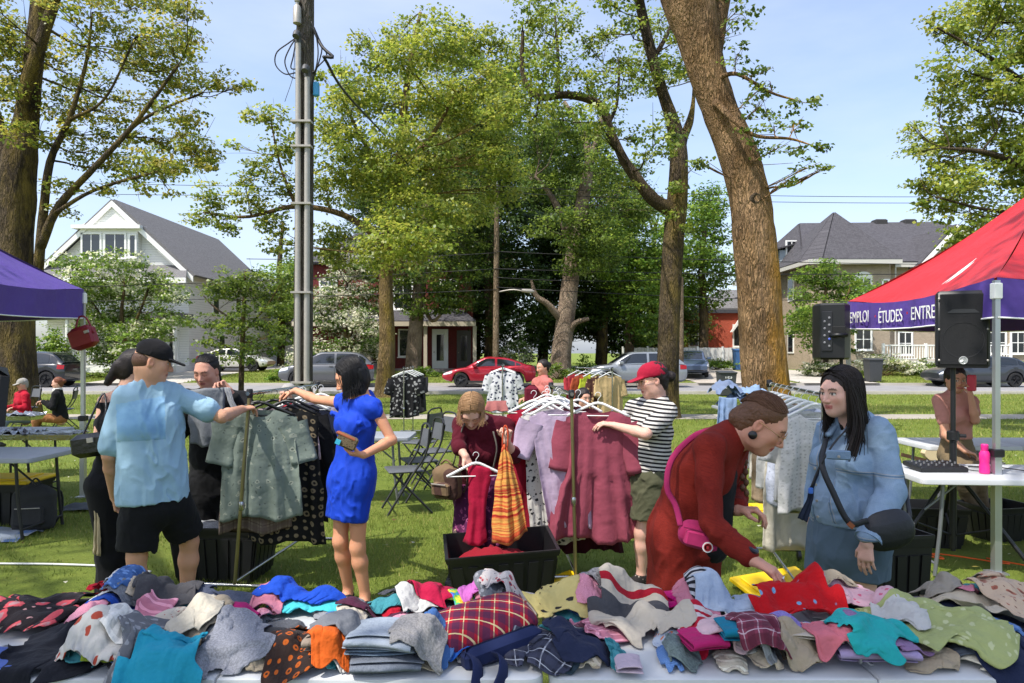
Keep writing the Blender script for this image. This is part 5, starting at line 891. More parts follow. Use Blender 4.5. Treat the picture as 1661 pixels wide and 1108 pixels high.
# ================================================================== folding chairs, totes, bags
def folding_chair(label,x,y,yaw,m=None):
 m=m or mat('chair_black',(34,34,36),.4,.2);root=thing('folding_chair',label,'chair',(x,y,0),'folding chairs');Mz=Matrix.Rotation(yaw,3,'Z');T=lambda p:np.array([x,y,0])+np.array(Mz@Vector(p));SEAT=mat('chair_grey',(86,88,92),.5)
 V,F=[],[];sb=MB();sb.box((0,0,.44),(.38,.36,.025),bev=.01);sb.v=[tuple(T(p))for p in sb.v];sb.build('seat',SEAT,root,smooth='auto')
 bb=MB();n=7
 for i in range(n):
  for zz,o_ in((.66,0),(.84,.035)):a=-.2+.4*i/(n-1);bb.v.append(tuple(T((a,.2+o_+.03*(1-(a/.2)**2),zz))));
 k=len(bb.v)
 for p in list(bb.v):bb.v.append(tuple(np.array(p)+np.array(Mz@Vector((0,.018,0)))))
 for i in range(n-1):a=i*2;bb.f+=[(a,a+2,a+3,a+1),(k+a,k+a+1,k+a+3,k+a+2),(a,k+a,k+a+2,a+2),(a+1,a+3,k+a+3,k+a+1)]
 bb.mi=[0]*len(bb.f);bb.build('backrest',SEAT,root,smooth='auto')
 for s_ in(-1,1):
  MB().tube(spline([T((s_*.2,.23,.86)),T((s_*.2,.19,.62)),T((s_*.2,.02,.36)),T((s_*.2,-.2,.01))],12),.0115,8).build('front_leg',m,root,smooth='auto');MB().tube([T((s_*.185,-.14,.43)),T((s_*.185,.26,.01))],.0105,8).build('rear_leg',m,root,smooth='auto')
 MB().tube(spline([T((-.2,.23,.86)),T((-.12,.245,.9)),T((.12,.245,.9)),T((.2,.23,.86))],8),.0115,8).build('top_rail',m,root,smooth='auto')
 for yy,zz in((-.14,.08),(.2,.08)):MB().cyl(T((-.19,yy,zz)),T((.19,yy,zz)),.008).build('stretcher',m,root,smooth='auto')
folding_chair('nearest dark folding chair right of the blue dress',-1.12,7.35,R(-72));folding_chair('second dark folding chair in the row behind blue dress',-1.05,8.0,R(-68));folding_chair('third dark folding chair farther back, angled away',-.98,8.75,R(-60));folding_chair('farthest folding chair beside the distant black clothes rack',-1.25,9.6,R(-110))
TOT=mat('tote_black',(24,24,26),.42,var=.12,vscale=4);YEL=mat('tote_yellow',(226,188,20),.42,var=.08)
def tote(label,c,size,rz=0,rx=0,ry=0,lid=False,nr=7):
 W_,D_,H_=size;root=thing('storage_tote',label,'tote',c);M=Euler((rx,ry,rz)).to_matrix();T=lambda p:tuple(np.array(c)+np.array(M@Vector(p)));b=MB();V=[];F=[]
 def ring(f,z,inn=0):return[(sx_*(W_/2*f-inn),sy*(D_/2*f-inn),z)for sx_,sy in((-1,-1),(1,-1),(1,1),(-1,1))]
 rs=[ring(.82,0),ring(.97,H_*.88),ring(1.0,H_*.88),ring(1.03,H_*.97),ring(1.03,H_),ring(.97,H_),ring(.95,H_*.85),ring(.8,.012)]
 for r_ in rs:V+=[T(p)for p in r_]
 for k in range(len(rs)-1):
  for i in range(4):j=(i+1)%4;F.append((k*4+i,k*4+j,k*4+4+j,k*4+4+i))
 F+=[(3,2,1,0),tuple(28+i for i in range(4))];b.add(V,F);b.build('tote_body',TOT,root)
 for sg,(ax_,ln)in((-1,('x',W_)),(1,('x',W_)),(-1,('y',D_)),(1,('y',D_))):
  for i in range(nr if ax_=='x' else nr-2):
   u=(i+.5)/(nr if ax_=='x' else nr-2)-.5;rb=MB()
   def pt(f,z,o):return(u*W_*f,sg*(D_/2*f+o),z)if ax_=='x' else(sg*(W_/2*f+o),u*D_*f,z)
   w_=.03;a=[pt(.835,.03,.004),pt(.955,H_*.8,.004)];dv_=(w_,0,0)if ax_=='x' else(0,w_,0)
   vs_=[]
   for p in a:vs_+=[T(np.array(p)-dv_),T(np.array(p)+dv_)]
   no=np.array(M@Vector((0,sg,0)if ax_=='x' else(sg,0,0)))*.008;rb.slab([vs_[0],vs_[1],vs_[3],vs_[2]],1.0,no);rb.build('rib',TOT,root)
 if lid:
  l=MB();l.box((0,0,0),(W_*1.07,D_*1.08,.035),bev=.012);l.v=[T(np.array(p)+[0,0,H_+.012])for p in l.v];lo=l.build('lid',YEL,root);l2=MB();l2.box((0,0,0),(W_*.8,D_*.78,.015),bev=.006);l2.v=[T(np.array(p)+[0,0,H_+.035])for p in l2.v];l2.build('lid_panel',YEL,lo)
 return root
def loose_lid(label,c,W_,D_,rz,rx=0,ry=0):
 root=thing('plastic_cover',label,'cover',c);M=Euler((rx,ry,rz)).to_matrix();T=lambda p:tuple(np.array(c)+np.array(M@Vector(p)))
 for nm,sz,off in(('lid_rim',(W_,D_,.035),0),('lid_panel',(W_*.82,D_*.8,.018),.024)):l=MB();l.box((0,0,0),sz,bev=.008);l.v=[T(np.array(p)+[0,0,off+.02])for p in l.v];l.build(nm,YEL,root)
tote('open black storage tote tilted beneath the burgundy clothes, front centre',(-.07,4.78,.03),(.72,.44,.36),R(7),R(6),R(-3));tote('black storage tote on the grass behind the man in blue tee',(-2.12,5.25,0),(.66,.42,.4),R(-4));tote('black tote with yellow lid stored beneath the foil-tray table',(-5.0,6.95,0),(.74,.46,.4),R(2),lid=True);tote('tall black crate standing right behind the denim shorts',(2.28,4.3,0),(.34,.34,.58),R(10),nr=4)
loose_lid('yellow tote lid leaning under the open black tote',(.26,4.85,.0),.5,.34,R(20),R(0),R(-14));loose_lid('yellow tote lid on the grass beside the red garment',(1.88,4.9,.0),.62,.42,R(25),R(14));loose_lid('yellow tote lid lying far behind the white clothes rack',(2.75,7.4,.0),.56,.38,R(5))
# contents of the tilted tote and of the far one
# ---- things on the left tables
FOIL=mat('foil',(196,198,202),.25,.95,var=.1,vscale=20,bump=.01,bscale=45)
def tray(label,px,py,z,w_=.5,d_=.32,h_=.06,lid=False):
 g=G(px,py,z);root=thing('foil_tray',label,'tray',(g[0],g[1],z));m=MB();c=lambda f,zz:[(g[0]+a*w_/2*f,g[1]+b*d_/2*f,z+zz)for a,b in((-1,-1),(1,-1),(1,1),(-1,1))]
 V=c(.86,.002)+c(.98,h_)+c(1.04,h_)+c(1.04,h_+.004)+c(.96,h_+.004)+c(.85,.008);F=[(k*4+i,k*4+(i+1)%4,k*4+4+(i+1)%4,k*4+4+i)for k in range(5)for i in range(4)]+[(3,2,1,0),(20,21,22,23)];m.add(V,F);m.build('tray_pan',FOIL,root)
 n=12;r=np.random.default_rng(int(px));V=[]
 for i in range(n):
  for j in range(n):V.append((g[0]+(i/(n-1)-.5)*w_*1.02,g[1]+(j/(n-1)-.5)*d_*1.02,z+h_+.012+(.02 if lid else .006)*r.normal()))
 mkobj('foil_sheet',V,[(i*n+j,i*n+j+1,(i+1)*n+j+1,(i+1)*n+j)for i in range(n-1)for j in range(n-1)],FOIL,root)
tray('aluminium foil tray nearest the table corner, left',93,712,.745);tray('aluminium foil tray at the left edge of the table',22,712,.745,lid=True);tray('crumpled foil tray on the rear table at left',30,681,.745,.55,.3,lid=True)
g=G(88,700,.742);bk=thing('plastic_bucket','light grey plastic bucket with handle behind foil trays','bucket',(g[0],7.3-.75,.742));c=(g[0],6.72,.742);MB().lathe([(.085,0),(.095,.01),(.115,.17),(.125,.175),(.125,.185),(.112,.185),(.09,.02)],c,24).build('bucket_body',mat('bucket_grey',(170,174,178),.5),bk,smooth='auto');MB().tube([(c[0]+.12*math.cos(a),c[1]-.1*math.sin(a),c[2]+.17-.1*math.sin(a))for a in np.linspace(0,math.pi,14)],.003,6).build('handle',STEEL,bk,smooth=True)
def backpack(label,c,sz,m,rz=0,rx=0,cat='backpack',pocket=True,straps=True):
 root=thing('backpack',label,cat,c);M=Euler((rx,0,rz)).to_matrix();T=lambda p:np.array(c)+np.array(M@Vector(p));w_,d_,h_=sz;nz_,nu=14,24;V=[]
 for i in range(nz_+1):
  t=i/nz_;f=(1-.9*max(0,(t-.72)/.28)**2.2)*(1-.12*max(0,.1-t)*10)
  for j in range(nu):a=2*math.pi*j/nu;ca,sa=math.cos(a),math.sin(a);V.append(T((math.copysign(abs(ca)**.6,ca)*w_/2*f,math.copysign(abs(sa)**.6,sa)*d_/2*f,t*h_)))
 V=np.array(V);V+=.008*np.stack([fbm(V*14,1),fbm(V*14,2),fbm(V*14,3)*.5],1);F=[(i*nu+j,i*nu+(j+1)%nu,(i+1)*nu+(j+1)%nu,(i+1)*nu+j)for i in range(nz_)for j in range(nu)]+[tuple(range(nu-1,-1,-1)),tuple(range(nz_*nu,(nz_+1)*nu))];mkobj('bag_body',V,F,m,root)
 if pocket:pk=MB();pk.box((0,0,0),(w_*.7,.06,h_*.42),bev=.02);pk.v=[tuple(T(np.array(p)+[0,-d_/2-.01,h_*.3]))for p in pk.v];pk.build('front_pocket',m,root,smooth='auto');z=MB();z.tube([T((-w_*.3,-d_/2-.045,h_*.48)),T((w_*.3,-d_/2-.045,h_*.48))],.005,5);z.build('zip',STEEL,root)
 if straps:
  for s_ in(-1,1):MB().tube(spline([T((s_*w_*.25,d_/2,h_*.9)),T((s_*w_*.45,d_*.8,h_*.75)),T((s_*w_*.5,d_*.75,h_*.35)),T((s_*w_*.4,d_/2,h_*.08))],10),.02,6,flat=.4).build('strap',m,root,smooth=True)
 MB().tube(spline([T((-.05,0,h_*.97)),T((0,0,h_*1.1)),T((.05,0,h_*.97))],8),.008,6).build('grab_loop',m,root,smooth=True);return root
backpack('dark grey backpack standing on the ground beside the foil-tray table',(-4.42,6.55,.02),(.34,.22,.42),fabric('packgrey',(58,58,58),co='Object'),R(12),R(-6));backpack('black bag lying by the guitar at the far right',(6.4,9.6,.0),(.42,.3,.36),fabric('packblack',(24,24,26),co='Object'),R(30))
def crumple(name,label,c,sx_,sy,h_,m,cat,seed,n=18):
 r=np.random.default_rng(seed);V=[]
 for i in range(n):
  for j in range(n):u,v=i/(n-1)*2-1,j/(n-1)*2-1;e=max(0,1-(u*u+v*v)/1.6);V.append([c[0]+u*sx_/2,c[1]+v*sy/2,c[2]+.004+h_*e])
 V=np.array(V);V[:,2]+=h_*.6*np.abs(fbm(np.stack([V[:,0]*7,V[:,1]*7,V[:,0]*0+seed],1),seed));V[:,:2]+=.02*np.stack([fbm(V*9,seed+3),fbm(V*9,seed+4)],1)
 uv=(V[:,:2]-np.array(c[:2]));o=mkobj(name,V,[(i*n+j,(i+1)*n+j,(i+1)*n+j+1,i*n+j+1)for i in range(n-1)for j in range(n-1)],m,None,origin=c,uvs=uv);tag(o,label,cat);return o
crumple('plastic_sheet','crumpled white and blue plastic sheet under the foil-tray table',(-4.75,6.35,.002),.9,.4,.035,fabric('plasheet',(186,196,210),'floral',(110,140,190),None,5,rough=.4),'plastic sheet',5);crumple('grey_blanket','grey folded blanket on the ground behind backpack',(-4.35,7.5,.002),.7,.4,.05,fabric('gblank',(92,96,100),co='Object'),'blanket',6)
MB_=MB();MB_.tube(spline([(-4.8,5.55,.012),(-4.0,5.5,.014),(-3.5,5.48,.014),(-3.0,5.42,.012),(-2.7,5.3,.012)],24),.008,8);tag(MB_.build('white_hose',mat('hose_white',(206,206,204),.5),None,origin=(-4,5.5,0),smooth=True),'thin white cable lying across the grass at left','cable')
# dark padded camping chair at the left edge
cc=thing('camp_chair','dark padded chair back at the left edge of the photo','chair',(-6.55,9.0,0));MB().box((-6.66,9.0,1.0),(.5,.14,.95),rx=R(-8),bev=.13).build('backrest',BLK,cc,smooth='auto');MB().box((-6.66,8.75,.48),(.5,.5,.08),bev=.03).build('seat',BLK,cc,smooth='auto')
for a_,b_ in((-.2,-.2),(.2,-.2),(-.2,.2),(.2,.2)):MB().cyl((-6.55+a_,8.78+b_,0),(-6.55+a_,8.78+b_,.46),.014).build('leg',BLK,cc)
# ---- right tables: bottle, mixer, cables
g=P(1597,768,5.33);wb=thing('water_bottle','bright pink water bottle on the white table under the red tent','bottle',(g[0],5.33,.741));PNK=mat('bottle_pink',(222,40,130),.3,var=.03);MB().lathe([(.03,0),(.036,.006),(.036,.06),(.032,.08),(.036,.1),(.036,.15),(.026,.172)],(g[0],5.33,.741),20).build('bottle_body',PNK,wb,smooth='auto');MB().lathe([(.024,.172),(.026,.176),(.026,.215),(.02,.222)],(g[0],5.33,.741),16).build('cap',PNK,wb,smooth='auto')
mx_=thing('mixing_desk','small dark audio mixer on the white table under the red tent','mixer',(3.28,5.5,.742));MB().box((3.28,5.5,.768),(.36,.26,.04),rx=R(4),bev=.008).build('case',BLK,mx_)
for i in range(6):
 for j in range(3):MB().lathe([(.007,0),(.007,.014),(.004,.016)],(3.13+.06*i,5.43+.06*j,.784+.005*j),8).build('knob',mat('knob_white',(110,110,112),.5),mx_)
MB_=MB();MB_.tube(spline([(3.5,5.45,.75),(3.62,5.3,.752),(3.75,5.45,.755),(3.6,5.6,.75),(3.8,5.55,.752),(3.95,5.3,.752)],30),.004,6);tag(MB_.build('audio_cable',CAB,None,origin=(3.6,5.4,.75),smooth=True),'black audio cable coiled on the white table beside the mixer','cable')
r_=np.random.default_rng(5);pts=[(3.15+.95*t+.12*math.sin(14*t),5.75-.35*t+.12*math.cos(17*t),.02+.012*abs(math.sin(9*t)))for t in np.linspace(0,1,26)];tag(MB().tube(spline(pts,120),.006,6).build('extension_cord',mat('cord_orange',(232,92,24),.5),None,origin=pts[0],smooth=True),'orange extension cord tangled on the grass under the red tent','cord')
tote('black equipment case on the grass under the white table',(3.55,6.15,0),(.6,.4,.34),R(-8));tote('second black equipment case behind the speaker stand',(4.35,6.35,0),(.5,.4,.3),R(12))
# guitar case / white instrument far right
gu=thing('acoustic_guitar','cream guitar lying on the lawn at the far right','guitar',(5.9,9.7,0));m=mat('guitar_cream',(206,186,150),.4)
bd=MB();ol=[(math.cos(a)*(.2+.05*math.cos(2*a))*1.0,math.sin(a)*(.17-.03*math.cos(2*a)))for a in np.linspace(0,2*math.pi,28,endpoint=False)];bd.prism([(5.9+p[0]*1.2,.28+p[1]*1.1)for p in ol],9.62,9.72,'y');bd.build('body',m,gu,smooth='auto');MB().box((5.55,9.66,.2),(.5,.03,.05),ry=R(14)).build('neck',mat('guitar_neck',(80,56,40),.5),gu);MB().lathe([(.045,0),(.045,.003)],(5.88,9.617,.29),16,(0,-1,0)).build('sound_hole',BLK,gu)
# ================================================================== signed distance modelling for bodies and clothes
class SDF:
 def __init__(s,lo,hi,h):
  s.h=h;s.lo=np.array(lo,float)-3*h;n=np.ceil((np.array(hi,float)+3*h-s.lo)/h).astype(int)+1;s.n=n
  s.a=np.full(n,.5,np.float32);s.ax=[(s.lo[i]+h*np.arange(n[i])).astype(np.float32)for i in range(3)]
 def blk(s,lo,hi):
  i0=np.clip(((np.array(lo)-s.lo)/s.h).astype(int)-1,0,s.n);i1=np.clip(((np.array(hi)-s.lo)/s.h).astype(int)+3,0,s.n)
  if(i1<=i0).any():return None
  sl=tuple(slice(a,b)for a,b in zip(i0,i1));return sl,s.ax[0][sl[0]][:,None,None],s.ax[1][sl[1]][None,:,None],s.ax[2][sl[2]][None,None,:]
 def mix(s,sl,d,k,op):
  A=s.a[sl]
  if op=='sub':d=-d
  if k<=0:s.a[sl]=np.minimum(A,d)if op=='add' else np.maximum(A,d);return
  hh=np.clip(.5+.5*(d-A)/k,0,1)if op=='add' else np.clip(.5-.5*(d-A)/k,0,1)
  s.a[sl]=d*(1-hh)+A*hh+(-k if op=='add' else k)*hh*(1-hh)
 def seg(s,a,b,ra,rb,k=.02,op='add',g=0.0):
  a,b=np.array(a,float),np.array(b,float);ra+=g;rb+=g;m=max(ra,rb)+k+.03;q=s.blk(np.minimum(a,b)-m,np.maximum(a,b)+m)
  if q is None:return
  sl,x,y,z=q;v=b-a;L=max(1e-9,v@v);px,py,pz=x-a[0],y-a[1],z-a[2];t=np.clip((px*v[0]+py*v[1]+pz*v[2])/L,0,1)
  d=np.sqrt((px-t*v[0])**2+(py-t*v[1])**2+(pz-t*v[2])**2)-(ra+(rb-ra)*t);s.mix(sl,d.astype(np.float32),k,op)
 def eseg(s,a,b,wa,wb,side,k=.03,op='add',g=0.0):
  """tapered bar of elliptic section; wa, wb = (half width along side, half depth)"""
  a,b=np.array(a,float),np.array(b,float);wa=np.array(wa,float)+g;wb=np.array(wb,float)+g;m=max(wa.max(),wb.max())+k+.03;q=s.blk(np.minimum(a,b)-m,np.maximum(a,b)+m)
  if q is None:return
  sl,x,y,z=q;v=b-a;L=math.sqrt(v@v)+1e-9;u=v/L;S=np.array(side,float);S=nrm(S-u*(S@u));Fv=np.cross(u,S);px,py,pz=x-a[0],y-a[1],z-a[2]
  al=px*u[0]+py*u[1]+pz*u[2];t=np.clip(al/L,0,1);ps=px*S[0]+py*S[1]+pz*S[2];pf=px*Fv[0]+py*Fv[1]+pz*Fv[2];W=wa[0]+(wb[0]-wa[0])*t;D=wa[1]+(wb[1]-wa[1])*t;ov=al-t*L
  mn=np.minimum(W,D);r=np.sqrt((ps/W)**2+(pf/D)**2+(ov/mn)**2);gl=np.sqrt((ps/W**2)**2+(pf/D**2)**2+(ov/mn**2)**2)+1e-6;d=r*(r-1)/gl;d=np.where(r<.3,(r-1)*mn,d);s.mix(sl,d.astype(np.float32),k,op)
 def ell(s,c,rad,M=None,k=.02,op='add',g=0.0):
  c=np.array(c,float);rad=np.array(rad,float)+g;m=rad.max()+k+.03;q=s.blk(c-m,c+m)
  if q is None:return
  sl,x,y,z=q;M=np.eye(3)if M is None else M;px,py,pz=x-c[0],y-c[1],z-c[2];l=[px*M[0,i]+py*M[1,i]+pz*M[2,i]for i in range(3)]
  k0=np.sqrt(sum((l[i]/rad[i])**2 for i in range(3)));k1=np.sqrt(sum((l[i]/rad[i]**2)**2 for i in range(3)))+1e-6;d=k0*(k0-1)/k1;s.mix(sl,np.where(k0<.2,-rad.min(),d).astype(np.float32),k,op)
 def cut(s,p,n,lo=None,hi=None,k=.004): # keep what lies behind the plane (n points away from the kept side)
  p,n=np.array(p,float),nrm(n);q=s.blk(lo if lo is not None else s.lo,hi if hi is not None else s.lo+s.h*s.n)
  if q is None:return
  sl,x,y,z=q;d=(x-p[0])*n[0]+(y-p[1])*n[1]+(z-p[2])*n[2];s.a[sl]=np.maximum(s.a[sl],d.astype(np.float32))
 def mesh(s):
  A=s.a;S=A<0;S[0]=S[-1]=False;S[:,0]=S[:,-1]=False;S[:,:,0]=S[:,:,-1]=False;A=np.where(S,np.minimum(A,-1e-5),np.maximum(A,1e-5))
  c=[S[i:S.shape[0]-1+i,j:S.shape[1]-1+j,k:S.shape[2]-1+k]for i in(0,1)for j in(0,1)for k in(0,1)]
  al=np.logical_and.reduce(c);an=np.logical_or.reduce(c);act=an&~al;I=np.argwhere(act);idx=-np.ones(act.shape,np.int32);idx[act]=np.arange(len(I));n=len(I)
  cn=np.array([(i,j,k)for i in(0,1)for j in(0,1)for k in(0,1)]);val=np.stack([A[I[:,0]+a,I[:,1]+b,I[:,2]+d]for a,b,d in cn],1);acc=np.zeros((n,3));cnt=np.zeros(n)
  for a in range(8):
   for b in range(a+1,8):
    if np.abs(cn[a]-cn[b]).sum()!=1:continue
    m=(val[:,a]<0)!=(val[:,b]<0);t=val[m,a]/(val[m,a]-val[m,b]);acc[m]+=cn[a]+t[:,None]*(cn[b]-cn[a]);cnt[m]+=1
  V=s.lo+s.h*(I+acc/cnt[:,None]);Fs=[]
  for ax in range(3):
   o1,o2=[(1,2),(2,0),(0,1)][ax];e=np.zeros(3,int);e[ax]=1;n0=S.shape;A0=S[tuple(slice(0,n0[i]-(1 if i==ax else 0))for i in range(3))];A1=S[tuple(slice(1 if i==ax else 0,n0[i])for i in range(3))]
   for flip,mm in((False,A0&~A1),(True,~A0&A1)):
    q=np.argwhere(mm)
    if len(q)==0:continue
    d1=np.zeros(3,int);d1[o1]=1;d2=np.zeros(3,int);d2[o2]=1;f=[idx[tuple((q-d1*a-d2*b).T)]for a,b in((0,0),(1,0),(1,1),(0,1))];f=np.stack(f if not flip else f[::-1],1);Fs.append(f)
  F=np.concatenate(Fs);F=F[(F>=0).all(1)];return V,F
def vnormals(V,F):
 a=V[F[:,2]]-V[F[:,0]];b=V[F[:,3]]-V[F[:,1]];n=np.cross(a,b);N=np.zeros_like(V)
 for i in range(4):np.add.at(N,F[:,i],n)
 return N/(np.linalg.norm(N,axis=1)[:,None]+1e-12)
def relax(V,F,it=2,f=.5):
 n=len(V);E=np.concatenate([F[:,[0,1]],F[:,[1,2]],F[:,[2,3]],F[:,[3,0]]]);cnt=np.bincount(E[:,0],minlength=n)+np.bincount(E[:,1],minlength=n)
 for _ in range(it):
  S=np.stack([np.bincount(E[:,0],V[E[:,1],i],n)+np.bincount(E[:,1],V[E[:,0],i],n)for i in range(3)],1);V=V*(1-f)+f*S/np.maximum(1,cnt)[:,None]
 return V
 # ---- skin
s=NT('skin');at=s.n('ShaderNodeVertexColor',layer_name='Col');nz=s.noise(s.co('Object'),60,4);s.set(s.mix(.12,at.outputs[0],s.mix(nz,(.5,.22,.16),(.8,.5,.4)),'MULTIPLY'),.56,0,.32)
s.b.inputs['Subsurface Weight'].default_value=.1;s.b.inputs['Subsurface Radius'].default_value=(.01,.004,.002);s.b.inputs['Subsurface Scale'].default_value=.5;s.bump(s.noise(s.co('Object'),250,2),.0012);MAT['skin']=s.m
def m_hair(name,c):
 if name in MAT:return MAT[name]
 s=NT(name);co=s.co('Object');n=s.noise(co,9,5);n2=s.noise(co,140,3);s.set(s.mix(n2,[v*.6 for v in lin(c)],[min(1,v*1.6)for v in lin(c)]),.55,0,.35);s.bump(n2,.002);s.b.inputs['Anisotropic'].default_value=.5;MAT[name]=s.m;return s.m
def frame(fwd,up):
 f=nrm(fwd);u=np.array(up,float);u=nrm(u-f*(u@f));r=np.cross(f,u);return np.stack([r,f,u],1) # columns: right hand side, forward, up
def hand(S,w_,d,n,left,curl=.45,spread=1.0,sc=1.0,thumb=.6,g=0.0):
 """palm, four fingers of unequal length with knuckle bends, a thumb from the side of the palm. d wrist to fingers, n the way the palm faces"""
 d=nrm(d);n=np.array(n,float);n=nrm(n-d*(n@d));sd_=np.cross(d,n)*(1 if left else-1);sd_=-sd_ # sd_ points to the thumb side
 w_=np.array(w_,float);pe=w_+d*.088*sc;S.eseg(w_+d*.005,pe-d*.012,(.027*sc,.018*sc),(.040*sc,.0135*sc),sd_,.014);tips=[]
 for i,(o,L,r)in enumerate(((.030,.076,.0088),(.0105,.086,.0092),(-.0095,.08,.0088),(-.029,.062,.0078))):
  a0=curl*(.5+.12*i);p=pe+sd_*o*sc-d*(.004+.006*abs(i-1.2))*sc;sp=sd_*(o*1.6*spread)
  for q,(fr,bend)in enumerate(((.45,.55),(.31,.75),(.24,.55))):
   a0+=curl*bend;dr=nrm(nrm(d+sp)*math.cos(a0)+n*math.sin(a0));e=p+dr*L*fr*sc;S.seg(p,e,(r-.0005*q)*sc,(r-.0009*(q+1))*sc,.004);p=e
  tips.append(p)
 p=w_+d*.026*sc+sd_*.022*sc;dr=nrm(d*.65+sd_*(.85-.3*thumb)+n*(.35+.35*thumb));e=p+dr*.043*sc;S.seg(p,e,.0135*sc,.0108*sc,.012);dr2=nrm(dr+d*.5+n*.15-sd_*.25*thumb);S.seg(e,e+dr2*.032*sc,.0105*sc,.008*sc,.004);return tips
def lerp(a,b,t):return np.array(a,float)*(1-t)+np.array(b,float)*t
def head_sdf(S,c,M,sc=1.0,fem=True,eyes=True):
 T=lambda x,y,z:np.array(c)+M@(np.array([x,y,z])*sc);E=lambda p,r,k=.02,op='add':S.ell(T(*p),np.array(r)*sc,M,k*sc,op)
 E((0,-.012,.036),(.075,.094,.084),.01);E((0,.026,-.03),(.059,.064,.084),.04);E((0,.058,-.088),(.025 if fem else .03,.026,.021),.035);E((0,-.03,-.03),(.058,.06,.06),.04)
 for x in(-1,1):E((x*.041,.05,-.016),(.024,.024,.022),.03);E((x*.05,.012,-.062),(.014,.034,.026),.035)
 E((0,.069,.033),(.05,.018,.014),.025);
 for x in(-1,1):E((x*.031,.096,.010),(.020,.014,.0125),.014,'sub')
 S.seg(T(0,.084,.016),T(0,.108,-.024),.0075*sc,.0115*sc,.012);
 for x in(-1,1):E((x*.0115,.097,-.029),(.009,.011,.0075),.007)
 E((0,.083,-.05),(.023,.0125,.0065),.007);E((0,.081,-.0625),(.020,.0125,.0075),.007)
 for x in(-1,1):
  E((x*.031,.0725,.0095),(.0155,.0135,.0125),.004);E((x*.077,-.010,.0),(.009,.019,.032),.006);E((x*.0845,-.004,.004),(.006,.010,.018),.004,'sub')
def skin_cols(V,c,M,sc,base,lip=(164,84,80),brow=(70,50,40),eyes='open',blush=.5,iris=(60,44,34)):
 b=np.array(lin(base))*np.array([1.02,1.12,1.16]);col=np.tile(b,(len(V),1))*(1+.07*fbm(V*11,3)[:,None]);q=(V-c)@M/sc;x,y,z=q[:,0],q[:,1],q[:,2];near=(np.abs(x)<.09)&(np.abs(y)<.13)&(np.abs(z)<.13)
 def blend(m,cc,a):nonlocal col;w_=(np.clip(m,0,1)*a*near)[:,None];col=col*(1-w_)+np.array(cc)*w_
 g=lambda*a:np.exp(-sum(((p-o)/r)**2 for p,o,r in a));ax_=np.abs(x);fr=y>.05
 blend(g((ax_,.043,.02),(z,-.028,.018))*fr,b*np.array([1.05,.7,.66]),blush);blend(g((x,0,.014),(z,-.028,.012))*fr,b*np.array([1.05,.75,.7]),blush*.8);blend(g((ax_,.08,.02),(z,0,.03),(y,-.01,.02)),b*np.array([1.0,.7,.66]),.5)
 ml=((np.abs(z+.0565)<.0115-.22*np.maximum(0,ax_-.006))&(ax_<.025)&(y>.075));blend(ml.astype(float),lin(lip),.85);blend(((np.abs(z+.0565)<.0022)&(ax_<.022)&(y>.07)).astype(float),np.array(lin(lip))*.35,.9)
 zb=.0335+.006*np.sin(np.clip((ax_-.012)/.04,0,1)*3.1)-.004;blend(((ax_>.012)&(ax_<.052)&(np.abs(z-zb)<.0046)&(y>.054)).astype(float),lin(brow),.8)
 ex,ez=ax_-.031,z-.0095;r2=(ex/.0150)**2+(ez/.0072)**2
 if eyes=='open':blend(((r2<1)&fr).astype(float),(.72,.68,.64),1.0);blend(((ex**2+(ez)**2<.0064**2)&fr).astype(float),lin(iris),1.0);blend(((np.abs(ez-.0075+18*ex**2)<.0028)&(np.abs(ex)<.017)&fr).astype(float),(.02,.014,.012),.9)
 else:blend(((np.abs(ez+.0045-16*ex**2)<.0028)&(np.abs(ex)<.017)&fr).astype(float),(.03,.018,.014),.85);blend(((r2<1.3)&fr).astype(float),b*np.array([.9,.66,.62]),.4)
 return np.clip(col,0,1)
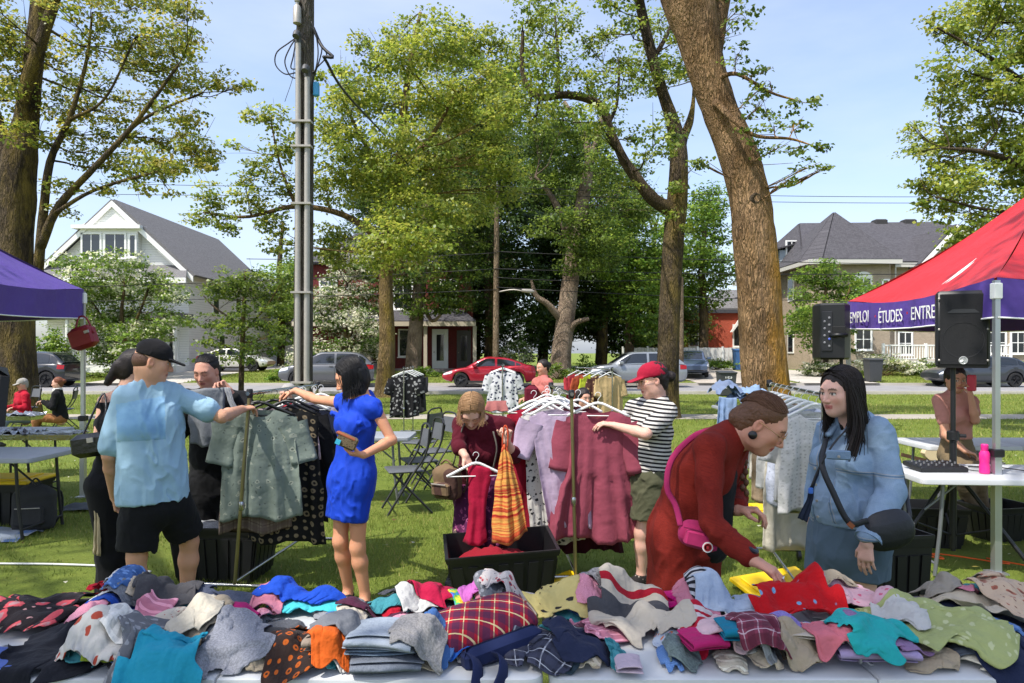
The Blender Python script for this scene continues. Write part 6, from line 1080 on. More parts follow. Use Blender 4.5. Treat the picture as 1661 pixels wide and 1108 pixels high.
class Person:
 """joints J: head, neck, chest, pelvis, ls rs le re lw rw lh rh (shoulders, elbows, wrists, hips), lk rk la ra lt rt (knees, ankles, toes); l and r are the person's own sides"""
 def __init__(s,label,J,hf,hup=(0,0,1),hs=1.0,b=None,h=.0055,skin=(206,158,132),group=None,fem=True):
  s.J={k:np.array(v,float)for k,v in J.items()};s.hs=hs;s.h=h;s.fem=fem;s.skinc=skin;s.M=frame(hf,hup);s.b=dict(hip=.165,waist=.125,chest=.145,dep=.64,arm=.041,fore=.034,wrist=.024,thigh=.082,knee=.053,calf=.05,ank=.032,neck=.052,bust=.05 if fem else 0,belly=0.0);s.b.update(b or{})
  J=s.J;s.S=nrm(J['rs']-J['ls']);
  if 'lhip' not in J:sp=s.S.copy();sp[2]*=.3;sp=nrm(sp);J['lhip']=J['pelvis']-sp*s.b['hip']*.53;J['rhip']=J['pelvis']+sp*s.b['hip']*.53
  s.Sp=nrm(J['rhip']-J['lhip']);base=lerp(J.get('la',J['pelvis']),J.get('ra',J['pelvis']),.5);base[2]=0;s.root=thing('person',label,'person',base,group)
  P_=np.array(list(J.values()));s.lo,s.hi=P_.min(0)-.24,P_.max(0)+.24;s.lo[2]=max(s.lo[2],-.01)
  s.waist=lerp(J['pelvis'],J['chest'],.5);s.up=nrm(J['chest']-J['pelvis']);s.F=nrm(np.cross(s.up,s.S));
 def torso(s,S,g=0.0,gw=None,k=.03,low=True,sh=.056):
  J,b=s.J,s.b;d=b['dep'];gw=g if gw is None else gw;sm=lerp(J['ls'],J['rs'],.5)
  if low:S.eseg(J['pelvis']-s.up*.04,J['pelvis']+s.up*.05,(b['hip'],b['hip']*.72),(b['hip']*.97,b['hip']*.7),s.Sp,k,g=g)
  S.eseg(J['pelvis']+s.up*.04,s.waist,(b['hip']*.93,b['hip']*.66),(b['waist'],b['waist']*.76),s.S,k,g=gw);S.eseg(s.waist,J['chest'],(b['waist'],b['waist']*.76),(b['chest'],b['chest']*d*1.05),s.S,k,g=gw);S.eseg(J['chest'],lerp(J['chest'],sm,.75),(b['chest'],b['chest']*d*1.05),(b['chest']*.95,b['chest']*d*.9),s.S,k,g=g)
  S.seg(J['ls'],J['rs'],sh,sh,.05,g=g*.6);S.seg(lerp(J['ls'],sm,.4),J['neck'],.05,.05,.06,g=g*.3);S.seg(lerp(J['rs'],sm,.4),J['neck'],.05,.05,.06,g=g*.3)
  if b['bust']:
   for sg in(-1,1):S.ell(J['chest']+s.F*(b['chest']*d*.8)+s.S*sg*b['chest']*.46+s.up*.0,np.array([.062,.055,.06])*(b['bust']/.05),np.stack([s.S,s.F,s.up],1),.05,g=g)
  if b['belly']:S.ell(s.waist+s.F*b['waist']*.4-s.up*.03,(b['waist']*.85,b['belly']+b['waist']*.4,.13),np.stack([s.S,s.F,s.up],1),.08,g=g)
 def arm(s,S,sd_,f0=0.0,f1=2.0,g=0.0,k=.02,gt=None,extra=0.0):
  """the arm from shoulder (0) over elbow (1) to wrist (2)"""
  J,b=s.J,s.b;a,e,w_=J[sd_+'s'],J[sd_+'e'],J[sd_+'w'];gt=g if gt is None else gt
  if f1<=1:S.seg(a,lerp(a,e,f1),b['arm']+.008+g,lerp([b['arm']+.008],[b['arm']*.9],f1)[0]+gt,k)
  else:
   S.seg(a,e,b['arm']+.008+g,b['arm']*.88+g,k);m=lerp(e,w_,.3);t=f1-1;S.seg(e,m,b['arm']*.88+g,b['fore']*1.08+g,k);S.seg(m,lerp(e,w_,max(.31,t)),b['fore']*1.08+g,b['fore']*1.08+(b['wrist']-b['fore']*1.08)*max(0,(t-.3)/.7)+gt,k)
 def leg(s,S,sd_,f1=2.0,g=0.0,k=.03,gt=None,foot=True):
  J,b=s.J,s.b;a,e,w_=J[sd_+'hip'],J[sd_+'k'],J[sd_+'a'];gt=g if gt is None else gt
  if f1<=1:S.seg(a,lerp(a,e,f1),b['thigh']+g,b['thigh']+(b['knee']-b['thigh'])*f1+gt,k);return
  S.seg(a,e,b['thigh']+g,b['knee']+g,k);fw=np.cross(nrm(w_-e),s.Sp);m=lerp(e,w_,.32);S.seg(e,m,b['knee']+g,b['calf']*1.04+g,k);S.seg(m,lerp(e,w_,max(.33,f1-1)),b['calf']*1.04+g,b['ank']+gt,k)
  if f1>=2 and foot:
   t=J[sd_+'t'];S.seg(w_-[0,0,.01],w_*.86+t*.14-[0,0,.045],b['ank'],.03,.02);S.eseg(w_*.95+t*.05-[0,0,.052],t-[0,0,.005],(.032,.03),(.04,.02),np.cross(nrm(t-w_),[0,0,1]),.03)
 def build_body(s,hands=None,eyes='open',lip=(170,92,88),brow=(70,50,40),legs=True,arms='lr',torso_g=-.012,iris=(60,44,34),blush=.5):
  S=SDF(s.lo,s.hi,s.h);J,b=s.J,s.b;s.torso(S,torso_g);head_sdf(S,J['head'],s.M,s.hs,s.fem);nb=J['head']+s.M@np.array([0,-.026,-.05])*s.hs;S.seg(J['neck']-s.up*.02,nb,b['neck']*1.08,b['neck'],.03)
  for a in arms:
   s.arm(S,a,k=.015)
   if hands and a in hands:hd=hands[a];hand(S,J[a+'w'],hd[0],hd[1],a=='l',*hd[2:])
  if legs:
   for a in 'lr':s.leg(S,a)
  V,F=S.mesh();V=relax(V,F,1,.35);s.body=mkobj('body',V,F,MAT['skin'],s.root,cols=skin_cols(V,J['head'],s.M,s.hs,s.skinc,lip,brow,eyes,blush,iris));return s.body
 def cloth(s,name,fn,m,wr=.006,wsc=9.0,stretch=None,h=None,lo=None,hi=None,uv=None,label=None,fine=.35,parent=None,seed=3):
  S=SDF(s.lo if lo is None else lo,s.hi if hi is None else hi,h or s.h*1.15);fn(S);V,F=S.mesh()
  if len(V)==0:return None
  V=relax(V,F,2,.5);N=vnormals(V,F);q=V*wsc*(np.array([1,1,1.])if stretch is None else np.array(stretch));q=q+.6*np.stack([fbm(q*.7,seed+9),fbm(q*.7,seed+10),fbm(q*.7,seed+11)],1)
  d=(1-2.2*np.abs(noise3(q,seed)))*.75+fine*(1-2*np.abs(noise3(q*2.1+7,seed+1)));V=V+N*(wr*d)[:,None]
  if uv is None:U=np.stack([(V-s.J['pelvis'])@s.S,(V-s.J['pelvis'])@s.up],1)
  else:U=uv(V)
  o=mkobj(name,V,F,m,parent or s.root,uvs=U)
  if label:o['label']=label
  return o
 def T(s,x,y,z):return s.J['head']+s.M@(np.array([x,y,z])*s.hs)
 def hair_cap(s,S,g=.012,front=.055,ears=False):
  M,hs=s.M,s.hs;S.ell(s.T(0,-.024+(front-.055)*.5,.044),(np.array([.075,.091,.083])+g*np.array([1,.5,1]))*hs,M,.01);S.ell(s.T(0,-.05,-.02),(np.array([.06,.05,.065])+g)*hs,M,.03)
  if ears:
   for x in(-1,1):S.ell(s.T(x*.085,.012,-.012),np.array([.03,.034,.036])*hs,M,.008,'sub')
 def comb(s,style,n,m,L=.25,g=.014,r=.0021,seed=1,bun=(0,-1,-.12),fwd=0.0):
  """single strands laid over the head: drawn back into a knot, or falling from a parting"""
  rr=np.random.default_rng(seed);c=np.array([0,-.024,.044]);rad=np.array([.077,.095,.085])+g;mb=[];fc=[];k=0
  for _ in range(n):
   j_=rr.uniform(.985,1.035);E=lambda d:c+nrm(d)*rad*j_
   if style=='back':
    a=rr.uniform(-1.6,1.6);d0=np.array([math.sin(a),math.cos(a),.95-.55*abs(a)/1.6]);d1=np.array(bun);mid=nrm(d0)*.5+np.array([math.sin(a)*.55,-.35,.8-.35*abs(a)]);q=np.array([E(d0),E(nrm(d0)*.6+mid*.4),E(mid),E(mid*.5+nrm(d1)*.5),E(d1)])
   else:
    y0=rr.uniform(-.9,1.15);sg=rr.choice([-1,1]);q=[E((sg*.05,y0,1)),E((sg*.6,y0*.95,.8)),E((sg*.95,y0*.75-.12,.25))];e=q[-1].copy()
    dn=s.M.T@np.array([0,0,-1.]);l=L*rr.uniform(.75,1.08);q+=[e+dn*l*.35+np.array([sg*.006,-.012+fwd*.02,0]),e+dn*l*.7+np.array([sg*.004,-.02+fwd*.05,0]),e+dn*l+np.array([sg*rr.normal(0,.012),-.024+fwd*.08+rr.normal(0,.012),0])];q=np.array(q)
   p=spline(q,11);p=p+np.cumsum(rr.normal(0,.0006,p.shape),0);p=s.J['head']+(p*s.hs)@s.M.T;V,F=tube_arrays(p,np.linspace(r,r*.5,11)*rr.uniform(.6,1.5),4,False);mb.append(V);fc.append(np.array(F)+k);k+=len(V)
  return mkobj('hair_strands',np.concatenate(mb),np.concatenate(fc),m,s.root)
 def strands(s,name,guides,n,m,r=.0028,jit=.012,seed=1,seg=9,parent=None,taper=.35):
  """guides: lists of points; strands interpolate between neighbouring guides"""
  rr=np.random.default_rng(seed);gs=[spline(g,seg)for g in guides];mb=[];fc=[];c=0
  for _ in range(n):
   u=rr.uniform(0,len(gs)-1-1e-6)if len(gs)>1 else 0;i=int(u);f=u-i;p=gs[i]*(1-f)+gs[min(i+1,len(gs)-1)]*f;off=rr.normal(0,jit,3);w_=np.linspace(.35,1.25,seg)[:,None];p=p+off*w_+np.cumsum(rr.normal(0,jit*.12,(seg,3)),0);V,F=tube_arrays(p,np.linspace(r,r*taper,seg)*rr.uniform(.6,1.4),4,False);mb.append(V);fc.append(np.array(F)+c);c+=len(V)
  return mkobj(name,np.concatenate(mb),np.concatenate(fc),m,parent or s.root)
  # ================================================================== people
def at_z(px,d,z):q=P(px,0,d);q[2]=z;return q
def hang_cloth(name,label,top,bot,m,fold=.02,nf=6,seed=1,cat='garment',n=28,k=22,thick=.006,parent=None,group=None,mid=None):
 """a hanging piece of cloth between an upper and a lower line, with folds that deepen downwards"""
 T_,B_=spline(top,n),spline(bot,n);ph=np.random.default_rng(seed).uniform(0,6.28,4);V=[];UV=[];N=nrm(np.cross(T_[-1]-T_[0],B_.mean(0)-T_.mean(0)))
 M_=spline(mid,n)if mid is not None else None
 for i in range(k):
  t=i/(k-1)
  for j in range(n):
   u=j/(n-1);p=T_[j]*(1-t)+B_[j]*t if M_ is None else T_[j]*(1-t)**2+2*t*(1-t)*M_[j]+B_[j]*t*t
   V.append(p+N*fold*(.25+t)*(.6*math.sin(nf*6.28*u+ph[0]+t)+.4*math.sin(nf*2.7*3*u+ph[1]-1.5*t)));UV.append((u*np.linalg.norm(B_[-1]-B_[0]),-t*np.linalg.norm(B_.mean(0)-T_.mean(0))))
 V=np.array(V);V+=.006*np.stack([fbm(V*12,seed),fbm(V*12,seed+1),fbm(V*12,seed+2)],1);F=[(i*n+j,i*n+j+1,(i+1)*n+j+1,(i+1)*n+j)for i in range(k-1)for j in range(n-1)]
 o=mkobj(name,V,F,m,parent,origin=T_.mean(0),uvs=UV);md=o.modifiers.new('thickness','SOLIDIFY');md.thickness=thick;md.offset=0
 if parent is None:tag(o,label,cat,group)
 return o
def patch_from(o,name,m,sel,off,root,uvf):
 """a printed panel that follows the cloth it is printed on"""
 me=o.data;nv=len(me.vertices);V=np.zeros(nv*3);me.vertices.foreach_get('co',V);V=V.reshape(-1,3)+ORG[o.name];F=np.array([p.vertices[:]for p in me.polygons if len(p.vertices)==4]);N=vnormals(V,F);k=sel(V,N);F=F[k[F].all(1)]
 if len(F)==0:return None
 u,inv=np.unique(F,return_inverse=True);return mkobj(name,V[u]+N[u]*off,inv.reshape(F.shape),m,root,uvs=uvf(V[u]))
def proj(V):return CX+V[:,0]/V[:,1]*K,HY+(EYE-V[:,2])/V[:,1]*K
def shoe(p,sd_,m,name='shoe',h=.004,top=.03,low=True,sandal=False):
 J=p.J;a,t=J[sd_+'a'],J[sd_+'t'];lo=np.minimum(a,t)-.12;hi=np.maximum(a,t)+.12;lo[2]=-.01
 def fn(S):
  sv=np.cross(nrm(t-a),[0,0,1]);heel=a*1.06-t*.06;S.eseg(np.array([heel[0],heel[1],.035]),np.array([t[0],t[1],.03]),(.037,.034),(.044,.028),sv,.02);
  if not sandal:S.seg(a-[0,0,.03],a*.8+t*.2-[0,0,.045],.043,.04,.03)
  S.cut((0,0,.003),(0,0,-1));S.cut((0,0,a[2]+(top if not sandal else-.03)),(0,0,1))
 return p.cloth(name,fn,m,.001,h=h,lo=lo,hi=hi)
BLKF=fabric('blackcotton',(22,22,25),co='Object',wrinkle=.006)
DK=m_hair('hair_dark',(30,22,20));BLKH=m_hair('hair_black',(18,16,18));BRN=m_hair('hair_brown',(92,62,44));LBR=m_hair('hair_light',(150,116,82));GRYH=m_hair('hair_grey',(150,146,142))
j=P
# ---------------------------------------------------------------- man in pale blue tee
p=Person('person in pale blue tee and black cap seen from behind at left rack',dict(head=j(248,588,4.2),neck=j(240,622,4.2),chest=j(243,690,4.2),pelvis=j(252,812,4.22),ls=j(202,643,4.14),rs=j(285,641,4.32),le=j(177,738,4.12),lw=j(186,806,4.34),re=j(360,676,4.36),rw=j(392,664,4.68),lk=j(222,902,4.16),rk=j(307,878,4.42),la=at_z(218,4.2,.085),ra=at_z(303,4.5,.085),lt=at_z(214,4.38,.03),rt=at_z(312,4.68,.03)),(.86,.42,-.22),b=dict(hip=.15,waist=.14,chest=.165,arm=.044,fore=.037,wrist=.027,neck=.058,thigh=.08,calf=.054,ank=.034,bust=0,knee=.052,dep=.66),skin=(206,150,120),fem=False)
p.build_body({'l':((.05,.2,-1),(.9,.3,0),.5),'r':((.5,.8,.1),(0,.2,-1),.6)},'open',(176,110,96),(70,48,36))
hemz=j(0,812,4.2)[2]
def fn(S):
 p.torso(S,.012,.012,low=False);S.eseg(p.J['chest']+[0,0,.06],np.array([p.J['pelvis'][0]-.012,p.J['pelvis'][1],hemz-.03]),(.166,.115),(.194,.15),p.S,.03);p.arm(S,'l',0,.82,.01,gt=.03,k=.014);p.arm(S,'r',0,.68,.01,gt=.03,k=.014);S.cut((0,0,hemz),(0,0,-1));S.ell(p.J['neck']+[0,0,.05],(.075,.075,.055),None,.01,'sub')
TEE=fabric('bluetee',(172,208,230),wrinkle=.008,wsc=12);tee=p.cloth('tee_shirt',fn,TEE,.013,6.5,(1,1,.6),h=.006,fine=.5)
s=NT('printed_picture');sx=s.n('ShaderNodeSeparateXYZ');uvc=s.co('UV');s.l(uvc,sx.inputs[0]);hz=s.math('ADD',sx.outputs[1],s.math('MULTIPLY',s.noise(uvc,3.5,6),.35));col=s.ramp(hz,[(.2,lin((84,112,92))),(.3,lin((104,140,150))),(.42,lin((92,140,182))),(.75,lin((112,160,200))),(1,lin((134,176,208)))]);col=s.mix(s.ramp(s.noise(uvc,9,5),[(.45,0),(.65,.5)]),col,lin((70,120,180)));s.set(s.mix(.45,col,lin((150,190,218))),.88)
def sel(V,N):x,y=proj(V);return(x>187+(y-645)*.04)&(x<268+(y-645)*.02)&(y>655-(x-187)*.17)&(y<718-(x-187)*.06)&(N[:,1]<-.2)
def uvf(V):x,y=proj(V);return np.stack([(x-187)/82,1-(y-642)/76],1)
patch_from(tee,'printed_picture',s.m,sel,.0006,p.root,uvf)
def fn(S):
 S.eseg(p.J['pelvis']+[0,0,.03],p.J['pelvis']-[0,0,.04],(.15,.11),(.172,.13),p.Sp,.03);p.leg(S,'l',.84,.03,gt=.052,k=.03);p.leg(S,'r',.84,.03,gt=.046,k=.03);S.cut(lerp(p.J['lhip'],p.J['lk'],.86),p.J['lk']-p.J['lhip'],hi=(p.J['pelvis'][0]+.01,9,9));S.cut(lerp(p.J['rhip'],p.J['rk'],.8),p.J['rk']-p.J['rhip'],lo=(p.J['pelvis'][0]+.01,0,0))
p.cloth('shorts',fn,BLKF,.008,7)
def fn(S):S.ell(p.T(0,-.034,.004),(.0765,.08,.075),p.M,.01)
p.cloth('hair',fn,m_hair('hair_fade',(88,62,48)),.001)
def fn(S):
 S.ell(p.T(0,-.008,.046),(.086,.108,.095),p.M,.01);S.cut(p.T(0,0,.03),p.M@np.array([0,-.12,-1.]));S.eseg(p.T(0,.085,.036),p.T(0,.17,.02),(.075,.008),(.055,.006),p.M[:,0],.012);S.ell(p.T(0,-.112,.052),(.04,.04,.024),p.M,.008,'sub')
cap=p.cloth('baseball_cap',fn,fabric('capblack',(32,30,32),co='Object'),.002,12,h=.0045);MB().lathe([(.002,0),(.007,.003),(.002,.006)],p.T(0,-.008,.14),8).build('button',BLKF,cap)
MB().tube([p.J['neck']+np.array([.062*math.cos(a),.066*math.sin(a),.035+.012*math.sin(a)])for a in np.linspace(0,6.28,24)],.0025,5).build('necklace',mat('gold',(200,150,70),.3,.9),p.root,smooth=True)
for a in 'lr':shoe(p,a,mat('shoe_dark',(40,40,42),.6))
# ---------------------------------------------------------------- person in black trousers behind him
p=Person('person in black wide trousers with handbag, half hidden behind the blue tee',dict(head=j(222,600,4.75),neck=j(208,632,4.72),chest=j(198,690,4.7),pelvis=j(188,785,4.7),ls=j(172,652,4.66),rs=j(236,650,4.9),le=j(160,715,4.6),lw=j(186,760,4.72),re=j(240,715,4.95),rw=j(250,770,4.95),lk=j(178,880,4.66),rk=j(200,880,4.8),la=at_z(176,4.66,.085),ra=at_z(204,4.82,.085),lt=at_z(186,4.82,.03),rt=at_z(214,4.98,.03)),(.8,.5,-.2),skin=(210,158,134),h=.007)
p.build_body({'l':((.5,.3,-.6),(0,1,0),.6),'r':((0,.2,-1),(1,0,0),.5)})
def fn(S):p.torso(S,.008,low=False);S.cut(p.J['ls']+[0,0,-.0],(0,0,1))
p.cloth('black_top',fn,BLKF,.004)
def fn(S):S.eseg(p.J['pelvis']+[0,0,.12],p.J['pelvis'],(.14,.11),(.17,.13),p.Sp,.05);p.leg(S,'l',1.97,.03,gt=.055,foot=False);p.leg(S,'r',1.97,.03,gt=.055,foot=False)
p.cloth('wide_trousers',fn,BLKF,.011,5,(1,1,.3))
def fn(S):p.hair_cap(S,.012);S.seg(p.T(0,-.11,.0),p.T(-.02,-.15,-.12),.04,.022,.03)
p.cloth('hair',fn,DK,.003,40,(1,1,.3))
for a in 'lr':shoe(p,a,MAT['shoe_dark'])
hb=thing('shoulder_bag','black leather shoulder bag hanging at far left of the standing group','bag',j(148,740,4.5));LEA=mat('black_leather',(20,20,22),.35,var=.15,bump=.004,bscale=30);MB().box(j(146,722,4.5),(.21,.09,.15),ry=R(-8),bev=.03).build('bag_body',LEA,hb,smooth='auto');MB().tube(spline([j(132,712,4.5),j(152,668,4.55),j(168,638,4.62),j(172,668,4.55),j(163,712,4.5)],20),.007,6).build('strap',LEA,hb,smooth=True);MB().box(j(146,714,4.45),(.04,.01,.03),ry=R(-8)).build('clasp',STEEL,hb)
hang_cloth('beige_scarf','cream scarf hanging below the black bag at far left',[j(153,790,4.55),j(160,788,4.55)],[j(150,898,4.55),j(163,902,4.55)],fabric('creamscarf',(206,188,150)),.008,2,3,'scarf')
# ---------------------------------------------------------------- dark-haired person behind the left rack
p=Person('person with slicked-back dark hair holding up grey jeans behind left rack',dict(head=j(335,604,5.3),neck=j(345,636,5.35),chest=j(350,690,5.38),pelvis=j(352,790,5.4),ls=j(392,650,5.42),rs=j(300,646,5.32),le=j(410,700,5.2),lw=j(372,634,5.05),re=j(292,700,5.2),rw=j(322,650,5.05),lk=j(370,860,5.35),rk=j(335,860,5.35),la=at_z(372,5.4,.085),ra=at_z(332,5.4,.085),lt=at_z(374,5.22,.03),rt=at_z(330,5.22,.03)),(-.1,-.93,-.34),b=dict(hip=.185,waist=.165,chest=.17,arm=.052,fore=.042,thigh=.1,neck=.06,bust=.062),skin=(198,142,120))
p.build_body({'l':((-.6,-.1,.6),(-.3,-.9,-.1),1.0,.6),'r':((.6,-.1,.6),(.3,-.9,-.1),1.0,.6)},'closed',(176,100,96),(40,30,26))
def fn(S):p.torso(S,.016);p.arm(S,'l',0,1.85,.014);p.arm(S,'r',0,1.85,.014);p.leg(S,'l',1.9,.016,foot=False);p.leg(S,'r',1.9,.016,foot=False);S.ell(p.J['neck']+[0,-.03,.06],(.07,.08,.05),None,.01,'sub')
p.cloth('black_sweater',fn,BLKF,.007,8)
def fn(S):p.hair_cap(S,.007,.046);S.ell(p.T(.0,-.12,-.02),(.05,.04,.05),p.M,.02);S.eseg(p.T(0,-.05,-.02),p.T(0,-.07,-.14),(.078,.03),(.07,.03),p.M[:,0],.02)
p.cloth('hair',fn,BLKH,.001,40);p.comb('back',500,BLKH,g=.004,r=.0014)
GJ=fabric('greyjeans',(84,86,92),'denim',(112,114,120));hang_cloth('held_jeans','folded dark grey jeans held up in front of the black sweater',[j(306,634,5.0),j(330,630,4.96),j(362,630,5.0)],[j(312,718,5.0),j(335,724,4.98),j(366,706,5.0)],GJ,.012,2,7,'jeans',thick=.03)
hang_cloth('white_ribbon','pale grey sleeve dangling from the raised fist behind left rack',[j(362,628,4.95),j(372,628,4.95)],[j(378,668,4.92),j(388,672,4.92)],FAB['lgrey'],.006,2,8,'garment')
for a in 'lr':shoe(p,a,MAT['shoe_dark'])
# ---------------------------------------------------------------- woman in blue dress
p=Person('person in royal blue sleeveless dress browsing the left rack',dict(head=j(570,613,4.62),neck=j(584,644,4.64),chest=j(580,690,4.62),pelvis=j(570,775,4.62),ls=j(607,660,4.52),rs=j(560,654,4.76),le=j(636,714,4.50),lw=j(590,738,4.36),re=j(512,648,4.98),rw=j(480,634,5.08),lk=j(580,888,4.56),rk=j(552,878,4.62),la=at_z(592,4.60,.085),ra=at_z(565,4.72,.085),lt=at_z(580,4.46,.03),rt=at_z(549,4.6,.03)),(-.86,-.18,-.46),b=dict(hip=.158,waist=.118,chest=.138,arm=.034,fore=.03,thigh=.073,calf=.045,bust=.05,knee=.046),skin=(212,146,112))
p.build_body({'l':((-.9,-.1,.1),(-.2,.3,1),.55,.8),'r':((-.85,.1,-.25),(-.3,0,-.95),.55,.9)},'closed',(190,70,76),(36,26,24),blush=.35)
hemz=j(0,840,4.6)[2]
def fn(S):
 p.torso(S,.008,.01);S.eseg(p.waist,p.J['pelvis'],(.12,.095),(.165,.125),p.Sp,.04);S.eseg(p.J['pelvis'],np.array([*lerp(p.J['lk'],p.J['rk'],.5)[:2],hemz+.02])+[-.008,0,0],(.172,.132),(.155,.118),p.Sp,.04);p.arm(S,'l',0,.12,.012,k=.014);p.arm(S,'r',0,.14,.014,k=.014);S.cut((p.J['pelvis'][0],0,hemz),(-.12,0,-1));S.ell(p.J['neck']+[-.025,-.03,.045],(.09,.085,.06),None,.01,'sub')
BLU=fabric('royalblue',(18,70,206),rough=.75,wrinkle=.006);dr=p.cloth('dress',fn,BLU,.011,9,(1,1,.5),fine=.5)
def fn(S):
 for k_,(u,v)in enumerate(((0,0),(.2,.03),(.4,.05),(.6,.05),(.8,.03))):S.seg(lerp(p.J['rs'],p.J['ls'],u)+p.F*.1+[0,0,-.07-v],lerp(p.J['rs'],p.J['ls'],u+.2)+p.F*.1+[0,0,-.08-v],.015,.015,.02)
p.cloth('ruffled_collar',fn,BLU,.008,22,parent=dr)
p.cloth('belt',lambda S:(S.eseg(p.waist+[0,0,.016],p.waist-[0,0,.016],(.130,.104),(.134,.108),p.S,.004)),BLU,.002,h=.005,parent=dr)
def fn(S):p.hair_cap(S,.012);S.eseg(p.T(0,-.055,.02),p.T(.0,-.055,-.05)+np.array([0,0,-.12]),(.08,.05),(.066,.036),p.M[:,0],.03)
p.cloth('hair',fn,BLKH,.005,30,(1,1,.25))
p.comb('down',900,BLKH,.2,.013,.0017,2)
p.strands('face_strands',[[p.T(-.05,.05,.10),p.T(-.075,.062,.02),p.T(-.066,.075,-.06),p.T(-.05,.08,-.12)],[p.T(.05,.05,.10),p.T(.075,.06,.02),p.T(.07,.07,-.06),p.T(.06,.08,-.13)]][:2],14,BLKH,.0025,.004,3)
for a in 'lr':shoe(p,a,MAT['shoe_dark'],'flat_shoe',sandal=True)
q=j(563,716,4.30);wl=thing('patterned_wallet','small brown patterned wallet held against the blue dress','wallet',q);MB().box(q,(.125,.035,.085),ry=R(24),bev=.012).build('wallet_body',fabric('walletp',(120,104,80),'spots',(60,50,40),(190,170,130),60,co='Object'),wl,smooth='auto');MB().box(q+[-.004,0,.032],(.128,.04,.022),ry=R(24),bev=.008).build('flap',mat('brown_leather',(142,78,46),.5),wl,smooth='auto');MB().box(q+[-.05,-.022,0],(.03,.008,.03),ry=R(24)).build('tag',mat('tag_teal',(60,170,200),.4),wl)
# ---------------------------------------------------------------- woman in maroon stooping over the tote
p=Person('person in maroon top stooping over the open tote, holding an orange dress',dict(head=j(765,668,5.12),neck=j(782,686,5.24),chest=j(778,728,5.26),pelvis=j(775,790,5.4),ls=j(822,692,5.24),rs=j(747,688,5.2),le=j(836,742,5.08),lw=j(822,716,4.94),re=j(742,722,5.1),rw=j(755,740,4.98),lk=j(790,872,5.28),rk=j(748,868,5.22),la=at_z(796,5.42,.085),ra=at_z(737,5.12,.085),lt=at_z(800,5.26,.03),rt=at_z(731,4.96,.03)),(-.02,-.62,-.78),(0,-.5,.8),b=dict(hip=.15,waist=.125,chest=.138,arm=.038),skin=(214,164,142))
p.build_body({'l':((.05,-.1,.95),(-.3,-.9,0),1.0,.6),'r':((.35,-.2,-.9),(.5,-.7,-.2),.8,.8)},'closed',(186,110,104),(120,90,66))
MAR=fabric('maroontop',(92,14,34));
def fn(S):p.torso(S,.014,low=False);p.arm(S,'l',0,1.05,.012,k=.014);p.arm(S,'r',0,1.05,.012,k=.014);S.eseg(p.waist,p.J['pelvis']+[0,0,.03],(.13,.105),(.15,.12),p.S,.04);S.ell(p.J['neck']+[-.02,-.05,.05],(.07,.07,.05),None,.01,'sub')
p.cloth('maroon_top',fn,MAR,.008,9)
def fn(S):S.eseg(p.J['pelvis']+[0,0,.06],p.J['pelvis']-[0,0,.05],(.15,.12),(.175,.14),p.Sp,.05);S.eseg(p.J['pelvis']-[0,0,.05],lerp(p.J['lk'],p.J['rk'],.5)+[.03,0,.0],(.175,.14),(.18,.13),p.Sp,.05);S.cut(lerp(p.J['lk'],p.J['rk'],.5)+[0,0,-.02],(0,0,-1))
p.cloth('patterned_skirt',fn,fabric('purpskirt',(96,34,80),'floral',(180,90,140),(40,16,40),30),.014,9,(1,1,.25))
def fn(S):p.hair_cap(S,.012);S.ell(p.T(0,-.05,-.03),(.072,.06,.07),p.M,.03)
p.cloth('hair',fn,LBR,.004,35,(1,.4,1));p.comb('down',700,LBR,.09,.012,.0016,4,fwd=.5)
for a in 'lr':
 shoe(p,a,MAT['shoe_dark'],'sandal',sandal=True);aa,t=p.J[a+'a'],p.J[a+'t']
 for f_,zz in((.25,.075),(.55,.062),(.8,.05)):c_=lerp(aa,t,f_);sv=nrm(np.cross(nrm(t-aa),[0,0,1]));MB().tube([np.array([c_[0],c_[1],0])+sv*.043*math.cos(q_)+np.array([0,0,.012+zz*max(0,math.sin(q_))])for q_ in np.linspace(0,math.pi,9)],.006,5).build('sandal_strap',MAT['shoe_dark'],p.root,smooth=True)
hang_cloth('red_trousers','crimson trousers draped from the hanger over the open tote',[j(758,752,4.88),j(780,756,4.86),j(800,760,4.88)],[j(752,880,4.84),j(774,886,4.82),j(790,878,4.84)],fabric('crimtrou',(172,14,56)),.014,2,11,'trousers',mid=[j(766,815,4.86),j(776,818,4.85),j(782,820,4.86)])
hang_cloth('orange_dress','orange and red striped summer dress held up over the tote',[j(814,728,4.86),j(818,720,4.85),j(824,730,4.86)],[j(798,880,4.8),j(826,884,4.76),j(856,862,4.82)],fabric('orangestr',(222,104,56),'multistripe',(180,40,40),(236,180,90),26),.02,3,12,'dress',mid=[j(800,780,4.84),j(822,780,4.8),j(842,780,4.84)])
MB_=MB();MB_.tube(spline([j(815,728,4.86),j(816,700,4.87),j(820,690,4.88),j(824,702,4.87),j(823,730,4.86)],14),.006,6);tag(MB_.build('dress_strap',FAB['orangestr'],None,origin=j(820,700,4.87),smooth=True),'twisted shoulder strap of the orange dress in a raised fist','strap');hanger('white hanger held in the right hand above the open tote',j(772,738,4.86),.15,.2)
hang_cloth('purple_print_trousers','purple and black print trousers behind the crimson ones',[j(782,768,4.98),j(800,770,4.98),j(812,768,4.98)],[j(784,884,4.92),j(800,888,4.9),j(814,884,4.92)],FAB['purpskirt'],.016,2,13,'trousers')
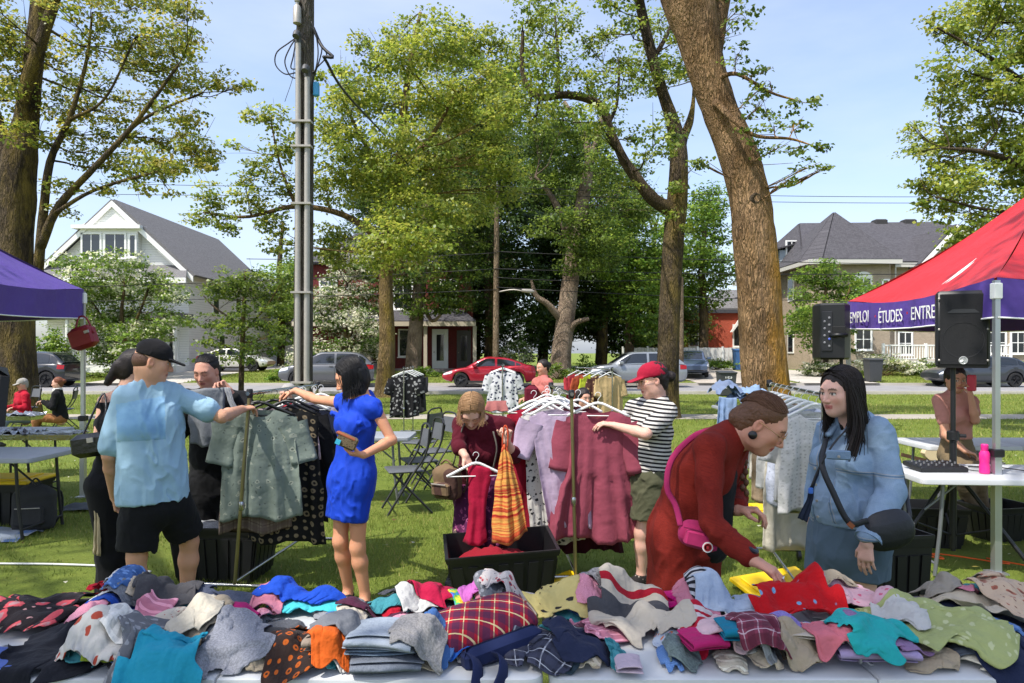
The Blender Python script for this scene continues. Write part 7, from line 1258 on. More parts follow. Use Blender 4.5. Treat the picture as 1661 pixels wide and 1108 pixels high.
backpack('small tan and brown backpack hanging at hip of the maroon top',j(727,806,5.2),(.21,.14,.25),fabric('tanpack',(136,112,84),'stripe',(92,66,58),None,9,co='Object'),R(-30),R(5));MB().tube(spline([j(735,755,5.15),j(752,690,5.12),j(770,685,5.25)],12),.018,6,flat=.35).build('shoulder_strap',fabric('strapgrey',(110,104,96),co='Object'),p.root,smooth=True);MB().tube(spline([j(800,700,5.1),j(806,728,5.08),j(800,760,5.15)],10),.02,6,flat=.35).build('shoulder_strap',FAB['strapgrey'],p.root,smooth=True)
hang_cloth('rust_scarf','dusty pink scarf behind the stooping person',[j(790,652,5.35),j(822,650,5.35)],[j(786,666,5.3),j(826,668,5.3)],fabric('dustpink',(170,104,100)),.01,2,15,'scarf')
# ---------------------------------------------------------------- person in striped tee and crimson cap
p=Person('person in striped tee, green shorts and crimson cap right of centre rack',dict(head=j(1058,618,5.0),neck=j(1066,648,5.02),chest=j(1058,696,5.02),pelvis=j(1050,778,5.02),ls=j(1082,668,4.92),rs=j(1030,662,5.22),le=j(1048,704,4.74),lw=j(996,690,4.92),re=j(1004,700,5.26),rw=j(975,684,5.22),lk=j(1042,864,4.98),rk=j(1050,860,5.12),la=at_z(1040,5.02,.085),ra=at_z(1056,5.18,.085),lt=at_z(1018,4.98,.03),rt=at_z(1036,5.1,.03)),(-.96,-.12,-.22),b=dict(hip=.155,waist=.128,chest=.14,bust=.055),skin=(216,164,144))
p.build_body({'l':((-.9,.1,.15),(0,.2,-1),.5),'r':((-.9,0,0),(0,.3,-1),.6)},'open',(190,104,100),(80,56,40))
hemz=j(0,764,5.0)[2]
def fn(S):p.torso(S,.018,.026,low=False);S.eseg(p.waist,p.J['pelvis']+[0,0,-.03],(.15,.12),(.168,.13),p.S,.05);p.arm(S,'l',0,.72,.018,gt=.026,k=.014);p.arm(S,'r',0,.72,.018,gt=.026,k=.014);S.cut((0,0,hemz),(0,0,-1));S.ell(p.J['neck']+[-.02,0,.05],(.09,.085,.05),None,.01,'sub')
p.cloth('striped_tee',fn,fabric('bwstripe',(226,220,212),'stripe',(34,32,36),None,37,thr=.46),.008,8)
def fn(S):S.eseg(p.J['pelvis']+[0,0,.1],p.J['pelvis']-[0,0,.05],(.145,.115),(.175,.14),p.Sp,.05);p.leg(S,'l',.7,.034,gt=.05,k=.04);p.leg(S,'r',.7,.034,gt=.05,k=.04);S.cut((0,0,j(0,838,5)[2]),(0,0,-1))
p.cloth('cargo_shorts',fn,fabric('olive',(88,88,66),co='Object'),.009,9)
def fn(S):p.hair_cap(S,.008,.05,True);S.ell(p.T(0,-.135,.0),(.038,.04,.038),p.M,.015)
p.cloth('hair',fn,DK,.004,40);
def fn(S):S.ell(p.T(0,-.012,.05),(.088,.108,.086),p.M,.01);S.cut(p.T(0,0,.035),p.M@np.array([0,.05,-1.]));S.eseg(p.T(0,.08,.042),p.T(0,.165,.028),(.07,.008),(.05,.006),p.M[:,0],.014)
p.cloth('crimson_cap',fn,fabric('capcrim',(176,24,56),co='Object'),.003,12,h=.0045)
def specs(p,m,r=.0235,w_=.0016,parent=None):
 g=MB()
 for x in(-1,1):g.tube([p.T(x*.032+r*math.cos(a),.1,.006+r*.9*math.sin(a))for a in np.linspace(0,6.283,20)],w_,5);g.tube([p.T(x*(.032+r),.1,.012),p.T(x*.078,.06,.014),p.T(x*.084,-.01,.016)],w_,5)
 g.tube([p.T(-.009,.101,.01),p.T(0,.105,.013),p.T(.009,.101,.01)],w_,5);g.build('glasses',m,p.root,smooth=True)
specs(p,mat('gold_wire',(190,150,110),.3,.8))
for a in 'lr':shoe(p,a,fabric('shoepat',(40,36,36),'spots',(170,160,150),None,40,co='Object'),'shoe',top=.0)
# ---------------------------------------------------------------- person in rust cardigan leaning over the table
p=Person('person in rust red cardigan leaning over the table, reaching for a red garment',dict(head=j(1236,690,2.98),neck=j(1188,708,3.05),chest=j(1138,758,3.1),pelvis=j(1112,868,3.14),ls=j(1190,722,3.26),rs=j(1152,728,2.9),le=j(1192,800,3.26),lw=j(1196,828,3.06),re=j(1152,848,2.78),rw=j(1220,908,2.66),lk=at_z(1110,3.2,.46),rk=at_z(1085,3.08,.46),la=at_z(1105,3.26,.085),ra=at_z(1075,3.12,.085),lt=at_z(1150,3.24,.03),rt=at_z(1120,3.08,.03)),(.74,-.34,-.58),(.25,-.1,.95),b=dict(hip=.165,waist=.14,chest=.15,arm=.043,bust=.055,neck=.05),h=.0045,skin=(206,146,122))
p.build_body({'l':((.75,-.3,.1),(.3,-.2,-.9),.75,.7),'r':((.72,-.42,-.34),(-.25,.1,-.95),.42,1.2,1.05)},'closed',(190,96,92),(64,44,34))
RUST=fabric('rust',(142,40,28),'heather',(120,30,22),None,10,wrinkle=.008,sheen=0)
hemz=.16
def fn(S):
 p.torso(S,.014,.02);S.eseg(p.waist,p.J['pelvis'],(.15,.13),(.178,.15),p.Sp,.04);S.eseg(p.J['pelvis'],np.array([p.J['pelvis'][0]-.03,p.J['pelvis'][1],hemz]),(.18,.15),(.185,.15),p.Sp,.04);p.arm(S,'r',0,1.86,.008,gt=.012,k=.014);p.arm(S,'l',0,1.9,.008,gt=.014,k=.014);S.cut((0,0,hemz),(0,0,-1));S.ell(p.J['neck']+[.06,-.02,.03],(.075,.08,.06),None,.015,'sub');S.ell(p.J['chest']+p.F*.2,(.06,.06,.2),np.stack([p.S,p.F,p.up],1),.02,'sub')
p.cloth('cardigan',fn,RUST,.009,7,(1,1,.55),h=.006,fine=.5)
def fn(S):S.eseg(p.J['chest']+p.F*.09,p.J['pelvis']+p.F*.1,(.1,.06),(.13,.09),p.S,.03)
p.cloth('dark_dress',fn,BLKF,.004)
def fn(S):p.hair_cap(S,.007,.056,True);S.ell(p.T(0,-.1,-.03),(.045,.035,.04),p.M,.03)
p.cloth('hair',fn,BRN,.0025,60,(1,.3,1),h=.004)
p.comb('back',900,BRN,g=.005,r=.0012,seed=5)
br=MB();q0,q1=j(1204,718,3.2),j(1208,800,3.02)
for k_ in range(11):c_=lerp(q0,q1,k_/10);br.lathe([(.004,-.016),(.017-.0006*k_,-.004),(.016-.0006*k_,.008),(.004,.016)],c_+np.array([.008*(-1)**k_,0,0]),10)
br.build('braid',BRN,p.root,smooth=True)['kind']='stuff'
ear=p.T(.083,-.004,-.045);MB().lathe([(.003,-.008),(.017,-.006),(.018,0),(.012,.006),(.003,.008)],ear,16,p.M[:,0]).build('earring',mat('earring_black',(26,24,26),.3),p.root,smooth='auto');specs(p,MAT['gold_wire'],.026,.0022)
wv=nrm(p.J['rw']-p.J['re']);wc=p.J['rw']-wv*.018;wt=MB();wt.lathe([(.032,-.011),(.034,-.009),(.034,.009),(.032,.011),(.03,.0)],wc,24,wv);wr_=wt.build('wristwatch',BLK,p.root,smooth='auto');nw=nrm(np.cross(wv,[.2,.9,.3]));nw=nw if nw[2]>0 else-nw;MB().lathe([(.018,.028),(.022,.03),(.022,.04),(.018,.042)],wc,20,nw).build('watch_case',mat('watch_grey',(60,60,64),.3,.7),wr_,smooth='auto');MB().lathe([(.001,.0425),(.0165,.0432)],wc,20,nw).build('watch_face',mat('watch_face',(16,16,18),.15),wr_)
c_=j(1134,868,2.82);fp=thing('belt_bag','raspberry pink belt bag with round white badge worn across rust cardigan','bag',c_);FUS=fabric('fuchsia',(196,52,108),co='Object',wrinkle=.006);cx_,cz_=c_[0],c_[2]
bm_=MB();bm_.box(c_,(.17,.07,.115),ry=R(14),rz=R(-6),bev=.03);bb=bm_.build('bag_body',FUS,fp,smooth='auto');md=bb.modifiers.new('round','SUBSURF');md.levels=md.render_levels=2;MB().box(c_+[.0,-.03,-.012],(.13,.04,.07),ry=R(14),bev=.012).build('front_pocket',FUS,bb,smooth='auto');MB().tube([c_+[-.07,-.042,.042],c_+[.06,-.044,.012]],.003,5).build('zip',mat('zip_pink',(140,30,76),.4),bb)
MB().lathe([(.001,0),(.021,.001),(.021,.003),(.001,.004)],c_+[.02,-.048,-.035],24,(0,-1,0)).build('round_badge',WHT,bb);MB().lathe([(.012,.004),(.013,.0055),(.015,.0055),(.016,.004)],c_+[.02,-.048,-.035],24,(0,-1,0)).build('badge_ring',mat('badge_red',(170,40,44),.5),bb);MB().box(c_+[.02,-.0535,-.035],(.011,.002,.014)).build('badge_fox',MAT['badge_red'],bb)
MB().tube(spline([c_+[-.075,-.01,.04],j(1096,820,2.88),j(1082,790,2.92),j(1090,745,2.96),j(1125,708,3.0),j(1160,696,3.02)],24),.013,6,flat=.3,up=(0,1,0)).build('strap',FUS,fp,smooth=True)
for a in 'lr':shoe(p,a,MAT['shoe_dark'])
ring=MB();ring.lathe([(.0085,-.002),(.0105,-.002),(.0105,.002),(.0085,.002)],p.J['rw']+nrm((.72,-.42,-.34))*.118+np.array([0,0,-.008]),14,nrm((.72,-.42,-.5)));ring.build('finger_ring',mat('silver',(200,200,200),.2,1),p.root,smooth='auto')
# ---------------------------------------------------------------- person in denim jacket
p=Person('person with long dark hair in a blue denim jacket and slate shorts',dict(head=j(1362,638,3.62),neck=j(1385,680,3.68),chest=j(1382,752,3.68),pelvis=j(1376,866,3.68),ls=j(1424,700,3.58),rs=j(1345,702,3.86),le=j(1446,798,3.46),lw=j(1406,880,3.34),re=j(1325,800,3.88),rw=j(1318,870,3.8),lk=at_z(1396,3.62,.46),rk=at_z(1345,3.72,.46),la=at_z(1398,3.66,.085),ra=at_z(1340,3.76,.085),lt=at_z(1380,3.54,.03),rt=at_z(1318,3.64,.03)),(-.88,-.38,-.12),b=dict(hip=.182,waist=.155,chest=.148,arm=.044,fore=.038,wrist=.029,thigh=.1,knee=.066,calf=.06,bust=.064,neck=.056,belly=.06,dep=.72),skin=(220,168,150),h=.005)
p.build_body({'l':((-.12,-.1,-.95),(.6,.5,0),.35),'r':((0,0,-1),(.6,-.5,0),.4)},'open',(186,100,98),(44,32,28))
hemz=j(0,850,3.66)[2];SLT=fabric('slate',(96,116,134),co='Object',wrinkle=.006)
def fn(S):p.torso(S,.016,.02,low=False);S.eseg(p.J['chest'],np.array([*p.J['pelvis'][:2],hemz+.02]),(.158,.135),(.17,.145),p.S,.03);p.arm(S,'l',0,1.9,.02,gt=.026,k=.01);p.arm(S,'r',0,1.9,.02,gt=.026,k=.01);S.cut((0,0,hemz),(0,0,-1));S.eseg(p.J['neck']+p.F*.13+[0,0,.02],np.array([*p.J['pelvis'][:2],hemz-.05])+p.F*.2+p.S*.03,(.04,.1),(.075,.11),p.S,.008,'sub');S.ell(p.J['neck']+[-.02,0,.055],(.085,.085,.06),None,.01,'sub')
DEN=fabric('denimjacket',(92,134,176),'denim',(140,172,202),None,10,co='Object',wrinkle=.010,wsc=13,seams=((0,-.075),(0,.095),(1,.345),(1,.06),(0,.01)));jk=p.cloth('denim_jacket',fn,DEN,.010,7,(1,1,.9),h=.005,fine=.35)
def fn(S):p.torso(S,.004,.012,low=True);S.eseg(p.waist,p.J['pelvis'],(.165,.14),(.17,.145),p.S,.04);S.cut(p.J['neck']-[0,0,.06],(0,0,1));S.cut((0,0,hemz+.01),(0,0,-1))
p.cloth('light_blue_shirt',fn,fabric('paleblue',(150,174,200),co='Object'),.006,9)
def fn(S):S.eseg(p.J['pelvis']+[0,0,.08],p.J['pelvis']-[0,0,.08],(.185,.16),(.2,.18),p.Sp,.04);p.leg(S,'l',.97,.035,gt=.062,k=.012);p.leg(S,'r',.97,.035,gt=.062,k=.012);S.cut((0,0,j(0,936,3.6)[2]),(0,0,-1))
p.cloth('slate_shorts',fn,SLT,.009,6,(1,1,.6))
# collar, cuffs, pocket flap, hem band and buttons of the jacket
def fn(S):
 for sg,a,b_ in((1,p.J['neck']+p.S*.075+[0,0,.03],p.J['neck']+p.S*.06+p.F*.13-[0,0,.08]),(-1,p.J['neck']-p.S*.075+[0,0,.03],p.J['neck']-p.S*.06+p.F*.13-[0,0,.08])):S.eseg(a,b_,(.03,.012),(.035,.012),p.S,.01)
p.cloth('collar',fn,DEN,.003,parent=jk);le_,lw_=p.J['le'],p.J['lw'];cf=lerp(le_,lw_,.86);MB().tube([cf,lerp(le_,lw_,.95)],[.062,.063],18).build('cuff',DEN,jk,smooth='auto')
fl=j(1360,738,3.36);MB().box(fl,(.105,.012,.045),rz=R(-22),bev=.005).build('pocket_flap',DEN,jk,smooth='auto');MB().lathe([(.002,0),(.007,.001),(.007,.004),(.002,.005)],fl+[-.004,-.012,-.006],10,(-.3,-1,0)).build('button',STEEL,jk)
for k_ in range(4):q=j(1322+k_*1.5,760+26*k_,3.47);MB().lathe([(.002,0),(.007,.001),(.007,.004),(.002,.005)],q,10,(-.6,-1,0)).build('button',STEEL,jk)
def fn(S):p.hair_cap(S,.012);S.eseg(p.T(.0,-.06,.0),p.T(0.0,-.065,-.2),(.08,.045),(.08,.04),p.M[:,0],.03)
p.cloth('hair',fn,DK,.005,28,(1,1,.25))
gd_=[[p.T(x*.02,.05,.122),p.T(x*.075,-.02,.09),p.T(x*.098,-.045,-.05),p.T(x*.10,-.05,-.17),p.T(x*.11-.01,-.02-.05*(x>0),-.33)]for x in(-1.0,-.8,-.6)]+[[p.T(0,-.02,.13),p.T(0,-.105,.05),p.T(0,-.12,-.08),p.T(.02,-.13,-.22),p.T(.03,-.15,-.34)]]+[[p.T(x*.02,.05,.122),p.T(x*.075,-.02,.09),p.T(x*.098,-.045,-.05),p.T(x*.10,-.05,-.17),p.T(x*.11,-.08,-.33)]for x in(.6,.8,1.0)];p.strands('hair_strands',gd_,200,DK,.0026,.012,6);p.comb('down',900,DK,.3,.013,.0017,7)
front=[[p.T(-.07,.03,.08),p.T(-.09,.02,-.05),p.T(-.1,.03,-.17),p.T(-.09,.09,-.3)],[p.T(-.08,-.01,.07),p.T(-.1,-.01,-.06),p.T(-.11,.0,-.18),p.T(-.1,.06,-.32)]];p.strands('front_lock',front,90,DK,.004,.010,8)
lan=MB();lan.tube(spline([j(1380,690,3.55),j(1352,720,3.42),j(1328,760,3.42),j(1316,790,3.42)],16),.006,5,flat=.4);lo=lan.build('lanyard',BLK,p.root,smooth=True);MB().box(j(1315,796,3.42),(.022,.008,.03),bev=.003).build('lanyard_clip',mat('clip_blue',(60,110,200),.3),lo)
hang_cloth('scarf',None,[j(1314,795,3.45),j(1330,760,3.43)],[j(1296,842,3.5),j(1310,848,3.46)],fabric('navyscarf',(40,50,72),co='Object'),.008,2,31,parent=p.root)
c_=j(1442,860,3.34);cb=thing('crossbody_bag','large black crossbody bag hanging at the hip of the denim jacket','bag',c_);b_=MB();b_.box(c_,(.24,.1,.2),ry=R(-12),bev=.05);bo=b_.build('bag_body',mat('nylon_black',(26,28,34),.55,var=.1,bump=.003,bscale=30),cb,smooth='auto');md=bo.modifiers.new('round','SUBSURF');md.levels=md.render_levels=2
MB().tube(spline([c_+[-.11,-.02,.05],j(1378,848,3.33),j(1352,800,3.36),j(1333,752,3.42),j(1340,712,3.6)],20),.014,6,flat=.3,up=(0,1,0)).build('strap',MAT['nylon_black'],cb,smooth=True);MB().box(j(1380,852,3.325),(.03,.012,.022),ry=R(40)).build('leather_tab',MAT['brown_leather'],cb);MB().tube(spline([c_+[.1,0,.06],j(1468,790,3.5),j(1456,740,3.62)],12),.01,6,flat=.3).build('strap',MAT['nylon_black'],cb,smooth=True)
for a in 'lr':shoe(p,a,MAT['shoe_dark'])
# ---------------------------------------------------------------- seated person in pink tee under the red tent
p=Person('person in pale pink tee perched on a table behind the loudspeaker pole',dict(head=j(1550,616,6.75),neck=j(1551,638,6.8),chest=j(1550,674,6.82),pelvis=j(1552,738,6.86),ls=j(1575,652,6.84),rs=j(1525,650,6.78),le=j(1582,682,6.66),lw=j(1574,640,6.62),re=j(1534,706,6.66),rw=j(1566,732,6.5),lk=j(1580,762,6.46),rk=j(1560,766,6.44),la=j(1596,830,6.6),ra=j(1578,836,6.6),lt=j(1598,842,6.42),rt=j(1574,848,6.42)),(-.1,-.95,-.2),b=dict(bust=.05,hip=.15),skin=(196,140,112),h=.008)
p.build_body({'l':((-.2,-.1,.95),(-.8,0,0),.7),'r':((.8,-.2,-.3),(0,0,-1),.5)},'open',brow=(40,30,26))
def fn(S):p.torso(S,.014,low=False);p.arm(S,'l',0,.6,.014,k=.014);p.arm(S,'r',0,.6,.014,k=.014);S.cut(p.waist+[0,0,-.03],(0,0,-1))
p.cloth('pink_tee',fn,fabric('salmon',(214,150,136),co='Object'),.006,9)
def fn(S):S.eseg(p.waist,p.J['pelvis'],(.13,.105),(.165,.13),p.Sp,.05);p.leg(S,'l',1.9,.02,foot=False);p.leg(S,'r',1.9,.02,foot=False)
p.cloth('khaki_trousers',fn,fabric('khaki',(130,112,84),co='Object'),.007,9);p.cloth('hair',lambda S:(p.hair_cap(S,.014),S.ell(p.T(0,-.11,.03),(.05,.05,.05),p.M,.02)),DK,.004,40)
for a in 'lr':
 t_=p.J[a+'t'];
 def fn(S,a=a):S.eseg(p.J[a+'a']-[0,0,.05],p.J[a+'t'],(.045,.04),(.048,.035),p.S,.02)
 p.cloth('shoe',fn,mat('shoe_black2',(30,30,32),.5),.001)
q=p.J['lw']+np.array([-.02,-.05,.11]);MB().box(q,(.03,.085,.15),rz=R(10),bev=.008).build('phone',mat('phone_red',(190,50,70),.4),p.root)
# ---------------------------------------------------------------- background people
def simple(label,px,hy,d,top,bottom,hairm,skin,face,seated=False,sleeve=1.0,s_=1.0,hairfn=None,lift=(0,0),jacket=None,zseat=.45):
 H=j(px,hy,d);f=nrm(face);Sv=np.array([f[1],-f[0],0]);Sv=nrm(Sv);z0=H[2];nk=H+[0,0,-.15]-f*.02;ch=H+[0,0,-.36]-f*.02;pv_=H+[0,0,-.74*s_]-f*(.06 if seated else .02);ls,rs=H-Sv*.17+[0,0,-.23],H+Sv*.17+[0,0,-.23];J=dict(head=H,neck=nk,chest=ch,pelvis=pv_,ls=ls,rs=rs,le=ls-Sv*.06+[0,0,-.27]+f*.04,re=rs+Sv*.06+[0,0,-.27]+f*.04)
 J['lw']=J['le']+f*.2+[0,0,.02+lift[0]]+Sv*.08;J['rw']=J['re']+f*.2+[0,0,.02+lift[1]]-Sv*.08
 if seated:J.update(lk=pv_-Sv*.1+f*.42+[0,0,.02],rk=pv_+Sv*.1+f*.42+[0,0,.02]);J.update(la=np.array([*(J['lk']+f*.02)[:2],.085]),ra=np.array([*(J['rk']+f*.02)[:2],.085]))
 else:J.update(lk=np.array([*(pv_-Sv*.09+f*.03)[:2],pv_[2]*.54]),rk=np.array([*(pv_+Sv*.09+f*.03)[:2],pv_[2]*.54]),la=np.array([*(pv_-Sv*.09)[:2],.085]),ra=np.array([*(pv_+Sv*.09)[:2],.085]))
 J['lt']=np.array([*(J['la']+f*.16)[:2],.03]);J['rt']=np.array([*(J['ra']+f*.16)[:2],.03]);p=Person(label,J,(*f[:2],-.15),skin=skin,h=.011);p.build_body({'l':(f+np.array([0,0,-.2]),(0,0,-1),.6),'r':(f+np.array([0,0,-.2]),(0,0,-1),.6)},'open')
 def fn(S):p.torso(S,.018,.022,low=False);S.eseg(p.waist,p.J['pelvis']+[0,0,.02],(.14,.11),(.165,.13),p.S,.05);p.arm(S,'l',0,sleeve,.018,k=.03);p.arm(S,'r',0,sleeve,.018,k=.03)
 p.cloth(jacket or 'top',fn,top,.008,9,h=.012)
 def fn(S):S.eseg(p.J['pelvis']+[0,0,.08],p.J['pelvis'],(.14,.11),(.16,.13),p.Sp,.05);p.leg(S,'l',1.93,.018,foot=False);p.leg(S,'r',1.93,.018,foot=False)
 p.cloth('trousers',fn,bottom,.008,8,h=.012);p.cloth('hair',hairfn(p)if hairfn else(lambda S:p.hair_cap(S,.014)),hairm,.004,30,h=.009)
 for a in 'lr':shoe(p,a,MAT['shoe_dark'],h=.009)
 return p
bun=lambda p:(lambda S:(p.hair_cap(S,.01,.05),S.ell(p.T(0,-.12,.03),(.05,.05,.05),p.M,.02)));longh=lambda p:(lambda S:(p.hair_cap(S,.016,.05),S.eseg(p.T(0,-.05,0),p.T(0,-.06,-.22),(.09,.06),(.095,.05),p.M[:,0],.04)))
simple('person in pink tee standing far behind the centre rack near red car',880,597,11.2,fabric('salmon2',(206,120,112),co='Object'),fabric('bluejean',(70,90,126),'denim',co='Object'),DK,(204,146,120),(-.8,-.5,0),sleeve=.8,hairfn=bun)
simple('smiling person with long dark hair seated behind the centre rack',947,646,9.6,FAB['maroontop'],BLKF,DK,(204,150,126),(.5,-.85,0),True,1.9,.94,longh)
p=simple('older person in bright red jacket and pale cap seated at left',36,624,15.4,fabric('redjacket',(190,20,48),co='Object'),FAB['bluejean'],GRYH,(206,150,128),(-.5,-.8,0),True,1.9,jacket='red_jacket')
def fn(S):S.ell(p.T(0,-.008,.046),(.09,.112,.095),p.M,.01);S.cut(p.T(0,0,.03),p.M@np.array([0,0,-1.]));S.eseg(p.T(0,.085,.036),p.T(0,.17,.02),(.075,.01),(.055,.009),p.M[:,0],.012)
p.cloth('cap',fn,fabric('palecap',(170,166,158),co='Object'),.002,h=.009)
p=simple('person with red-brown bun in black cardigan seated at left, eating',93,622,15.0,BLKF,fabric('tanpants',(166,112,70),co='Object'),m_hair('hair_auburn',(110,64,44)),(212,160,138),(-.85,-.35,0),True,1.9,hairfn=bun,lift=(.12,.1));p.cloth('white_collar',lambda S:S.seg(p.J['neck']+[0,0,.02],p.J['neck']+p.F*.04,.075,.07,.01),fabric('whitecot',(230,228,224),co='Object'),.003,h=.012)
simple('grey-haired person in red seen low behind the left rack',466,640,9.0,fabric('redtop',(196,30,48),co='Object'),BLKF,GRYH,(206,160,140),(-.7,-.6,0),True,1.5)
for k_,(x,y,yw,lb)in enumerate(((P(36,0,15.55)[0],15.65,R(-32),'dark folding chair under the red jacket at left'),(P(96,0,15.1)[0]+.02,15.2,R(-68),'dark folding chair under the black cardigan at left'))):folding_chair(lb,x,y,yw)
folding_chair('dark folding chair under the smiling person behind centre rack',P(947,0,9.7)[0],9.75,R(28));folding_chair('dark folding chair behind the left rack under grey-haired person',P(466,0,9.1)[0]+.1,9.1,R(-50))
tag(MB().box(j(862,640,11.0),(.22,.14,.3),bev=.06).build('maroon_bag',fabric('maroonbag',(110,20,44),co='Object'),None,origin=j(862,655,11.0),smooth='auto'),'maroon bag held by the pink tee far behind','bag')
# ================================================================== heaped clothes on the front tables
GX0,GY0,GS=-1.95,1.75,.006;HM=np.full((700,190),-.3);ii=((np.arange(700)*GS+GX0)[:,None]>-1.745)&((np.arange(700)*GS+GX0)[:,None]<1.94)&((np.arange(190)*GS+GY0)[None,:]>TY0)&((np.arange(190)*GS+GY0)[None,:]<TY1);HM[ii]=TZ
def hidx(x,y):return np.clip(((x-GX0)/GS).astype(int),0,699),np.clip(((y-GY0)/GS).astype(int),0,189)
def raise_h(V):
 i,k=hidx(V[:,0],V[:,1])
 for a in(-1,0,1):
  for b in(-1,0,1):np.maximum.at(HM,(np.clip(i+a,0,699),np.clip(k+b,0,189)),np.minimum(V[:,2]-.006,TZ+.11))
NG=36
def simulate(rows,seed):
 """sheets wider than the ground they lie on buckle into folds while they settle on what is beneath"""
 r=np.random.default_rng(seed);n=NG;X=[];A=[];RU,RV,DM=[],[],[];u,v=np.meshgrid(np.linspace(-1,1,n),np.linspace(-1,1,n),indexing='ij')
 for(x0,x1,y0,y1,zb,h,*_)in rows:
  zc=TZ+zb;d1=(EYE-zc)*K/(y1-HY);d0=min(2.86,(EYE-zc-h*.75)*K/(y0-HY));d0=max(d0,d1+.1);sh_=max(0,TY1+.03-d0)*.8 if y0<978 else 0;d0+=sh_;d1+=sh_;cy=(d0+d1)/2;hx=(x1-x0)/2/K*cy;hy_=(d0-d1)/2;cx=((x0+x1)/2-CX)/K*cy
  uu=u*np.sqrt(1-.32*v*v);vv=v*np.sqrt(1-.32*u*u);rag=1+.09*noise3(np.stack([u*2+r.uniform(0,50),v*2,u*0],-1),seed);a=r.normal(0,.25);q_=r.uniform(0,6.28);fo_=r.uniform()<.75;w_=u*math.cos(q_)+v*math.sin(q_);wp_=.30*np.sin(w_*r.uniform(4.2,6.2)+r.uniform(0,6))*fo_+.14*np.sin((v*math.cos(q_)-u*math.sin(q_))*5+r.uniform(0,6));uu=uu+wp_*math.cos(q_);vv=vv+wp_*math.sin(q_);px=(uu*math.cos(a)-vv*math.sin(a))*rag;py=(uu*math.sin(a)+vv*math.cos(a))*rag
  p=np.stack([cx+px*hx*1.36,cy+py*hy_*1.36,np.zeros_like(u)],-1);c=1.42+.28*r.uniform();c2=1.42+.28*r.uniform();RU.append(2*hx/(n-1)*c);RV.append(2*hy_/(n-1)*c2)
  rr=np.clip(1-(px**2+py**2)/1.15,0,1)**.6;fo=.007*(u*math.cos(q_)+v*math.sin(q_)+1.2)*fo_;DM.append(fo+h*.48*rr*(.75+.55*fbm(np.stack([p[...,0]*9,p[...,1]*9,u*0+r.uniform(0,90)],-1),5,2)));A.append(p.copy());X.append(p)
 X=np.array(X);A=np.array(A);DM=np.maximum(0,np.array(DM));RU=np.array(RU)[:,None,None];RV=np.array(RV)[:,None,None];RD=np.sqrt(RU**2+RV**2)
 def floor():i,k=hidx(X[...,0],X[...,1]);return HM[i,k]+DM+.004
 X[...,2]=np.maximum(floor(),TZ-.1)+.012*r.normal(size=X.shape[:3])+.02;XP=X.copy();ed=np.zeros((n,n));ed[0]=ed[-1]=ed[:,0]=ed[:,-1]=1;WA=(.02+.10*ed)[None,:,:,None]
 def con(s0,s1,L,k):d=X[s1]-X[s0];l=np.sqrt((d*d).sum(-1))+1e-9;q=d*((l-L)/l*.5*k)[...,None];X[s0]+=q;X[s1]-=q
 a_=slice(None)
 for it in range(75):
  V=(X-XP)*.9;XP=X.copy();X=X+V;X[...,2]-=.0011
  for _ in range(2):
   for o in(0,1):
    m=(n-o)//2;con((a_,slice(o,o+2*m-1,2)),(a_,slice(o+1,o+2*m,2)),RU,.9);con((a_,a_,slice(o,o+2*m-1,2)),(a_,a_,slice(o+1,o+2*m,2)),RV,.9)
   con((a_,slice(0,-1),slice(0,-1)),(a_,slice(1,None),slice(1,None)),RD,.22);con((a_,slice(1,None),slice(0,-1)),(a_,slice(0,-1),slice(1,None)),RD,.22)
   con((a_,slice(0,-2)),(a_,slice(2,None)),RU*1.85,.06);con((a_,a_,slice(0,-2)),(a_,a_,slice(2,None)),RV*1.85,.06)
   X[...,:2]+=(A-X)[...,:2]*WA;X[...,2]=np.maximum(X[...,2],floor())
 out=[]
 for g in range(len(rows)):uvg=np.stack([u*RU[g,0,0]*n/2,v*RV[g,0,0]*n/2],-1).reshape(-1,2);out.append((X[g].reshape(-1,3),uvg))
 return out
def shaped(kind,i):
 """cut the sheet to the outline of the garment: sleeves and neck, or two legs"""
 g=(np.arange(NG-1)+.5)/(NG-1)*2-1;U,W=np.meshgrid(g,g,indexing='ij')
 if i%3==1:U,W=W,U
 if i%2:W=-W
 if kind in('trousers','jeans','leggings','joggers','pyjamas','shorts'):k=~((np.abs(U)<.05+.12*np.maximum(0,-.1-W))&(W<.1))
 elif i%5==0 or kind in('skirt','scarf','sock','frill','cloth'):k=U>-2
 else:k=~((np.abs(U)>.72)&(W<.1))&~(U**2+(W-1)**2<.05)
 return GRIDF[k.ravel()]
_q=np.arange(NG*NG).reshape(NG,NG);GRIDF=np.stack([_q[:-1,:-1],_q[1:,:-1],_q[1:,1:],_q[:-1,1:]],-1).reshape(-1,4)
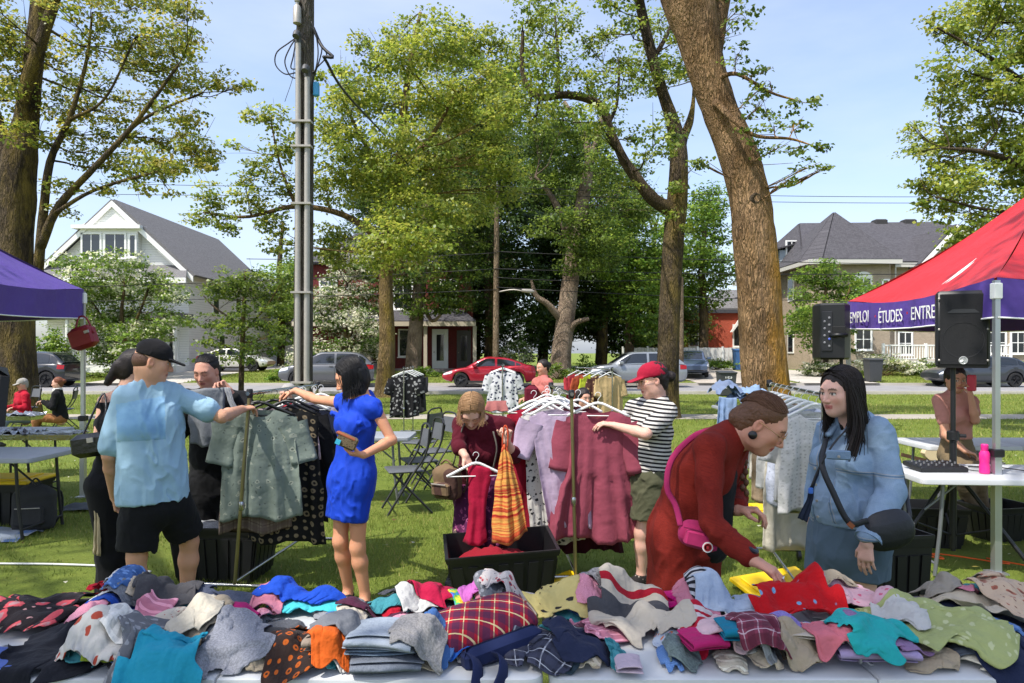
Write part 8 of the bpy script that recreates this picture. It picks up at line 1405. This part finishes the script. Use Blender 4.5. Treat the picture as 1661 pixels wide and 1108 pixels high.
def folded(row,seed):
 """a neatly folded garment: one sheet laid to and fro, its rounded folds to the front"""
 x0,x1,y0,y1,zb,h=row[:6];r=np.random.default_rng(seed);L=max(2,int(round(h/.016)));t=h/L;d1=(EYE-TZ-zb)*K/(y1-HY);D=min(.3,max(.13,(x1-x0)/K*d1*.8));cy=d1+D/2;hx=(x1-x0)/2/K*d1;cx=((x0+x1)/2-CX)/K*d1
 i,k=hidx(np.linspace(cx-hx*.8,cx+hx*.8,12)[:,None]+np.zeros(8),cy+np.linspace(-D*.45,D*.45,8)[None,:]+np.zeros((12,1)));z0=max(TZ,np.percentile(HM[i,k],60))+.004;pth=[]
 for l in range(L):
  ys=np.linspace(-D/2+t,D/2-t,9);ys=ys if l%2==0 else ys[::-1];pth+=[(y,l*t+t*.3)for y in ys]
  if l<L-1:s_=1 if l%2==0 else-1;pth+=[(s_*(D/2-t+math.sin(a)*t*.75),l*t+t*.3+t*.5-math.cos(a)*t*.5)for a in np.linspace(.4,2.74,5)]
 pth=np.array(pth);m=22;xs=np.linspace(-1,1,m);V=np.zeros((m,len(pth),3));V[...,0]=cx+xs[:,None]*hx;V[...,1]=cy+pth[None,:,0];V[...,2]=z0+pth[None,:,1]
 q=np.stack([V[...,0]*10,V[...,1]*7,V[...,2]*30+seed],-1);V[...,0]+=.012*noise3(q,seed)*np.abs(xs)[:,None];V[...,1]+=.014*noise3(q*.8+3,seed+1);V[...,2]+=.007*noise3(q*.7+9,seed+2)*(pth[None,:,1]/h+.2)-.010*np.abs(xs[:,None])**3*pth[None,:,1]/h;V[...,2]=np.maximum(V[...,2],TZ+.003)
 a=r.normal(0,.12);dx,dy=V[...,0]-cx,V[...,1]-cy;V[...,0],V[...,1]=cx+dx*math.cos(a)-dy*math.sin(a),cy+dx*math.sin(a)+dy*math.cos(a);kq=np.arange(m*len(pth)).reshape(m,-1);F=np.stack([kq[:-1,:-1],kq[1:,:-1],kq[1:,1:],kq[:-1,1:]],-1).reshape(-1,4);ln=np.concatenate([[0],np.cumsum(np.linalg.norm(np.diff(pth,axis=0),axis=1))]);UV=np.stack([np.repeat(xs*hx,len(pth)),np.tile(ln,m)],1);return V.reshape(-1,3),F,UV
 # x0, x1, y0, y1 in the photograph, height of what lies beneath, own height, kind, label, colour, print, print colours, print scale, threshold
f_,c_='fold','heap';N_=None
ROWS=[(-30,60,1070,1094,0,.015,c_,'skirt','periwinkle blue skirt at front left table corner',(96,120,196),'plain',N_,N_,8,.3),(55,170,1000,1096,0,.05,c_,'tee','black-navy tee next to the black floral blouse',(26,28,38),'plain',N_,N_,8,.3),(90,190,968,1020,0,.07,c_,'sweatshirt','taupe-grey sweatshirt at back left of the table',(92,84,78),'plain',N_,N_,8,.3),(155,222,985,1020,0,.06,c_,'tee','royal blue tee beneath the red collared shirt',(22,74,170),'plain',N_,N_,8,.3),(290,440,965,1000,0,.06,c_,'trousers','slate blue trousers along the back edge, left table',(82,90,112),'heather',N_,N_,8,.3),(195,265,955,1012,.03,.07,c_,'vest','light grey heather vest at back, left table',(138,142,150),'heather',N_,N_,8,.3),(240,310,952,1005,.03,.06,c_,'sweater','dark grey sweater at back beside the grey vest',(78,76,78),'plain',N_,N_,8,.3),(275,375,988,1022,.02,.05,c_,'blouse','cream blouse with small flowers behind magenta tee',(214,204,188),'floral',(190,110,100),(120,130,150),40,.2),(395,475,990,1026,.01,.05,c_,'joggers','mid grey joggers beneath the aqua shirt',(104,106,112),'heather',N_,N_,8,.3),(405,470,1018,1075,0,.05,c_,'tee','navy tee between grey tee and pumpkin print',(32,38,58),'plain',N_,N_,8,.3),(425,456,976,1002,.02,.05,c_,'sock','yellow-green flowered cloth beside the royal blue sweater',(190,190,80),'floral',(240,240,220),N_,40,.2),(150,235,1030,1092,0,.06,c_,'tee','black tee with blue and white lines under white rolled shirt',(28,28,32),'zigzag',(120,160,220),N_,5,.72),(315,395,1008,1042,.02,.045,c_,'leggings','charcoal leggings in front of magenta tee',(70,66,70),'plain',N_,N_,8,.3),(335,440,1050,1083,0,.03,f_,'trousers','folded charcoal trousers under the pale grey tee',(58,58,62),'heather',N_,N_,8,.3),(155,218,1072,1092,.0,.02,c_,'frill','lime green frilly top under the black tee',(150,170,50),'plain',N_,N_,8,.3),(160,210,962,992,.06,.05,c_,'polo','red polo with white collar at back left',(176,14,40),'stripev',(228,226,224),N_,5,.2),(-20,128,975,1082,.02,.13,c_,'blouse','black blouse with coral pink flowers, front left',(38,30,34),'floral',(226,92,100),(200,150,150),9,.3),(135,245,990,1062,.05,.07,c_,'tee','rolled white tee with red print, left table',(210,206,200),'leafy',(178,74,56),N_,11,.2),(335,405,992,1018,.05,.05,c_,'tee','magenta tee at left table middle',(186,30,112),'plain',N_,N_,8,.3),(200,338,1030,1118,.0,.05,c_,'leggings','grey leaf-print leggings sliding over the front edge',(116,118,124),'leafy',(160,162,168),N_,22,.25),(335,428,1005,1076,.03,.06,c_,'tee','pale grey heather tee, left table front',(164,166,176),'heather',N_,N_,8,.3),(456,550,972,1022,.03,.07,c_,'shirt','aqua shirt under the royal blue sweater',(78,202,212),'plain',N_,N_,8,.3),(452,556,1008,1090,.0,.075,c_,'pyjamas','brown pyjamas with orange pumpkin print',(56,40,34),'spots',(206,100,30),(70,44,30),20,.26),(215,318,1008,1100,.05,.09,c_,'swimsuit','turquoise top crumpled over the leaf-print leggings',(36,160,190),'plain',N_,N_,8,.3),(442,538,957,1000,.07,.07,c_,'sweater','royal blue sweater at back of left table',(24,76,190),'plain',N_,N_,8,.3),(494,542,1050,1096,.0,.06,f_,'fleece','folded beige fleece at the front of pumpkin pyjamas',(156,140,126),'plain',N_,N_,8,.3),(510,560,1038,1062,.06,.03,c_,'cloth','bright orange cloth peeking from pumpkin pyjamas',(222,100,30),'plain',N_,N_,8,.3),(558,682,1055,1104,0,.06,f_,'jeans','dark indigo jeans at the bottom of the denim stack',(48,58,78),'denim',(70,82,104),N_,8,.3),(556,668,1030,1064,.06,.035,f_,'jeans','mid blue jeans in the middle of the denim stack',(60,88,112),'denim',N_,N_,8,.3),(556,676,990,1046,.095,.06,f_,'jeans','faded grey-blue jeans on top of the denim stack',(128,142,160),'denim',(160,170,184),N_,8,.3),(572,640,980,1003,.02,.05,c_,'scarf','plum purple cloth near the bare feet',(80,30,56),'plain',N_,N_,8,.3),(612,650,978,998,.02,.05,c_,'tee','small scarlet cloth at back, centre table',(190,20,48),'plain',N_,N_,8,.3),(635,728,960,1006,.02,.08,c_,'sweater','charcoal marl sweater at back, centre',(88,88,96),'heather',(50,50,56),N_,8,.3),(675,760,962,1002,.02,.08,c_,'sweater','raspberry red sweater at back, centre',(186,18,66),'plain',N_,N_,8,.3),(695,805,1000,1050,.03,.05,c_,'tee','light sky-blue tee behind the tartan bag',(146,194,216),'plain',N_,N_,8,.3),(700,762,1028,1062,.03,.04,c_,'shorts','bright blue shorts inside the tartan bag loop',(34,96,190),'plain',N_,N_,8,.3),(645,712,1040,1085,.03,.04,c_,'tee','cream-grey tee between jeans stack and tartan bag',(176,172,170),'heather',N_,N_,8,.3),(748,806,972,1020,.03,.06,c_,'tee','rainbow tie-dye tee, centre',(220,90,60),'tie',N_,N_,40,.3),(750,784,960,986,.07,.05,c_,'scarf','lilac-pink scarf beside the raspberry sweater',(204,110,190),'plain',N_,N_,8,.3),(920,980,956,980,.03,.05,c_,'tee','black tee at back between yellow and grey knits',(30,30,32),'plain',N_,N_,8,.3),(800,838,1000,1032,.03,.05,c_,'shirt','white and blue check shirt by the floral blouse',(206,212,224),'plaid',(90,120,170),N_,30,.3),(885,952,1045,1090,0,.04,c_,'trousers','dark teal trousers at the table joint',(44,62,76),'plain',N_,N_,8,.3),(800,884,950,1012,.03,.1,c_,'blouse','white blouse with red and navy flowers at back, centre',(224,212,206),'floral',(196,70,80),(70,70,100),26,.24),(855,968,953,1018,.03,.09,c_,'blouse','pale yellow top with black motifs',(224,204,130),'leafy',(50,44,40),N_,11,.16),(832,915,1000,1075,.02,.08,c_,'shirt','navy plaid flannel shirt right of the tartan bag',(40,42,58),'plaid',(66,70,92),(190,194,206),20,.3),(958,1012,960,1002,.03,.07,c_,'sweater','speckled grey knit at back by yellow top',(176,172,172),'heather',(110,108,110),N_,8,.3),(902,980,998,1066,.03,.08,c_,'sweatshirt','navy sweatshirt bundle at the table joint',(36,44,74),'plain',N_,N_,8,.3),(1036,1135,948,998,.03,.09,c_,'top','hot magenta top at back, right table',(206,16,122),'plain',N_,N_,8,.3),(1080,1145,985,1050,.02,.08,c_,'pyjamas','pale blue children pyjamas with coloured print',(196,208,226),'floral',(220,130,80),(90,130,200),24,.24),(1108,1168,1003,1058,.01,.06,c_,'tee','red and white striped tee, right table',(196,22,52),'stripe',(228,216,214),N_,16,.3),(1085,1128,1045,1088,0,.05,c_,'cardigan','grey-green cardigan at front, right table',(120,136,136),'heather',N_,N_,8,.3),(1120,1184,1048,1087,0,.045,f_,'leggings','folded hot pink leggings, right table front',(196,34,110),'plain',N_,N_,8,.3),(1126,1215,955,1008,.03,.08,c_,'dress','black and white zigzag dress, right table',(196,196,202),'zigzag',(36,36,44),N_,13,.3),(1175,1295,988,1048,.02,.07,c_,'shirt','charcoal and white plaid shirt, right table',(60,64,74),'plaid',(120,126,140),(214,216,222),17,.3),(1145,1208,1022,1064,.02,.05,c_,'pyjamas','pale pink children pyjamas, right table',(224,190,198),'plain',N_,N_,8,.3),(1180,1238,1055,1092,0,.045,f_,'shorts','folded teal blue shorts at front, right table',(14,128,160),'plain',N_,N_,8,.3),(1230,1300,1050,1085,0,.035,c_,'scarf','black leopard scarf beside the teal shorts',(40,32,30),'spots',(150,110,80),N_,40,.25),(1195,1265,1012,1068,.04,.05,c_,'shirt','burgundy plaid shirt, right table',(142,62,84),'plaid',(90,34,54),(220,190,200),20,.3),(1140,1235,945,992,.08,.06,c_,'jeans','pale denim shorts on top of zigzag dress',(152,174,204),'denim',(184,200,220),N_,8,.3),(975,1090,975,1092,.0,.13,c_,'sweater','chunky cable sweater in cream, charcoal and red bands',(206,194,176),'bands',(78,78,82),(176,24,44),8,.3),(1003,1050,1058,1098,.02,.04,f_,'leggings','folded pale lilac leggings under the cable sweater',(206,186,200),'plain',N_,N_,8,.3),(1260,1365,1000,1055,.02,.07,c_,'top','lavender velvet top, right table',(160,146,212),'heather',(128,112,186),N_,8,.3),(1295,1378,1058,1084,0,.025,f_,'trousers','folded cream trousers at front, right table',(208,196,180),'plain',N_,N_,8,.3),(1318,1378,1036,1072,.025,.045,c_,'tee','salmon pink tee on the cream trousers',(222,120,134),'plain',N_,N_,8,.3),(1395,1480,960,1064,.0,.05,c_,'jacket','olive green jacket under pale green print',(120,122,90),'plain',N_,N_,8,.3),(1480,1606,1046,1078,0,.03,c_,'trousers','slate grey trousers at front right',(84,92,106),'plain',N_,N_,8,.3),(1465,1550,972,1022,.02,.06,c_,'tee','mauve-grey tee, right end',(136,126,148),'plain',N_,N_,8,.3),(1550,1690,990,1095,.0,.06,c_,'trousers','navy trousers hanging at the right end',(32,42,74),'plain',N_,N_,8,.3),(1335,1425,955,1016,.03,.08,c_,'blouse','pale pink blouse with hot pink lace, right table',(222,178,190),'floral',(214,100,130),N_,18,.16),(1375,1498,1040,1096,0,.05,f_,'pyjamas','folded lilac pyjamas at front, right table',(172,154,196),'plain',N_,N_,8,.3),(1385,1475,1015,1060,.05,.04,c_,'shorts','mauve shorts on the lilac pyjamas',(150,118,160),'plain',N_,N_,8,.3),(1448,1594,978,1062,.03,.06,c_,'skirt','pale green printed skirt, right end',(176,184,120),'leafy',(206,210,160),N_,16,.22),(1538,1652,945,1026,.05,.09,c_,'jacket','cream beige jacket at back right',(206,192,168),'plain',N_,N_,8,.3),(1498,1548,948,985,.04,.07,c_,'sweater','stone grey sweater beside the cream jacket',(160,152,140),'plain',N_,N_,8,.3),(1600,1690,950,1030,.05,.08,c_,'blouse','beige blouse with rust flowers at right edge',(210,184,158),'floral',(170,100,80),(120,80,70),18,.26),(1364,1458,990,1054,.07,.07,c_,'top','aqua satin top on the lilac pile',(40,176,178),'plain',N_,N_,8,.3),(1230,1338,925,1016,.03,.14,c_,'dress','scarlet dress with blue and white motifs under the reaching hand',(204,10,22),'spots',(120,180,220),N_,9,.12)]
NEW=[];CW=(('grey',(120,122,128)),('white',(206,204,200)),('navy',(36,42,66)),('pink',(206,130,150)),('black',(30,30,34)),('blue',(70,110,170)),('beige',(180,164,140)),('burgundy',(110,26,46)),('teal',(40,120,130)),('denim-blue',(84,108,140)),('cream',(214,204,184)),('dark green',(54,74,56)));r_=random.Random(4)
for i,a in enumerate(ROWS):
 if True:
  cw,cc=CW[(i*5+i//7)%12];sg=r_.choice((-1,1));w_=(a[1]-a[0])*.55;xc_=(a[0]+a[1])/2+sg*(a[1]-a[0])*.5;y0=a[2]+(a[3]-a[2])*r_.uniform(-.05,.3);pt=r_.choice(('plain','plain','heather','stripe','plaid','floral'));kd=r_.choice(('tee','shirt','blouse','shorts'));NEW.append((xc_-w_/2,xc_+w_/2,max(956,y0),min(1090,y0+48),0,.05,c_,kd,'%s %s tucked beside the %s'%(cw,kd,a[8].split(',')[0]),cc,pt,tuple(min(255,v+46)for v in cc),N_,26,.3))
 NEW.append(a)
ROWS=NEW;lev=[]
for i,a in enumerate(ROWS):lev.append(1+max([lev[q]for q in range(i)if not(ROWS[q][1]<a[0]+6 or ROWS[q][0]>a[1]-6 or ROWS[q][3]<a[2]+4 or ROWS[q][2]>a[3]-4)],default=-1))
for L in range(max(lev)+1):
 hp=[i for i in range(len(ROWS))if lev[i]==L and ROWS[i][6]==c_];res=dict(zip(hp,simulate([ROWS[i]for i in hp],100+L)))if hp else{}
 for i in[k for k in range(len(ROWS))if lev[k]==L]:
  a=ROWS[i];m=fabric('pile%d'%i,a[9],a[10],a[11],a[12],a[13]*(1.5 if a[10]in('floral','leafy','spots')else 1),thr=a[14],wrinkle=.018,wsc=17)
  V,F,UV=folded(a,i)if a[6]==f_ else(res[i][0],shaped(a[7],i)if a[1]-a[0]>78 else GRIDF,res[i][1])
  V=V.copy();o=mkobj(a[7],V,F,m,None,origin=(V[:,0].mean(),V[:,1].mean(),V[:,2].min()),uvs=UV);md=o.modifiers.new('thickness','SOLIDIFY');md.thickness=.0042;md.offset=1;tag(o,a[8],a[7]);md=o.modifiers.new('round','SUBSURF');md.levels=md.render_levels=1
  raise_h(V)
  # tartan bag with navy handles
d1=2.12;c0=P(795,1060,d1);tb=thing('tartan_bag','red tartan tote bag with navy straps lying at the front','bag',c0);TAR=fabric('tartan',(172,22,44),'plaid',(36,36,72),(226,214,160),22,co='Object');NAV=fabric('navystrap',(30,42,84),co='Object');MB_=MB();MB_.box(P(782,1050,2.2)+[0,0,.075],(.34,.2,.12),rz=R(28),ry=R(-6),rx=R(14),bev=.045);o=MB_.build('bag_body',TAR,tb,smooth='auto');md=o.modifiers.new('round','SUBSURF');md.levels=md.render_levels=2
MB_=MB();MB_.box(P(815,1072,2.1)+[0,0,.04],(.26,.05,.07),rz=R(28),ry=R(-8),bev=.02);MB_.build('navy_panel',NAV,tb,smooth='auto')
for pts in([(684,1088,2.12),(700,1030,2.2),(722,998,2.3),(752,1004,2.32),(778,1050,2.2)],[(748,1072,2.1),(762,1062,2.05),(775,1080,2.0),(772,1116,1.96)],[(800,1062,2.07),(815,1068,2.02),(816,1092,1.98),(806,1118,1.96)],[(684,1090,2.12),(720,1092,2.08),(760,1086,2.06)]):MB().tube(spline([P(*q)for q in pts],22),.021,8,flat=.16,up=(0,1,.3)).build('strap',NAV,tb,smooth=True)
MB_=MB();MB_.tube(spline([P(1270,1056,2.16),P(1280,1078,2.1),P(1300,1090,2.06),P(1322,1096,2.04),P(1334,1100,2.03)],18),.004,6);tag(MB_.build('hanger_hook',HANW,None,origin=P(1300,1090,2.06),smooth=True),'white wire hanger end sticking out at front, right table','hanger')
# jeans heap on the table by the leaning trunk
for k_,(dx,dz,sx_,c,lb)in enumerate(((0,0,.7,(70,104,150),'mid blue jeans heaped lowest by the big trunk'),(.18,.12,.62,(94,130,170),'washed jeans on top of the heap by the trunk'),(-.22,.2,.5,(56,84,128),'dark jeans topping the heap by the trunk'),(.35,.05,.4,(110,142,178),'pale jeans at the right of the heap by the trunk'))):crumple('jeans',lb,(3.85+dx,12.0,.745+dz),sx_,.5,.16,fabric('jh%d'%k_,c,'denim'),'jeans',70+k_)
hang_cloth('hanging_jeans','jeans draped over the left end of the heap table',[(3.42,11.72,.92),(3.7,11.66,.9)],[(3.36,11.64,.42),(3.66,11.6,.36)],FAB['jh0'],.03,3,5,'jeans')
crumple('tote_contents','dark red clothes heaped inside the open tote',(-.07,4.78,.2),.56,.32,.1,FAB['dred'],'clothes',81);crumple('tote_contents','grey clothes heaped inside the tote behind the man',(-2.12,5.25,.3),.5,.3,.08,FAB['lgrey'],'clothes',82)
# added unseen crown, its clumps set to shade the table's right end and lawn
r0=np.random.default_rng(3);cl=[]
for k_ in range(26):cl.append((-2.3+r0.uniform(-1.5,2.0),-.9+r0.uniform(-1.6,1.5),9.2+r0.uniform(-.7,1.3),r0.uniform(.45,.8)))
for k_ in range(16):cl.append((-9+r0.uniform(-2.5,2.5),-2+r0.uniform(-3,3),10+r0.uniform(-1,1.5),r0.uniform(.5,.9)))
for k_ in range(26):xx=r0.uniform(-12.5,-8.5)if k_%2 else r0.uniform(-3.0,1.5);cl.append((xx,r0.uniform(-.2,4.2),10+r0.uniform(-.8,1.6),r0.uniform(.35,.7)))
shade_tree('maple_tree','unseen tree added behind the viewer to cast dappled shade',(-4.2,-4.5,0),[(-4.2,-4.5,-.05,.45),(-4.1,-4.4,3,.34),(-3.9,-3.8,6,.26),(-3.4,-2.6,8.2,.16)],cl,9)
